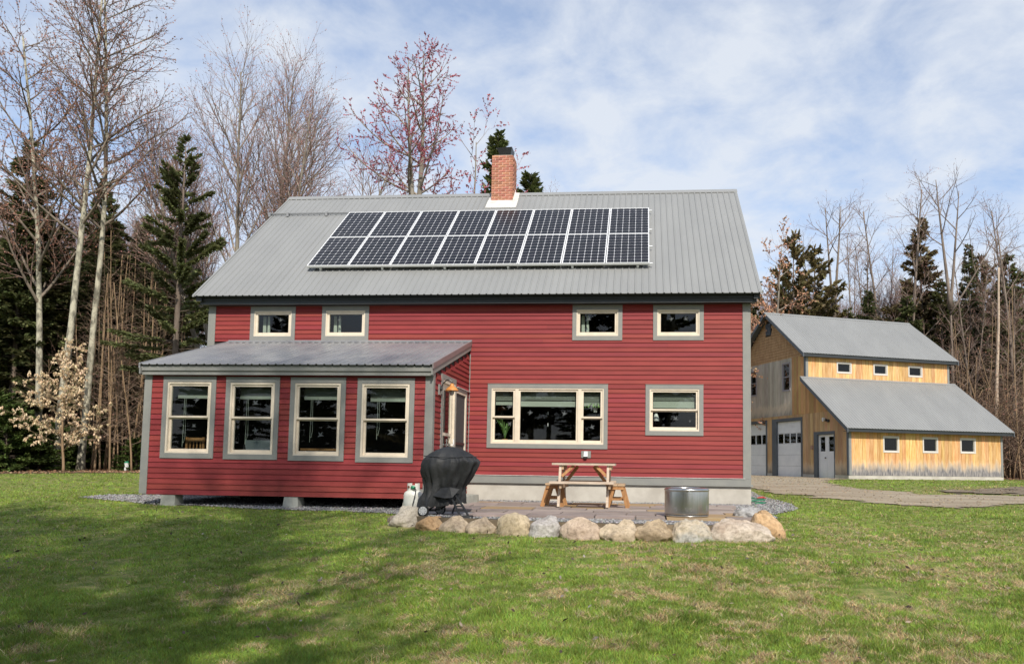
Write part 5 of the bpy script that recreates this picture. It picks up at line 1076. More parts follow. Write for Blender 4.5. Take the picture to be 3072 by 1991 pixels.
def bare_tree(seed, P, stems, buds, budcol, budsize, twigcol, bark):
    """returns (trunk mesh, crown mesh). stems: list of (base offset, direction, length, radius)"""
    rg = random.Random(seed); out = [[], [], [], []]
    for off, d, ln, r in stems: grow(rg, off, nrm(d), ln, r, 0, P, out)
    tm = [chain_mesh(c, bark) for c in out[0]]
    vs, fs, cs, o = [], [], [], 0; rng = np.random.default_rng(seed)
    for lev, sd in ((1, 5), (2, 3), (3, 3)):
        if not out[lev]: continue
        V, F = tubes(out[lev], sd)
        if sd == 5: F = np.concatenate([F[:, [0, 1, 2]], F[:, [0, 2, 3]]])
        else: F = np.concatenate([F[:, [0, 1, 2]], F[:, [0, 2, 3]]])
        c = np.array(twigcol[min(lev-1, len(twigcol)-1)])[None]*rng.uniform(.75, 1.2, (len(out[lev]), 1)); cs.append(np.repeat(c, 2*sd, 0)); vs.append(V); fs.append(F+o); o += len(V)
    if buds:
        s = np.array(out[3] if out[3] else out[2]); k = rng.integers(0, len(s), buds); t = rng.random((buds, 1)); p = s[k, :3]*(1-t)+s[k, 4:7]*t+rng.normal(0, budsize*.5, (buds, 3))
        d1 = rng.normal(0, 1, (buds, 3)); d1 /= np.linalg.norm(d1, axis=1, keepdims=True); d2 = np.cross(d1, rng.normal(0, 1, (buds, 3))); d2 /= np.linalg.norm(d2, axis=1, keepdims=True)+1e-9
        z = rng.uniform(.6, 1.4, (buds, 1))*budsize; q = np.stack([p-d1*z, p+d2*z*.6, p+d1*z, p-d2*z*.6], 1).reshape(-1, 3)
        F = (np.array([[0, 1, 2], [0, 2, 3]])[None]+4*np.arange(buds)[:, None, None]).reshape(-1, 3)
        c = np.array(budcol)[None]*rng.uniform(.6, 1.35, (buds, 1))*rng.uniform(.9, 1.1, (buds, 3)); vs.append(q); fs.append(F+o); cs.append(np.repeat(c, 4, 0))
    return tm, np_mesh('crown', np.concatenate(vs), np.concatenate(fs), TWIG, np.concatenate(cs))
def conifer(seed, h, rad, base, nb, droop, dens, col, ragged=.3, cone=.85, spray=.22, dead=.0, bark=BARKD, tr=.16):
    rng = np.random.default_rng(seed); segs = [(0, 0, -.2, tr, 0, 0, h*.5, tr*.6), (0, 0, h*.5, tr*.6, 0, 0, h, .012)]
    tm = [chain_mesh([(0, 0, -.2, tr), (.02, .01, h*.25, tr*.85), (0, -.02, h*.5, tr*.62), (.01, 0, h*.8, tr*.28), (0, 0, h, .012)], bark, 8)]
    bs, Q, C = [], [], []
    for i in range(nb):
        t = (i+rng.random())/nb; z = h*(base+(1-base)*t); L_ = rad*(1-t)**cone*rng.uniform(1-ragged, 1.08)+.12; a = rng.uniform(0, 6.28) if rng.random() > .0 else 0
        el = rng.normal(.15+.55*t-droop, .12); n = 6; p = np.array([0, 0, z]); d = np.array([math.cos(a)*math.cos(el), math.sin(a)*math.cos(el), math.sin(el)]); isdead = rng.random() < dead*(1-t)**1.5
        pts = [p]
        for j in range(n): p = p+d*L_/n; d = d+np.array([0, 0, -.05*droop*2 if j < n*.6 else .05]); d /= np.linalg.norm(d); pts.append(p)
        pts = np.array(pts); r0 = .010+.012*L_/max(rad, .1)
        for j in range(n): bs.append((*pts[j], r0*(1-j/n)+.003, *pts[j+1], r0*(1-(j+1)/n)+.003))
        if isdead: continue
        m = max(6, int(dens*L_*(.6+.4*L_/rad))); u = rng.uniform(.12, 1.03, m)**.8*n; u = np.clip(u, 0, n-.001); k = u.astype(int); f = (u-k)[:, None]; c = pts[k]*(1-f)+pts[k+1]*f; dd = pts[k+1]-pts[k]; dd /= np.linalg.norm(dd, axis=1, keepdims=True)
        side = np.cross(dd, [0, 0, 1.]); side /= np.linalg.norm(side, axis=1, keepdims=True)+1e-9; s = rng.choice([-1, 1], m)[:, None]
        dirn = dd*rng.uniform(.3, 1.0, (m, 1))+side*s*rng.uniform(.2, 1.0, (m, 1))+np.array([0, 0, 1.])*rng.normal(-.25*droop-.05, .28, (m, 1)); dirn /= np.linalg.norm(dirn, axis=1, keepdims=True)
        ln = spray*rng.uniform(.5, 1.25, (m, 1)); wv = np.cross(dirn, rng.normal(0, 1, (m, 3))*.5+np.array([0, 0, 1.])); wv /= np.linalg.norm(wv, axis=1, keepdims=True)+1e-9; w = ln*.20
        Q.append(np.stack([c, c+dirn*ln*.45+wv*w, c+dirn*ln, c+dirn*ln*.45-wv*w], 1)); base_c = np.array(col)*rng.uniform(.55, 1.35); C.append(base_c[None]*rng.uniform(.65, 1.4, (m, 1))*rng.uniform(.9, 1.1, (m, 3)))
    V1, F1 = tubes(bs, 3); F1 = np.concatenate([F1[:, [0, 1, 2]], F1[:, [0, 2, 3]]]); q = np.concatenate(Q).reshape(-1, 3); m = len(q)//4
    F2 = (np.array([[0, 1, 2], [0, 2, 3]])[None]+4*np.arange(m)[:, None, None]).reshape(-1, 3)+len(V1)
    c1_ = np.repeat(np.array([[.14, .11, .085]])*rng.uniform(.7, 1.3, (len(bs), 1)), 6, 0); c2_ = np.repeat(np.concatenate(C), 4, 0)
    return tm, np_mesh('crown', np.concatenate([V1, q]), np.concatenate([F1, F2]), NEED, np.concatenate([c1_, c2_]))
TREE_N = 0
def put(name, pair, x, y, label, cat='tree', group=None, s=1.0, rz=0.0, sx=None, z=None, tilt=0.0):
    o = thing(name, (x, y, (g1(x, y) if z is None else z)-.03), label, cat, group, rz); o.scale = (sx or s, sx or s, s)
    if tilt: o.rotation_euler = (tilt*math.cos(rz*3+1), tilt*math.sin(rz*3+1), rz)
    for t_ in pair[0]: link(t_, 'trunk', o, loc=(0, 0, 0))
    link(pair[1], 'crown', o, loc=(0, 0, 0)); return o
# kinds ------------------------------------------------------------
PM = dict(seg=(.8, .45, .30, .22), wob=(.022, .10, .13, .16), up=(.012, .055, .05, .04), taper=(.22, .25, .3, .35), kids=(13, 16, 13), len=(13, 6.2, 2.7, 1.05), rad=(.3, .085, .028, .010), ang=(48, 40, 38, 38), start=(.22, .15, .12, .1), tip=.35)
BR = (.20, .165, .13); TW = (.19, .13, .105); TW2 = (.20, .14, .115)
PM0 = dict(PM, kids=(24, 15, 12), len=(19, 6.2, 2.6, 1.0), start=(.47, .14, .1, .1))
BIGM = bare_tree(11, PM0, [((-.10, 0, -.2), (.010, 0, 1), 19.5, .165), ((.16, .95, -.2), (.022, .01, 1), 20.5, .15)], 15000, (.34, .17, .12), .032, (BR, TW, TW2), BARKM)
PM1 = dict(PM, kids=(22, 15, 12), len=(17, 5.8, 2.5, 1.0), start=(.34, .15, .12, .1))
TALLM = bare_tree(12, PM1, [((0, 0, -.2), (.006, .02, 1), 18.5, .155)], 14000, (.33, .17, .12), .032, (BR, TW, TW2), BARKM)
PMV = dict(seg=(.7, .5, .35, .25), wob=(.03, .07, .10, .13), up=(.012, .05, .06, .05), taper=(.15, .2, .3, .35), kids=(20, 17, 12), len=(12, 5.2, 2.3, .95), rad=(.2, .055, .020, .010), ang=(30, 32, 36, 36), start=(.44, .15, .1, .1), tip=.35)
VASE = bare_tree(21, PMV, [((.15*math.cos(a), .15*math.sin(a), -.1), (t*math.cos(a), t*math.sin(a), 1), l, .13) for a, t, l in ((.2, .42, 13.0), (1.3, .18, 14.2), (2.6, .35, 13.4), (3.5, .42, 12.5), (4.4, .20, 14.6), (5.4, .30, 13.2), (0, .04, 15))], 30000, (.42, .22, .19), .022, ((.28, .24, .20), (.28, .21, .18), (.28, .19, .16)), BARK)
PMR = dict(seg=(.5, .35, .25, .2), wob=(.03, .09, .10, .11), up=(.008, .085, .08, .06), taper=(.12, .25, .3, .35), kids=(17, 9, 8), len=(7, 3.5, 1.5, .65), rad=(.16, .05, .020, .010), ang=(64, 45, 42, 40), start=(.06, .15, .1, .1), tip=.22)
PMR0 = dict(PMR, kids=(3, 8, 6), start=(.86, .15, .1, .1), len=(9.6, 3.4, 1.3, .6))
def merge_crowns(a, b):
    bm = bmesh.new(); bm.from_mesh(a); bm.from_mesh(b); bm.to_mesh(a); bm.free(); return a
R1, R2 = (bare_tree(31, PMR0, [((0, 0, -.1), (.0, 0, 1), 9.7, .17)], 2500, (.42, .16, .18), .028, ((.30, .25, .20), (.24, .15, .13), (.26, .12, .12)), BARK),
    bare_tree(33, PMR, [((-.01, 0, 9.4), (-.13, .0, 1), 6.5, .10), ((.04, 0, 9.4), (.015, .03, 1), 6.7, .11)], 17000, (.40, .12, .15), .028, ((.30, .25, .20), (.24, .15, .13), (.26, .12, .12)), BARK))
REDM = (R1[0]+R2[0], merge_crowns(R1[1], R2[1]))
REDS = bare_tree(32, dict(PMR, len=(7, 3.0, 1.4, .7)), [((0, 0, -.1), (.02, 0, 1), 9.4, .10), ((-.1, .1, -.1), (-.16, .1, 1), 8.6, .08), ((.1, -.1, -.1), (.14, -.1, 1), 8.4, .08)], 20000, (.40, .12, .14), .028, ((.28, .22, .18), (.24, .14, .12), (.26, .11, .11)), BARK)
PMA = dict(seg=(.8, .5, .35, .25), wob=(.02, .09, .11, .13), up=(.005, .06, .06, .05), taper=(.2, .25, .3, .35), kids=(16, 9, 8), len=(13, 3.4, 1.5, .7), rad=(.16, .045, .018, .010), ang=(42, 42, 42, 40), start=(.40, .2, .1, .1), tip=.4)
ASPEN = [bare_tree(41+i, PMA, [((0, 0, -.1), (.05*i, .03, 1), 14+i, .13)], 1500, (.34, .18, .15), .022, ((.22, .175, .145), (.23, .17, .14), (.24, .165, .14)), BARKA) for i in range(3)]
PMB = dict(PMA, kids=(12, 9, 4), len=(12, 4.2, 1.7, .7), ang=(50, 44, 40, 40), start=(.45, .2, .1, .1))
BROAD = bare_tree(47, PMB, [((0, 0, -.1), (0, 0, 1), 9, .17), ((0, 0, 8.7), (-.12, 0, 1), 6.5, .09), ((0, 0, 8.8), (.10, 0, 1), 6.8, .10), ((0, 0, 8.5), (-.6, .1, 1), 5, .06)], 1200, (.34, .18, .15), .02, ((.21, .165, .14), (.22, .16, .135), (.23, .16, .135)), BARKA)
PMP = dict(seg=(.5, .3, .25, .2), wob=(.02, .13, .15, .15), up=(.004, .02, .02, .02), taper=(.35, .3, .4, .4), kids=(30, 6, 0), len=(8, 1.5, .6, .3), rad=(.05, .014, .008, .006), ang=(68, 45, 40, 40), start=(.12, .1, .1, .1), tip=.5)
POLE = [bare_tree(51+i, PMP, [((0, 0, -.1), (.06*(i-1), .04, 1), 8.5+i, .034)], 250, (.3, .16, .12), .02, ((.23, .17, .125), (.24, .17, .12)), BARKT) for i in range(3)]
CLUMP = bare_tree(57, dict(PMP, kids=(16, 5, 0)), [((random.Random(k).uniform(-.9, .9), random.Random(k+50).uniform(-.7, .7), -.1), (random.Random(k+9).uniform(-.1, .16), .03, 1), random.Random(k+70).uniform(6, 9), .04) for k in range(9)], 900, (.3, .16, .12), .02, ((.25, .18, .13), (.26, .18, .125)), BARKT)
PMX = dict(seg=(.4, .3, .2, .2), wob=(.10, .15, .17, .17), up=(.01, .02, .02, .02), taper=(.3, .3, .4, .4), kids=(16, 6, 0), len=(3, 1.3, .5, .3), rad=(.02, .010, .008, .006), ang=(55, 45, 40, 40), start=(.1, .1, .1, .1), tip=.5)
BRUSH = [bare_tree(61+i, PMX, [((random.Random(k+i).uniform(-.8, .8), random.Random(k+50+i).uniform(-.8, .8), -.1), (random.Random(k+9+i).uniform(-.4, .4), random.Random(k+3+i).uniform(-.4, .4), 1), random.Random(k+70+i).uniform(1.5, 4), .018) for k in range(12)], 500, (.26, .13, .09), .02, ((.19, .135, .10), (.20, .135, .10)), BARKT) for i in range(2)]
SPRD = conifer(71, 11, 2.9, .08, 240, .28, 230, (.135, .15, .062), ragged=.35, dead=.15, spray=.24)
SPRR = conifer(72, 11, 2.8, .26, 105, .10, 330, (.16, .175, .075), ragged=.5, cone=.75, dead=.15, spray=.19)
SPRN = conifer(73, 12, 2.1, .04, 260, .30, 230, (.125, .14, .06), ragged=.35, dead=.1, spray=.22)
CEDR = conifer(74, 8, 1.5, .02, 300, .02, 230, (.135, .16, .055), ragged=.45, cone=.75, spray=.17)
HEML = conifer(75, 12, 3.6, .04, 210, .30, 190, (.155, .16, .066), ragged=.5, spray=.24)
PINE = conifer(76, 10, 3.0, .08, 130, .05, 130, (.19, .155, .072), ragged=.65, cone=.55, spray=.27, dead=.2)
LOWE = conifer(77, 2.4, 1.7, .02, 140, .15, 300, (.125, .175, .05), ragged=.45, cone=.6, spray=.14, tr=.05)
LARC = conifer(78, 9, 1.9, .1, 80, .2, 40, (.12, .11, .06), ragged=.5, spray=.14, dead=.5)
REDP = bare_tree(34, dict(PMR, len=(7, 3.0, 1.4, .7)), [((0, 0, -.1), (.12, 0, 1), 9.0, .10), ((.1, .1, -.1), (.4, .1, 1), 8.0, .08), ((.1, .1, -.1), (-.3, .1, 1), 8.0, .08)], 20000, (.47, .27, .17), .036, ((.34, .28, .22), (.34, .22, .16), (.36, .20, .15)), BARK)
SPRB = conifer(79, 11, 2.9, .08, 240, .28, 220, (.19, .15, .08), ragged=.5, dead=.25, spray=.24)
SNAG = bare_tree(58, dict(PMP, kids=(6, 2, 0)), [((0, 0, -.1), (.01, 0, 1), 9.0, .10)], 0, (.3, .2, .1), .02, ((.34, .28, .22),), mat('bleached_dead_wood', (.55, .43, .32), .9, col2=(.42, .33, .25), scale=4))
# the left wood ------------------------------------------------------
put('maple_tree', BIGM, -12.49, 11.64, 'big double trunked maple with pale mossy bark behind the tan-leaved beech', 'tree', None, s=1.000, rz=0.00)
put('maple_tree', TALLM, -14.88, 13.44, 'tall single trunked maple left of the double trunked maple', 'tree', None, s=1.000, rz=0.40)
put('maple_tree', VASE, -7.33, 16.15, 'many stemmed grey maple spreading like a vase behind the left roof end', 'tree', None, s=1.193, rz=0.30)
put('maple_tree', REDM, 1.55, 10.92, 'red budded maple rising behind the roof ridge left of the chimney', 'tree', None, s=0.992, rz=0.00)
put('maple_tree', REDS, 3.12, 12.07, 'low red budded maple between the tall red maple and the chimney', 'tree', None, s=1.363, rz=0.00)
put('maple_tree', REDP, 16.97, 28.45, 'salmon budded maple beyond the right end of the house roof', 'tree', None, s=1.536, rz=1.00, sx=1.600)
put('cedar_tree', CEDR, 4.17, 13.18, 'green pointed cedar directly behind the brick chimney', 'tree', None, s=1.703, rz=0.42, sx=1.450)
put('cedar_tree', CEDR, 5.40, 13.79, 'small green cedar tip right of the brick chimney', 'tree', None, s=1.523, rz=2.00)
put('spruce_tree', SPRR, -8.56, 12.51, 'ragged spruce with gappy branches left of the house roof', 'tree', None, s=1.227, rz=1.20, sx=1.000)
put('spruce_tree', SPRD, -17.58, 15.21, 'dark spruce at the left edge of the photo', 'tree', None, s=1.336, rz=5.71, sx=1.150)
put('spruce_tree', SPRD, -17.56, 20.24, 'dark spruce showing behind the double trunked maple', 'tree', None, s=1.336, rz=2.00, sx=1.000)
put('spruce_tree', SPRN, -21.87, 21.86, 'dark narrow spruce behind the tall single maple', 'tree', None, s=1.164, rz=1.00, sx=1.000)
put('spruce_tree', SPRN, -16.64, 22.34, 'dark narrow spruce behind the sapling clump left of the sunroom', 'tree', None, s=1.112, rz=4.00, sx=1.100)
put('pine_tree', PINE, 19.13, 31.67, 'yellow green pine beyond the right corner of the house roof', 'tree', None, s=1.452, rz=2.24, sx=1.050)
put('pine_tree', PINE, 20.86, 33.85, 'broad pine above the left part of the garage ridge', 'tree', None, s=1.419, rz=2.00, sx=1.200)
put('pine_tree', PINE, 22.28, 35.99, 'small rounded pine behind the middle of the garage ridge', 'tree', None, s=1.226, rz=4.00, sx=0.900)
put('aspen_tree', BROAD, 22.30, 34.99, 'bare aspen with forked crown above the garage ridge', 'tree', None, s=1.138, rz=0.50)
put('aspen_tree', BROAD, 28.64, 32.55, 'tall bare forked aspen behind the right end of the garage', 'tree', None, s=1.172, rz=3.30)
put('aspen_tree', ASPEN[0], 26.77, 34.39, 'thin leaning aspen in front of the big brown spruce', 'tree', None, s=1.324, rz=0.00)
put('aspen_tree', ASPEN[1], 26.79, 37.42, 'thin twiggy aspen left of the big brown spruce', 'tree', None, s=1.248, rz=2.00)
put('spruce_tree', SPRB, 29.01, 38.63, 'big brown tinged spruce behind the right part of the garage roof', 'tree', None, s=1.613, rz=3.80, sx=1.250)
put('cedar_tree', SPRN, 31.90, 37.88, 'dark green pointed evergreen right of the forked aspen', 'tree', None, s=1.305, rz=1.28, sx=1.000)
put('larch_tree', LARC, 25.93, 40.36, 'thin sparse larch above the middle of the garage ridge', 'tree', None, s=1.705, rz=3.25, sx=1.100)
put('dead_tree', SNAG, 30.27, 30.68, 'pale broken dead trunk near the right edge of the photo', 'tree', None, s=1.375, rz=0.00)
put('aspen_tree', ASPEN[0], 32.07, 31.86, 'reddish bare tree at the right edge of the wood, second from the left', 'tree', 'bare trees at the right edge', s=1.092, rz=2.79)
put('aspen_tree', ASPEN[1], 33.87, 34.04, 'reddish bare tree at the right edge of the wood, third from the left', 'tree', 'bare trees at the right edge', s=1.137, rz=2.84)
put('aspen_tree', ASPEN[2], 34.73, 40.16, 'reddish bare tree at the right edge of the wood, first from the left', 'tree', 'bare trees at the right edge', s=0.962, rz=3.04)
put('aspen_tree', ASPEN[0], 24.19, 38.18, 'thin bare tree top behind the garage ridge, second from the left', 'tree', 'bare trees behind the garage ridge', s=1.182, rz=4.08, sx=0.800)
put('aspen_tree', ASPEN[1], 25.57, 41.33, 'thin bare tree top behind the garage ridge, third from the left', 'tree', 'bare trees behind the garage ridge', s=1.116, rz=0.57, sx=0.800)
put('aspen_tree', ASPEN[2], 26.28, 39.38, 'thin bare tree top behind the garage ridge, fourth from the left', 'tree', 'bare trees behind the garage ridge', s=1.040, rz=2.42, sx=0.800)
put('aspen_tree', ASPEN[0], 27.77, 42.54, 'thin bare tree top behind the garage ridge, fifth from the left', 'tree', 'bare trees behind the garage ridge', s=1.201, rz=6.03, sx=0.800)
put('aspen_tree', ASPEN[1], 25.27, 44.33, 'thin bare tree top behind the garage ridge, first from the left', 'tree', 'bare trees behind the garage ridge', s=1.139, rz=0.40, sx=0.800)
put('aspen_tree', ASPEN[2], 29.25, 44.69, 'thin bare tree top behind the garage ridge, sixth from the left', 'tree', 'bare trees behind the garage ridge', s=1.133, rz=5.37, sx=0.800)
put('sapling', POLE[0], 30.15, 28.66, 'thin sunlit pole tree right of the garage, fifth from the left', 'tree', 'pole trees right of the garage', s=1.203, rz=5.00)
put('sapling', POLE[1], 30.27, 27.66, 'thin sunlit pole tree right of the garage, sixth from the left', 'tree', 'pole trees right of the garage', s=1.129, rz=0.79)
put('sapling', POLE[2], 29.21, 29.58, 'thin sunlit pole tree right of the garage, third from the left', 'tree', 'pole trees right of the garage', s=0.957, rz=4.88)
put('sapling', POLE[0], 28.68, 30.54, 'thin sunlit pole tree right of the garage, second from the left', 'tree', 'pole trees right of the garage', s=1.094, rz=0.25)
put('sapling', POLE[1], 31.83, 29.82, 'thin sunlit pole tree right of the garage, seventh from the left', 'tree', 'pole trees right of the garage', s=1.141, rz=6.07)
put('sapling', POLE[2], 30.73, 30.73, 'thin sunlit pole tree right of the garage, fourth from the left', 'tree', 'pole trees right of the garage', s=0.924, rz=1.21)
put('sapling', POLE[0], 28.60, 31.54, 'thin sunlit pole tree right of the garage, first from the left', 'tree', 'pole trees right of the garage', s=1.046, rz=1.94)
put('hemlock_tree', HEML, -21.63, 26.82, 'dark hemlock in the wood left of the house, sixth from the left', 'tree', 'hemlocks in the left wood', s=0.950, rz=3.49, sx=1.083)
put('hemlock_tree', HEML, -21.47, 29.02, 'dark hemlock in the wood left of the house, seventh from the left', 'tree', 'hemlocks in the left wood', s=1.280, rz=1.11, sx=0.940)
put('hemlock_tree', HEML, -16.73, 26.15, 'dark hemlock in the wood left of the house, ninth from the left', 'tree', 'hemlocks in the left wood', s=0.896, rz=2.50, sx=0.834)
put('hemlock_tree', HEML, -19.40, 21.04, 'dark hemlock in the wood left of the house, fourth from the left', 'tree', 'hemlocks in the left wood', s=0.912, rz=1.18, sx=0.972)
put('hemlock_tree', HEML, -24.37, 20.22, 'dark hemlock in the wood left of the house, first from the left', 'tree', 'hemlocks in the left wood', s=0.980, rz=2.57, sx=1.075)
put('hemlock_tree', HEML, -15.30, 20.37, 'dark hemlock in the wood left of the house, eighth from the left', 'tree', 'hemlocks in the left wood', s=0.816, rz=5.49, sx=0.842)
put('hemlock_tree', HEML, -16.71, 19.84, 'dark hemlock in the wood left of the house, fifth from the left', 'tree', 'hemlocks in the left wood', s=1.046, rz=5.21, sx=1.061)
put('hemlock_tree', HEML, -22.11, 20.42, 'dark hemlock in the wood left of the house, second from the left', 'tree', 'hemlocks in the left wood', s=0.765, rz=0.04, sx=1.062)
put('hemlock_tree', HEML, -28.07, 28.88, 'dark hemlock in the wood left of the house, third from the left', 'tree', 'hemlocks in the left wood', s=1.092, rz=1.18, sx=1.003)
put('hemlock_tree', HEML, 17.58, 44.92, 'brownish green hemlock in the wood behind the garage, first from the left', 'tree', 'hemlocks behind the garage', s=0.969, rz=5.59, sx=1.190)
put('hemlock_tree', HEML, 19.36, 37.32, 'brownish green hemlock in the wood behind the garage, second from the left', 'tree', 'hemlocks behind the garage', s=0.947, rz=1.16, sx=0.950)
put('hemlock_tree', HEML, 19.93, 34.55, 'brownish green hemlock in the wood behind the garage, third from the left', 'tree', 'hemlocks behind the garage', s=0.917, rz=4.92, sx=1.081)
put('hemlock_tree', HEML, 23.32, 42.27, 'brownish green hemlock in the wood behind the garage, fourth from the left', 'tree', 'hemlocks behind the garage', s=1.035, rz=1.95, sx=0.993)
put('hemlock_tree', HEML, 25.77, 40.11, 'brownish green hemlock in the wood behind the garage, fifth from the left', 'tree', 'hemlocks behind the garage', s=1.004, rz=0.14, sx=1.044)
put('hemlock_tree', HEML, 26.06, 35.02, 'brownish green hemlock in the wood behind the garage, sixth from the left', 'tree', 'hemlocks behind the garage', s=0.745, rz=5.81, sx=0.907)
put('hemlock_tree', HEML, 31.31, 45.02, 'brownish green hemlock in the wood behind the garage, seventh from the left', 'tree', 'hemlocks behind the garage', s=1.178, rz=3.86, sx=1.136)
put('hemlock_tree', HEML, 31.81, 41.85, 'brownish green hemlock in the wood behind the garage, eighth from the left', 'tree', 'hemlocks behind the garage', s=1.122, rz=0.22, sx=0.914)
put('hemlock_tree', HEML, 35.55, 46.74, 'brownish green hemlock in the wood behind the garage, ninth from the left', 'tree', 'hemlocks behind the garage', s=1.150, rz=2.64, sx=1.127)
put('hemlock_tree', HEML, 38.67, 46.87, 'brownish green hemlock in the wood behind the garage, tenth from the left', 'tree', 'hemlocks behind the garage', s=1.104, rz=5.16, sx=1.006)
put('hemlock_tree', HEML, 39.41, 44.93, 'brownish green hemlock in the wood behind the garage, eleventh from the left', 'tree', 'hemlocks behind the garage', s=1.144, rz=0.17, sx=1.125)
put('sapling', POLE[0], -13.29, 15.03, 'thin tan pole sapling at the wood edge left of the sunroom, fourth from the left', 'tree', 'pole saplings left of the sunroom', s=1.263, rz=1.03, sx=1.084)
put('sapling', POLE[1], -11.84, 13.08, 'thin tan pole sapling at the wood edge left of the sunroom, fifth from the left', 'tree', 'pole saplings left of the sunroom', s=0.862, rz=2.27, sx=1.075)
put('sapling', POLE[2], -13.20, 15.30, 'thin tan pole sapling at the wood edge left of the sunroom, sixth from the left', 'tree', 'pole saplings left of the sunroom', s=0.856, rz=1.12, sx=0.894)
put('sapling', POLE[0], -11.01, 12.50, 'thin tan pole sapling at the wood edge left of the sunroom, seventh from the left', 'tree', 'pole saplings left of the sunroom', s=1.153, rz=1.76, sx=0.845)
put('sapling', POLE[1], -12.94, 15.62, 'thin tan pole sapling at the wood edge left of the sunroom, eighth from the left', 'tree', 'pole saplings left of the sunroom', s=1.101, rz=5.69, sx=0.815)
put('sapling', POLE[2], -11.62, 13.87, 'thin tan pole sapling at the wood edge left of the sunroom, ninth from the left', 'tree', 'pole saplings left of the sunroom', s=0.866, rz=3.72, sx=0.871)
put('sapling', POLE[0], -12.20, 15.00, 'thin tan pole sapling at the wood edge left of the sunroom, tenth from the left', 'tree', 'pole saplings left of the sunroom', s=1.084, rz=1.67, sx=0.927)
put('sapling', POLE[1], -12.32, 15.35, 'thin tan pole sapling at the wood edge left of the sunroom, eleventh from the left', 'tree', 'pole saplings left of the sunroom', s=1.140, rz=3.13, sx=0.948)
put('sapling', POLE[2], -10.02, 12.40, 'thin tan pole sapling at the wood edge left of the sunroom, twelfth from the left', 'tree', 'pole saplings left of the sunroom', s=0.725, rz=3.33, sx=1.085)
put('sapling', POLE[0], -11.50, 14.91, 'thin tan pole sapling at the wood edge left of the sunroom, thirteenth from the left', 'tree', 'pole saplings left of the sunroom', s=1.227, rz=5.66, sx=0.930)
put('sapling', POLE[1], -13.70, 14.94, 'thin tan pole sapling at the wood edge left of the sunroom, second from the left', 'tree', 'pole saplings left of the sunroom', s=1.031, rz=1.65, sx=0.936)
put('sapling', POLE[2], -13.91, 14.95, 'thin tan pole sapling at the wood edge left of the sunroom, first from the left', 'tree', 'pole saplings left of the sunroom', s=0.701, rz=2.91, sx=0.936)
put('sapling', POLE[0], -13.16, 14.52, 'thin tan pole sapling at the wood edge left of the sunroom, third from the left', 'tree', 'pole saplings left of the sunroom', s=1.061, rz=0.68, sx=0.887)
put('sapling', POLE[1], -9.65, 12.50, 'thin tan pole sapling at the wood edge left of the sunroom, fourteenth from the left', 'tree', 'pole saplings left of the sunroom', s=0.926, rz=5.90, sx=1.097)
put('sapling', POLE[2], -10.43, 14.36, 'thin tan pole sapling at the wood edge left of the sunroom, fifteenth from the left', 'tree', 'pole saplings left of the sunroom', s=0.846, rz=5.19, sx=0.902)
put('sapling', POLE[0], -9.33, 13.03, 'thin tan pole sapling at the wood edge left of the sunroom, sixteenth from the left', 'tree', 'pole saplings left of the sunroom', s=0.893, rz=1.32, sx=1.060)
put('sapling_clump', CLUMP, -11.68, 13.73, 'clump of slender tan stems between the beech and the sunroom', 'tree', None, s=1.100, rz=0.00)
put('sapling_clump', CLUMP, -11.64, 16.76, 'clump of slender stems behind the sunroom roof end', 'tree', None, s=1.200, rz=2.20)
put('brush', BRUSH[0], -16.36, 14.31, 'tangle of bare brush under the left wood, second from the left', 'bush', 'brush under the left wood', s=1.453, rz=2.96)
put('brush', BRUSH[1], -16.57, 16.31, 'tangle of bare brush under the left wood, third from the left', 'bush', 'brush under the left wood', s=1.750, rz=4.78)
put('brush', BRUSH[0], -15.30, 16.42, 'tangle of bare brush under the left wood, fourth from the left', 'bush', 'brush under the left wood', s=1.742, rz=0.89)
put('brush', BRUSH[1], -15.21, 18.45, 'tangle of bare brush under the left wood, fifth from the left', 'bush', 'brush under the left wood', s=1.686, rz=1.95)
put('brush', BRUSH[0], -13.16, 17.63, 'tangle of bare brush under the left wood, sixth from the left', 'bush', 'brush under the left wood', s=1.665, rz=4.47)
put('brush', BRUSH[1], -12.05, 18.74, 'tangle of bare brush under the left wood, seventh from the left', 'bush', 'brush under the left wood', s=1.732, rz=4.55)
put('brush', BRUSH[0], -19.54, 17.04, 'tangle of bare brush under the left wood, first from the left', 'bush', 'brush under the left wood', s=1.454, rz=6.24)
put('brush', BRUSH[1], -12.38, 20.72, 'tangle of bare brush under the left wood, eighth from the left', 'bush', 'brush under the left wood', s=1.693, rz=2.52)
put('brush', BRUSH[0], 28.19, 30.90, 'tangle of brown brush right of the garage, first from the left', 'bush', 'brush right of the garage', s=2.124, rz=3.96)
put('brush', BRUSH[1], 28.39, 29.56, 'tangle of brown brush right of the garage, second from the left', 'bush', 'brush right of the garage', s=2.335, rz=0.17)
put('brush', BRUSH[0], 29.60, 31.70, 'tangle of brown brush right of the garage, third from the left', 'bush', 'brush right of the garage', s=1.214, rz=0.28)
put('brush', BRUSH[1], 28.97, 29.31, 'tangle of brown brush right of the garage, fourth from the left', 'bush', 'brush right of the garage', s=2.006, rz=6.24)
put('brush', BRUSH[0], 31.03, 33.49, 'tangle of brown brush right of the garage, fifth from the left', 'bush', 'brush right of the garage', s=1.977, rz=3.08)
put('brush', BRUSH[1], 30.28, 30.12, 'tangle of brown brush right of the garage, sixth from the left', 'bush', 'brush right of the garage', s=1.973, rz=3.05)
put('brush', BRUSH[0], 32.18, 33.68, 'tangle of brown brush right of the garage, seventh from the left', 'bush', 'brush right of the garage', s=1.620, rz=0.27)
put('brush', BRUSH[1], 32.84, 34.03, 'tangle of brown brush right of the garage, eighth from the left', 'bush', 'brush right of the garage', s=2.026, rz=0.96)
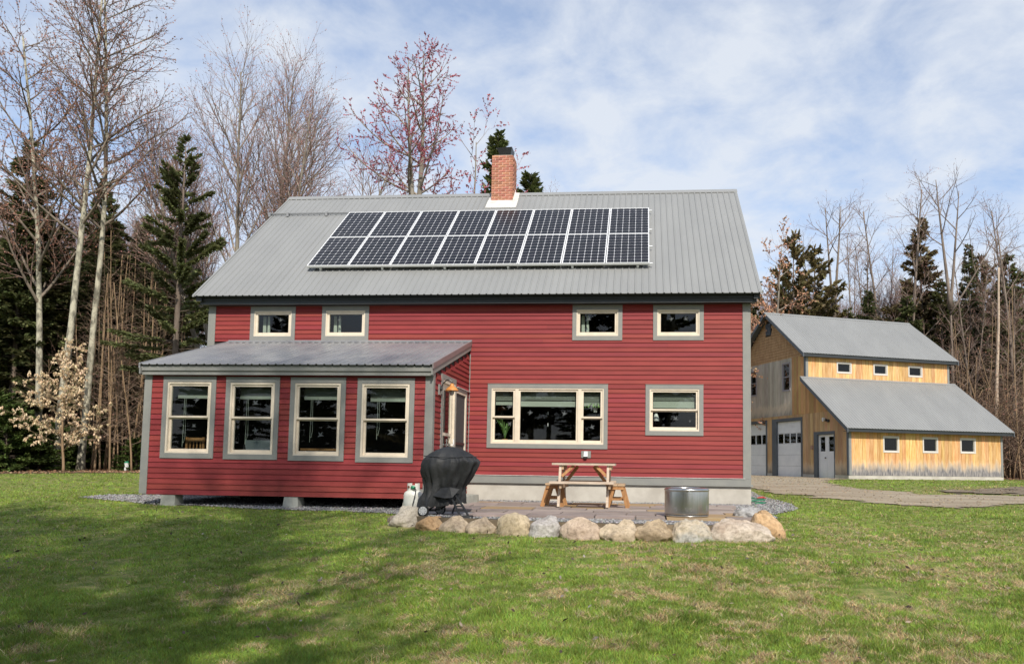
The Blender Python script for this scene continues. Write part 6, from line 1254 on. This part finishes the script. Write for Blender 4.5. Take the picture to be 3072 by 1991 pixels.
put('brush', BRUSH[0], 33.69, 34.72, 'tangle of brown brush right of the garage, ninth from the left', 'bush', 'brush right of the garage', s=1.822, rz=3.27)
put('brush', BRUSH[1], 31.13, 28.91, 'tangle of brown brush right of the garage, tenth from the left', 'bush', 'brush right of the garage', s=2.204, rz=0.11)
put('brush', BRUSH[0], 32.91, 31.27, 'tangle of brown brush right of the garage, eleventh from the left', 'bush', 'brush right of the garage', s=2.030, rz=5.75)
put('brush', BRUSH[1], 34.05, 33.16, 'tangle of brown brush right of the garage, twelfth from the left', 'bush', 'brush right of the garage', s=1.406, rz=6.19)
put('evergreen_shrub', LOWE, -13.42, 10.05, 'low green hemlock shrub at the edge of the left wood, third from the left', 'shrub', 'evergreen shrubs under the left wood', s=1.000, rz=3.03)
put('evergreen_shrub', LOWE, -13.91, 11.51, 'low green hemlock shrub at the edge of the left wood, fourth from the left', 'shrub', 'evergreen shrubs under the left wood', s=0.850, rz=1.04)
put('evergreen_shrub', LOWE, -14.51, 10.45, 'low green hemlock shrub at the edge of the left wood, second from the left', 'shrub', 'evergreen shrubs under the left wood', s=1.200, rz=0.11)
put('evergreen_shrub', LOWE, -12.99, 11.20, 'low green hemlock shrub at the edge of the left wood, fifth from the left', 'shrub', 'evergreen shrubs under the left wood', s=0.700, rz=4.86)
put('evergreen_shrub', LOWE, -14.35, 13.49, 'low green hemlock shrub at the edge of the left wood, sixth from the left', 'shrub', 'evergreen shrubs under the left wood', s=0.800, rz=0.96)
put('evergreen_shrub', LOWE, -13.33, 14.09, 'low green hemlock shrub at the edge of the left wood, seventh from the left', 'shrub', 'evergreen shrubs under the left wood', s=0.600, rz=5.77)
put('evergreen_shrub', LOWE, -14.33, 16.51, 'low green hemlock shrub at the edge of the left wood, eighth from the left', 'shrub', 'evergreen shrubs under the left wood', s=0.800, rz=2.67)
put('evergreen_shrub', LOWE, -10.86, 13.81, 'low green hemlock shrub at the edge of the left wood, ninth from the left', 'shrub', 'evergreen shrubs under the left wood', s=0.550, rz=2.61)
put('evergreen_shrub', LOWE, -11.62, 15.75, 'low green hemlock shrub at the edge of the left wood, tenth from the left', 'shrub', 'evergreen shrubs under the left wood', s=0.700, rz=4.78)
put('evergreen_shrub', LOWE, -15.97, 11.33, 'low green hemlock shrub at the edge of the left wood, first from the left', 'shrub', 'evergreen shrubs under the left wood', s=1.300, rz=2.88)
put('spruce_tree', SPRN, -49.50, 43.63, 'distant dark evergreen deep in the wood', 'tree', 'distant evergreens', s=1.156, rz=3.90, sx=1.300)
put('spruce_tree', SPRD, -49.60, 44.22, 'distant dark evergreen deep in the wood', 'tree', 'distant evergreens', s=1.231, rz=2.39, sx=1.300)
put('spruce_tree', HEML, -49.72, 45.57, 'distant dark evergreen deep in the wood', 'tree', 'distant evergreens', s=1.416, rz=1.44, sx=1.300)
put('spruce_tree', SPRN, -46.00, 41.98, 'distant dark evergreen deep in the wood', 'tree', 'distant evergreens', s=1.130, rz=2.72, sx=1.300)
put('spruce_tree', SPRD, -48.08, 45.24, 'distant dark evergreen deep in the wood', 'tree', 'distant evergreens', s=1.305, rz=4.24, sx=1.300)
put('spruce_tree', HEML, -44.89, 42.51, 'distant dark evergreen deep in the wood', 'tree', 'distant evergreens', s=1.281, rz=2.58, sx=1.300)
put('spruce_tree', SPRN, -40.11, 38.18, 'distant dark evergreen deep in the wood', 'tree', 'distant evergreens', s=1.163, rz=3.10, sx=1.300)
put('spruce_tree', SPRD, -39.92, 39.04, 'distant dark evergreen deep in the wood', 'tree', 'distant evergreens', s=1.384, rz=0.20, sx=1.300)
put('spruce_tree', HEML, -40.99, 41.58, 'distant dark evergreen deep in the wood', 'tree', 'distant evergreens', s=1.133, rz=2.29, sx=1.300)
put('spruce_tree', SPRN, 18.31, 45.03, 'distant dark evergreen deep in the wood', 'tree', 'distant evergreens', s=1.073, rz=3.47, sx=1.300)
put('spruce_tree', SPRD, 21.31, 47.66, 'distant dark evergreen deep in the wood', 'tree', 'distant evergreens', s=1.442, rz=3.56, sx=1.300)
put('spruce_tree', HEML, 24.09, 43.83, 'distant dark evergreen deep in the wood', 'tree', 'distant evergreens', s=1.073, rz=1.30, sx=1.300)
put('spruce_tree', SPRN, 26.83, 42.96, 'distant dark evergreen deep in the wood', 'tree', 'distant evergreens', s=1.123, rz=2.45, sx=1.300)
put('spruce_tree', SPRD, 31.98, 50.62, 'distant dark evergreen deep in the wood', 'tree', 'distant evergreens', s=1.475, rz=5.75, sx=1.300)
put('spruce_tree', HEML, 38.20, 57.01, 'distant dark evergreen deep in the wood', 'tree', 'distant evergreens', s=1.295, rz=5.36, sx=1.300)
put('spruce_tree', SPRN, 40.82, 55.20, 'distant dark evergreen deep in the wood', 'tree', 'distant evergreens', s=1.326, rz=2.52, sx=1.300)
put('hemlock_tree', HEML, -20.00, 14.84, 'dark evergreen in the wall of trees left of the house, first from the left', 'tree', 'evergreens in the wall left of the house', s=0.832, rz=3.16, sx=1.013)
put('hemlock_tree', SPRN, -22.65, 19.58, 'dark evergreen in the wall of trees left of the house, second from the left', 'tree', 'evergreens in the wall left of the house', s=0.943, rz=6.26, sx=0.970)
put('hemlock_tree', SPRD, -16.88, 14.27, 'dark evergreen in the wall of trees left of the house, third from the left', 'tree', 'evergreens in the wall left of the house', s=1.009, rz=4.01, sx=1.013)
put('hemlock_tree', HEML, -16.63, 15.14, 'dark evergreen in the wall of trees left of the house, fourth from the left', 'tree', 'evergreens in the wall left of the house', s=0.828, rz=1.25, sx=1.078)
put('hemlock_tree', SPRN, -16.99, 16.86, 'dark evergreen in the wall of trees left of the house, fifth from the left', 'tree', 'evergreens in the wall left of the house', s=0.966, rz=0.26, sx=0.958)
put('hemlock_tree', SPRD, -15.29, 16.70, 'dark evergreen in the wall of trees left of the house, sixth from the left', 'tree', 'evergreens in the wall left of the house', s=0.856, rz=3.92, sx=1.083)
put('hemlock_tree', HEML, -16.90, 20.30, 'dark evergreen in the wall of trees left of the house, seventh from the left', 'tree', 'evergreens in the wall left of the house', s=1.046, rz=5.39, sx=1.096)
put('hemlock_tree', SPRN, -15.74, 20.41, 'dark evergreen in the wall of trees left of the house, eighth from the left', 'tree', 'evergreens in the wall left of the house', s=1.006, rz=3.55, sx=0.964)
put('hemlock_tree', SPRD, -12.34, 17.65, 'dark evergreen in the wall of trees left of the house, ninth from the left', 'tree', 'evergreens in the wall left of the house', s=1.054, rz=5.06, sx=0.995)
put('hemlock_tree', HEML, -12.19, 18.45, 'dark evergreen in the wall of trees left of the house, tenth from the left', 'tree', 'evergreens in the wall left of the house', s=0.947, rz=2.82, sx=0.959)
put('hemlock_tree', HEML, 17.80, 38.21, 'evergreen in the treeline behind the garage, first from the left', 'tree', 'evergreens in the treeline behind the garage', s=1.119, rz=2.73, sx=1.007)
put('hemlock_tree', SPRN, 19.07, 39.21, 'evergreen in the treeline behind the garage, second from the left', 'tree', 'evergreens in the treeline behind the garage', s=0.960, rz=0.72, sx=0.949)
put('hemlock_tree', PINE, 19.48, 32.95, 'evergreen in the treeline behind the garage, third from the left', 'tree', 'evergreens in the treeline behind the garage', s=0.979, rz=2.98, sx=0.959)
put('hemlock_tree', SPRD, 21.77, 35.74, 'evergreen in the treeline behind the garage, fourth from the left', 'tree', 'evergreens in the treeline behind the garage', s=1.017, rz=0.21, sx=1.021)
put('hemlock_tree', HEML, 22.65, 32.95, 'evergreen in the treeline behind the garage, fifth from the left', 'tree', 'evergreens in the treeline behind the garage', s=0.862, rz=0.97, sx=0.960)
put('hemlock_tree', SPRN, 24.40, 34.87, 'evergreen in the treeline behind the garage, sixth from the left', 'tree', 'evergreens in the treeline behind the garage', s=0.990, rz=2.68, sx=1.006)
put('hemlock_tree', PINE, 25.88, 35.20, 'evergreen in the treeline behind the garage, seventh from the left', 'tree', 'evergreens in the treeline behind the garage', s=1.081, rz=3.35, sx=1.018)
put('hemlock_tree', SPRD, 26.71, 34.41, 'evergreen in the treeline behind the garage, eighth from the left', 'tree', 'evergreens in the treeline behind the garage', s=1.034, rz=5.96, sx=1.083)
put('hemlock_tree', HEML, 29.75, 37.05, 'evergreen in the treeline behind the garage, ninth from the left', 'tree', 'evergreens in the treeline behind the garage', s=1.089, rz=5.00, sx=1.056)
put('hemlock_tree', SPRN, 30.97, 37.40, 'evergreen in the treeline behind the garage, tenth from the left', 'tree', 'evergreens in the treeline behind the garage', s=0.943, rz=3.26, sx=1.026)
put('hemlock_tree', PINE, 33.70, 40.36, 'evergreen in the treeline behind the garage, eleventh from the left', 'tree', 'evergreens in the treeline behind the garage', s=1.531, rz=0.65, sx=0.978)
put('hemlock_tree', SPRD, 32.99, 34.53, 'evergreen in the treeline behind the garage, twelfth from the left', 'tree', 'evergreens in the treeline behind the garage', s=1.275, rz=0.83, sx=1.066)
put('hemlock_tree', HEML, 36.24, 39.99, 'evergreen in the treeline behind the garage, thirteenth from the left', 'tree', 'evergreens in the treeline behind the garage', s=1.195, rz=3.80, sx=0.987)
put('aspen_tree', ASPEN[0], 30.58, 37.00, 'fine bare tree at the far right of the wood, first from the left', 'tree', 'fine bare trees at the far right', s=0.879, rz=2.61, sx=0.800)
put('aspen_tree', ASPEN[1], 30.23, 34.54, 'fine bare tree at the far right of the wood, second from the left', 'tree', 'fine bare trees at the far right', s=0.865, rz=6.00, sx=0.800)
put('aspen_tree', ASPEN[2], 30.54, 33.37, 'fine bare tree at the far right of the wood, third from the left', 'tree', 'fine bare trees at the far right', s=0.873, rz=2.02, sx=0.800)
put('aspen_tree', ASPEN[0], 32.90, 37.47, 'fine bare tree at the far right of the wood, fourth from the left', 'tree', 'fine bare trees at the far right', s=1.095, rz=5.25, sx=0.800)
put('aspen_tree', ASPEN[1], 33.47, 37.58, 'fine bare tree at the far right of the wood, fifth from the left', 'tree', 'fine bare trees at the far right', s=0.856, rz=1.56, sx=0.800)
put('aspen_tree', ASPEN[2], 31.42, 31.00, 'fine bare tree at the far right of the wood, sixth from the left', 'tree', 'fine bare trees at the far right', s=0.723, rz=0.70, sx=0.800)
put('aspen_tree', ASPEN[0], 35.88, 39.25, 'fine bare tree at the far right of the wood, seventh from the left', 'tree', 'fine bare trees at the far right', s=0.966, rz=0.60, sx=0.800)
put('aspen_tree', ASPEN[1], 35.58, 37.96, 'fine bare tree at the far right of the wood, eighth from the left', 'tree', 'fine bare trees at the far right', s=0.994, rz=4.04, sx=0.800)
put('brush_tree', VASE, 18.42, 49.16, 'fine brown bare tree in the wood behind the garage, first from the left', 'tree', 'fine bare trees behind the garage', s=0.856, rz=3.78, sx=0.740)
put('brush_tree', VASE, 19.67, 48.86, 'fine brown bare tree in the wood behind the garage, second from the left', 'tree', 'fine bare trees behind the garage', s=1.004, rz=2.54, sx=0.883)
put('brush_tree', VASE, 20.00, 39.75, 'fine brown bare tree in the wood behind the garage, third from the left', 'tree', 'fine bare trees behind the garage', s=0.760, rz=2.87, sx=0.713)
put('brush_tree', VASE, 21.70, 42.54, 'fine brown bare tree in the wood behind the garage, fourth from the left', 'tree', 'fine bare trees behind the garage', s=0.929, rz=0.17, sx=0.717)
put('brush_tree', VASE, 24.90, 47.22, 'fine brown bare tree in the wood behind the garage, fifth from the left', 'tree', 'fine bare trees behind the garage', s=0.787, rz=3.75, sx=0.740)
put('brush_tree', VASE, 25.10, 42.07, 'fine brown bare tree in the wood behind the garage, sixth from the left', 'tree', 'fine bare trees behind the garage', s=0.794, rz=3.13, sx=0.847)
put('brush_tree', VASE, 27.51, 43.01, 'fine brown bare tree in the wood behind the garage, seventh from the left', 'tree', 'fine bare trees behind the garage', s=0.938, rz=6.25, sx=0.909)
put('brush_tree', VASE, 29.11, 46.27, 'fine brown bare tree in the wood behind the garage, eighth from the left', 'tree', 'fine bare trees behind the garage', s=0.871, rz=2.53, sx=0.973)
put('brush_tree', VASE, 31.27, 46.34, 'fine brown bare tree in the wood behind the garage, ninth from the left', 'tree', 'fine bare trees behind the garage', s=0.933, rz=2.75, sx=0.866)
put('brush_tree', VASE, 33.14, 48.08, 'fine brown bare tree in the wood behind the garage, tenth from the left', 'tree', 'fine bare trees behind the garage', s=0.890, rz=1.18, sx=0.740)
put('brush_tree', VASE, 33.05, 43.48, 'fine brown bare tree in the wood behind the garage, eleventh from the left', 'tree', 'fine bare trees behind the garage', s=0.777, rz=2.97, sx=0.754)
put('brush_tree', VASE, 36.70, 47.25, 'fine brown bare tree in the wood behind the garage, twelfth from the left', 'tree', 'fine bare trees behind the garage', s=0.990, rz=5.33, sx=0.900)
put('brush_tree', VASE, 34.76, 40.66, 'fine brown bare tree in the wood behind the garage, thirteenth from the left', 'tree', 'fine bare trees behind the garage', s=0.775, rz=4.91, sx=0.772)
put('brush_tree', VASE, 39.28, 45.38, 'fine brown bare tree in the wood behind the garage, fourteenth from the left', 'tree', 'fine bare trees behind the garage', s=0.901, rz=2.34, sx=0.939)
put('brush_tree', VASE, -29.46, 26.45, 'fine brown bare tree deep in the left wood, first from the left', 'tree', 'fine bare trees in the left wood', s=1.075, rz=2.83, sx=0.630)
put('brush_tree', VASE, -26.64, 26.27, 'fine brown bare tree deep in the left wood, second from the left', 'tree', 'fine bare trees in the left wood', s=1.015, rz=5.79, sx=0.623)
put('brush_tree', VASE, -24.94, 26.26, 'fine brown bare tree deep in the left wood, third from the left', 'tree', 'fine bare trees in the left wood', s=0.828, rz=2.39, sx=0.628)
put('brush_tree', VASE, -21.48, 23.45, 'fine brown bare tree deep in the left wood, fourth from the left', 'tree', 'fine bare trees in the left wood', s=0.946, rz=1.83, sx=0.667)
put('brush_tree', VASE, -20.01, 23.53, 'fine brown bare tree deep in the left wood, fifth from the left', 'tree', 'fine bare trees in the left wood', s=0.902, rz=3.41, sx=0.627)
put('brush_tree', VASE, -20.32, 26.52, 'fine brown bare tree deep in the left wood, sixth from the left', 'tree', 'fine bare trees in the left wood', s=0.834, rz=2.36, sx=0.687)
put('brush_tree', VASE, -17.95, 25.42, 'fine brown bare tree deep in the left wood, seventh from the left', 'tree', 'fine bare trees in the left wood', s=0.877, rz=3.63, sx=0.715)
put('brush_tree', VASE, -15.83, 24.39, 'fine brown bare tree deep in the left wood, eighth from the left', 'tree', 'fine bare trees in the left wood', s=1.000, rz=0.47, sx=0.607)
put('bare_tree', ASPEN[2], 3.98, 28.27, 'pale bare tree top just right of the chimney', 'tree', None, s=1.050, rz=1.05, sx=0.800)
# beech sapling keeping its tan leaves
def beech():
    rg = random.Random(77); out = [[], [], [], []]
    P = dict(seg=(.3, .2, .15, .12), wob=(.05, .09, .12, .12), up=(.01, .02, .01, 0), taper=(.15, .3, .3, .4), kids=(34, 10, 6), len=(4.4, 2.2, .70, .28), rad=(.06, .018, .007, .004), ang=(66, 45, 42, 40), start=(.17, .18, .1, .1), tip=.08)
    grow(rg, (0, 0, -.1), (.0, 0, 1), 4.5, .045, 0, P, out)
    tm = [chain_mesh(c, BARKT, 8) for c in out[0]]
    rng = np.random.default_rng(7); vs, fs, cs, o = [], [], [], 0
    for lev in (1, 2, 3):
        if out[lev]:
            V, F = tubes(out[lev], 3); F = np.concatenate([F[:, [0, 1, 2]], F[:, [0, 2, 3]]]); vs.append(V); fs.append(F+o); o += len(V); cs.append(np.tile([[.26, .19, .12]], (len(V), 1)))
    s = np.array(out[2]+out[3]); n = 6000; k = rng.integers(0, len(s), n); t = rng.random((n, 1)); p = s[k, :3]*(1-t)+s[k, 4:7]*t
    hang = np.stack([rng.normal(0, .45, n), rng.normal(0, .45, n), -np.ones(n)], 1); hang /= np.linalg.norm(hang, axis=1, keepdims=True); wv = np.cross(hang, rng.normal(0, 1, (n, 3))); wv /= np.linalg.norm(wv, axis=1, keepdims=True); nr = np.cross(hang, wv)
    ln = rng.uniform(.07, .115, (n, 1)); q = np.stack([p, p+hang*ln*.4+wv*ln*.26+nr*ln*.08, p+hang*ln+nr*ln*.15, p+hang*ln*.4-wv*ln*.26+nr*ln*.08], 1).reshape(-1, 3)
    F = (np.array([[0, 1, 2], [0, 2, 3]])[None]+4*np.arange(n)[:, None, None]).reshape(-1, 3); c = np.array([[.72, .57, .38]])*rng.uniform(.65, 1.3, (n, 1))*rng.uniform(.93, 1.07, (n, 3)); vs.append(q); fs.append(F+o); cs.append(np.repeat(c, 4, 0))
    return tm, np_mesh('crown', np.concatenate(vs), np.concatenate(fs), LEAFM, np.concatenate(cs))
put('beech_sapling', beech(), -11.2, 10.2, 'young beech still holding its dry tan leaves at the wood edge', rz=.6, s=1.12)
rock(-13.9, 10.7, 1.5, 1.0, .75, .02, 40, (.20, .17, .13), (.30, .27, .22), 'grey boulder in the leaf litter at the left wood edge')
for i, (x, y, k, s) in enumerate(((9, 33, HEML, 1.0), (12.5, 37, SPRN, 1.0), (15.5, 40, HEML, .95), (5, 36, SPRN, 1.0), (1, 34, HEML, 1.0), (13.5, 44, VASE, .7))):
    put('hemlock_tree', k, x, y, 'tree of the wood standing directly behind the red house', group='trees behind the red house', s=s, rz=i*1.9)
# trees behind the photographer, which shade the lawn and stand dark in the window glass
for i, (x, y, k, s) in enumerate(((-16, -52, HEML, 1.1), (-9, -50, SPRD, 1.2), (-2, -53, HEML, 1.2), (4, -51, SPRN, 1.1), (11, -54, SPRD, 1.2), (18, -52, HEML, 1.1), (25, -53, SPRN, 1.1), (32, -50, SPRD, 1.1), (-24, -48, SPRN, 1.1), (39, -54, HEML, 1.1), (-31, -45, SPRD, 1.2), (-38, -41, HEML, 1.2), (-45, -37, SPRN, 1.2), (-52, -31, SPRD, 1.2), (-28, -56, HEML, 1.3), (-40, -52, SPRN, 1.3), (-20, -58, SPRD, 1.3), (-58, -24, HEML, 1.2), (-20, -46, HEML, 1.25), (-27, -43, HEML, 1.2), (-34, -36, SPRD, 1.2), (-13, -57, HEML, 1.3), (-6, -58, SPRD, 1.3), (8, -60, HEML, 1.3))):
    put('spruce_tree', k, x, y, 'evergreen of the wood behind the photographer', group='evergreens behind the photographer', s=s, rz=i*1.3)
for i, (x, y, k, s, sx) in enumerate(((10.4, -26.5, PINE, 2.0, 1.5), (6.6, -26.0, SPRR, 1.9, 1.9), (1.8, -24.5, PINE, 1.9, 1.5), (8.8, -31.5, SPRR, 2.0, 1.9))):
    put('hemlock_tree', k, x, y, 'tall evergreen shading the lawn from behind the photographer', group='shade trees behind the photographer', s=s, sx=sx, rz=i*2.1)
for i, (x, y, k, s) in enumerate(((11.0, -27.5, BIGM, 1.28), (6.6, -27.0, TALLM, 1.25), (8.6, -26.5, BIGM, 1.02), (3.6, -28, BIGM, 1.05))):
    put('maple_tree', k, x, y, 'bare maple behind the photographer', group='bare maples behind the photographer', s=s, rz=i*1.7)

# ---------------------------------------------------------------- lawn grass, blade by blade
GRASSM = attr_mat('grass_blades', rough=.65, trans=.25, spec=.25)
def grass():
    rng = np.random.default_rng(99); n = 1180000
    # spread round the viewpoint, thinning with distance as the eye does
    dmin, dmax = 5.2, 46.0; u = rng.random(n); d = 1/((1/dmin)*(1-u)+(1/dmax)*u); a = rng.uniform(-.86, .76, n)
    fx, fy = -math.sin(cyaw), math.cos(cyaw); rx, ry = fy, -fx; x = CAM[0]+d*(fx+rx*np.tan(a)); y = CAM[1]+d*(fy+ry*np.tan(a))
    jx = (vnoise(x, y, .45, 21)-.5)*.5; jy = (vnoise(x, y, .45, 22)-.5)*.5
    nc_ = n//9; ci = rng.integers(0, nc_, n); tuft = rng.random(n) < .72; ox, oy = rng.normal(0, .022, n)*(1+d*.03), rng.normal(0, .022, n)*(1+d*.03); x = np.where(tuft, x[ci]+ox, x); y = np.where(tuft, y[ci]+oy, y); d = np.where(tuft, d[ci], d); tv = rng.random(nc_)[ci]
    bad = in_poly(x, y, [(6.0, -5.6), (7, -5.75), (9, -6.05), (11.5, -6.05), (11.95, -5.3), (12.1, -4.0), (12.3, 0), (12.3, 8.7), (0, 8.7), (0, 0), (6, 0)])
    bad |= in_poly(x+jx, y+jy, DIRT) & (rng.random(n) > .015+.5*(vnoise(x, y, .9, 71) > .70))
    bad |= in_poly(x+jx*1.6, y+jy*1.6, DRIVE) & (rng.random(n) > .012)
    for poly in (GRAVEL_R, FLOORP, FLOORR): bad |= in_poly(x+jx, y+jy, poly)
    bad |= in_poly(x+jx*.5, y+jy*.5, GRAVEL_L)
    lu, lv = (x-G0.x)*gu.x+(y-G0.y)*gu.y, (x-G0.x)*gv.x+(y-G0.y)*gv.y; bad |= (lu > -.3) & (lu < GLn+.3) & (lv > -.5) & (lv < 11)
    for X, Y, w, dd, *_ in ROCKS: bad |= (((x-X)/(w*.42))**2+((y-Y)/(dd*.40))**2) < 1
    thin = vnoise(x, y, .7, 31)*.5+vnoise(x, y, .22, 32)*.5; bad |= (thin < .22) & (rng.random(n) < .6)
    ox, oy, tuft, tv = ox[~bad], oy[~bad], tuft[~bad], tv[~bad]; x, y, d = x[~bad], y[~bad], d[~bad]; n = len(x); z = gz(x, y)-.004
    sun = .45+.55*np.clip((x-4)/9, 0, 1); dry = vnoise(x, y, 1.1, 41)*.16+vnoise(x, y, .24, 42)*.26+vnoise(x, y, .10, 43)*.32+vnoise(x, y, .045, 44)*.26
    pd = np.clip((dry-.47)*5.0, .05, .9)*np.clip(.62+(-y-5)/8, .30, 1.0)*np.clip(.55+(x-5)/6, .5, 1.5); isdry = ((.5*rng.random(n)+.5*tv) < pd) | (in_poly(x, y, [(17, 5), (26, 5), (46, 7), (46, 16), (25, 12.5), (19, 9)]) & (rng.random(n) < .5))
    h = np.where(isdry, rng.uniform(.018, .042, n), rng.uniform(.016, .046, n))*(.6+.6*vnoise(x, y, .4, 51)+.9*np.clip(vnoise(x, y, .16, 52)-.62, 0, 1)*2); w = np.maximum(.0036, d*.00046)*rng.uniform(.7, 1.3, n); h = np.maximum(h, d*.0011)
    ang = rng.uniform(0, 6.283, n); ln = np.where(isdry, rng.uniform(.5, 2.2, n), rng.uniform(.1, .75, n))*h; la = rng.uniform(0, 6.283, n)
    bx, by = np.cos(ang)*w, np.sin(ang)*w; tx, ty = np.cos(la)*ln+np.where(tuft, ox*.8, 0), np.sin(la)*ln+np.where(tuft, oy*.8, 0); h = h*np.where(tuft, .7+.75*((tv*7.3) % 1), .8)
    V = np.stack([np.stack([x-bx, y-by, z], -1), np.stack([x+bx, y+by, z], -1), np.stack([x+tx, y+ty, z+h], -1)], 1).reshape(-1, 3)
    F = np.arange(3*n).reshape(n, 3)
    g = np.stack([rng.uniform(.19, .31, n), rng.uniform(.29, .41, n), rng.uniform(.04, .08, n)], 1)*(.45+.45*vnoise(x, y, .9, 61)+.55*vnoise(x, y, .11, 62))[:, None]
    t = np.stack([rng.uniform(.50, .80, n), rng.uniform(.41, .64, n), rng.uniform(.20, .36, n)], 1)*rng.uniform(.5, 1.1, (n, 1))*(.7+.5*vnoise(x, y, .09, 63))[:, None]
    c = np.where(isdry[:, None], t, g)*(.62+.62*((tv*13.7) % 1))[:, None]
    link(np_mesh('grass', V, F, GRASSM, np.repeat(c, 3, 0)), 'grass', kind='stuff', label='short green spring grass with dry straw patches')
grass()
def litter(name, poly, n, seed, cols, size, label, off=.02, flat=.5):
    rng = np.random.default_rng(seed); px = [p[0] for p in poly]; py = [p[1] for p in poly]; x = rng.uniform(min(px), max(px), n*2); y = rng.uniform(min(py), max(py), n*2); ok = in_poly(x, y, poly); x, y = x[ok][:n], y[ok][:n]; n = len(x); p = np.stack([x, y, gz(x, y)+off+rng.uniform(0, .03, n)], 1)
    d1 = rng.normal(0, 1, (n, 3))*[1, 1, flat]; d1 /= np.linalg.norm(d1, axis=1, keepdims=True); d2 = np.cross(d1, rng.normal(0, 1, (n, 3))*[.3, .3, 1]); d2 /= np.linalg.norm(d2, axis=1, keepdims=True); s = rng.uniform(.5, 1.3, (n, 1))*size
    q = np.stack([p-d1*s, p+d2*s*.5, p+d1*s, p-d2*s*.5], 1).reshape(-1, 3); F = (np.array([[0, 1, 2], [0, 2, 3]])[None]+4*np.arange(n)[:, None, None]).reshape(-1, 3)
    c = np.array(cols)[rng.integers(0, len(cols), n)]*rng.uniform(.6, 1.3, (n, 1)); link(np_mesh(name, q, F, LEAFM, np.repeat(c, 4, 0)), name, kind='stuff', label=label)
litter('leaf_litter', [(-30, 5.5), (-12.5, 6.6), (-10.6, 8.4), (-9.3, 9.7), (-6, 11.2), (-6, 22), (-30, 22)], 16000, 3, [(.34, .18, .10), (.42, .26, .15), (.24, .13, .08), (.46, .33, .20)], .055, 'reddish brown fallen leaves along the wood edge')
litter('fallen_leaves', [(0, -12.5), (18, -12.5), (18, -6.2), (0, -4)], 700, 4, [(.06, .045, .035), (.10, .07, .05), (.40, .32, .24), (.16, .12, .10), (.30, .26, .24)], .026, 'scattered dead leaves on the lawn', off=.035)
litter('leaf_litter', [(18.5, 5.6), (26, 6.0), (44, 8), (44, 14), (30, 13), (24, 10.5), (20, 7.8)], 3500, 5, [(.22, .14, .09), (.34, .24, .16), (.14, .10, .07)], .04, 'brown leaves on the bare soil by the garage')
litter('leaf_litter', [(28, 22), (31, 19), (46, 16), (60, 16), (60, 40), (27, 36)], 6000, 6, [(.30, .15, .09), (.36, .22, .13), (.20, .11, .07)], .06, 'brown leaves under the wood right of the garage')
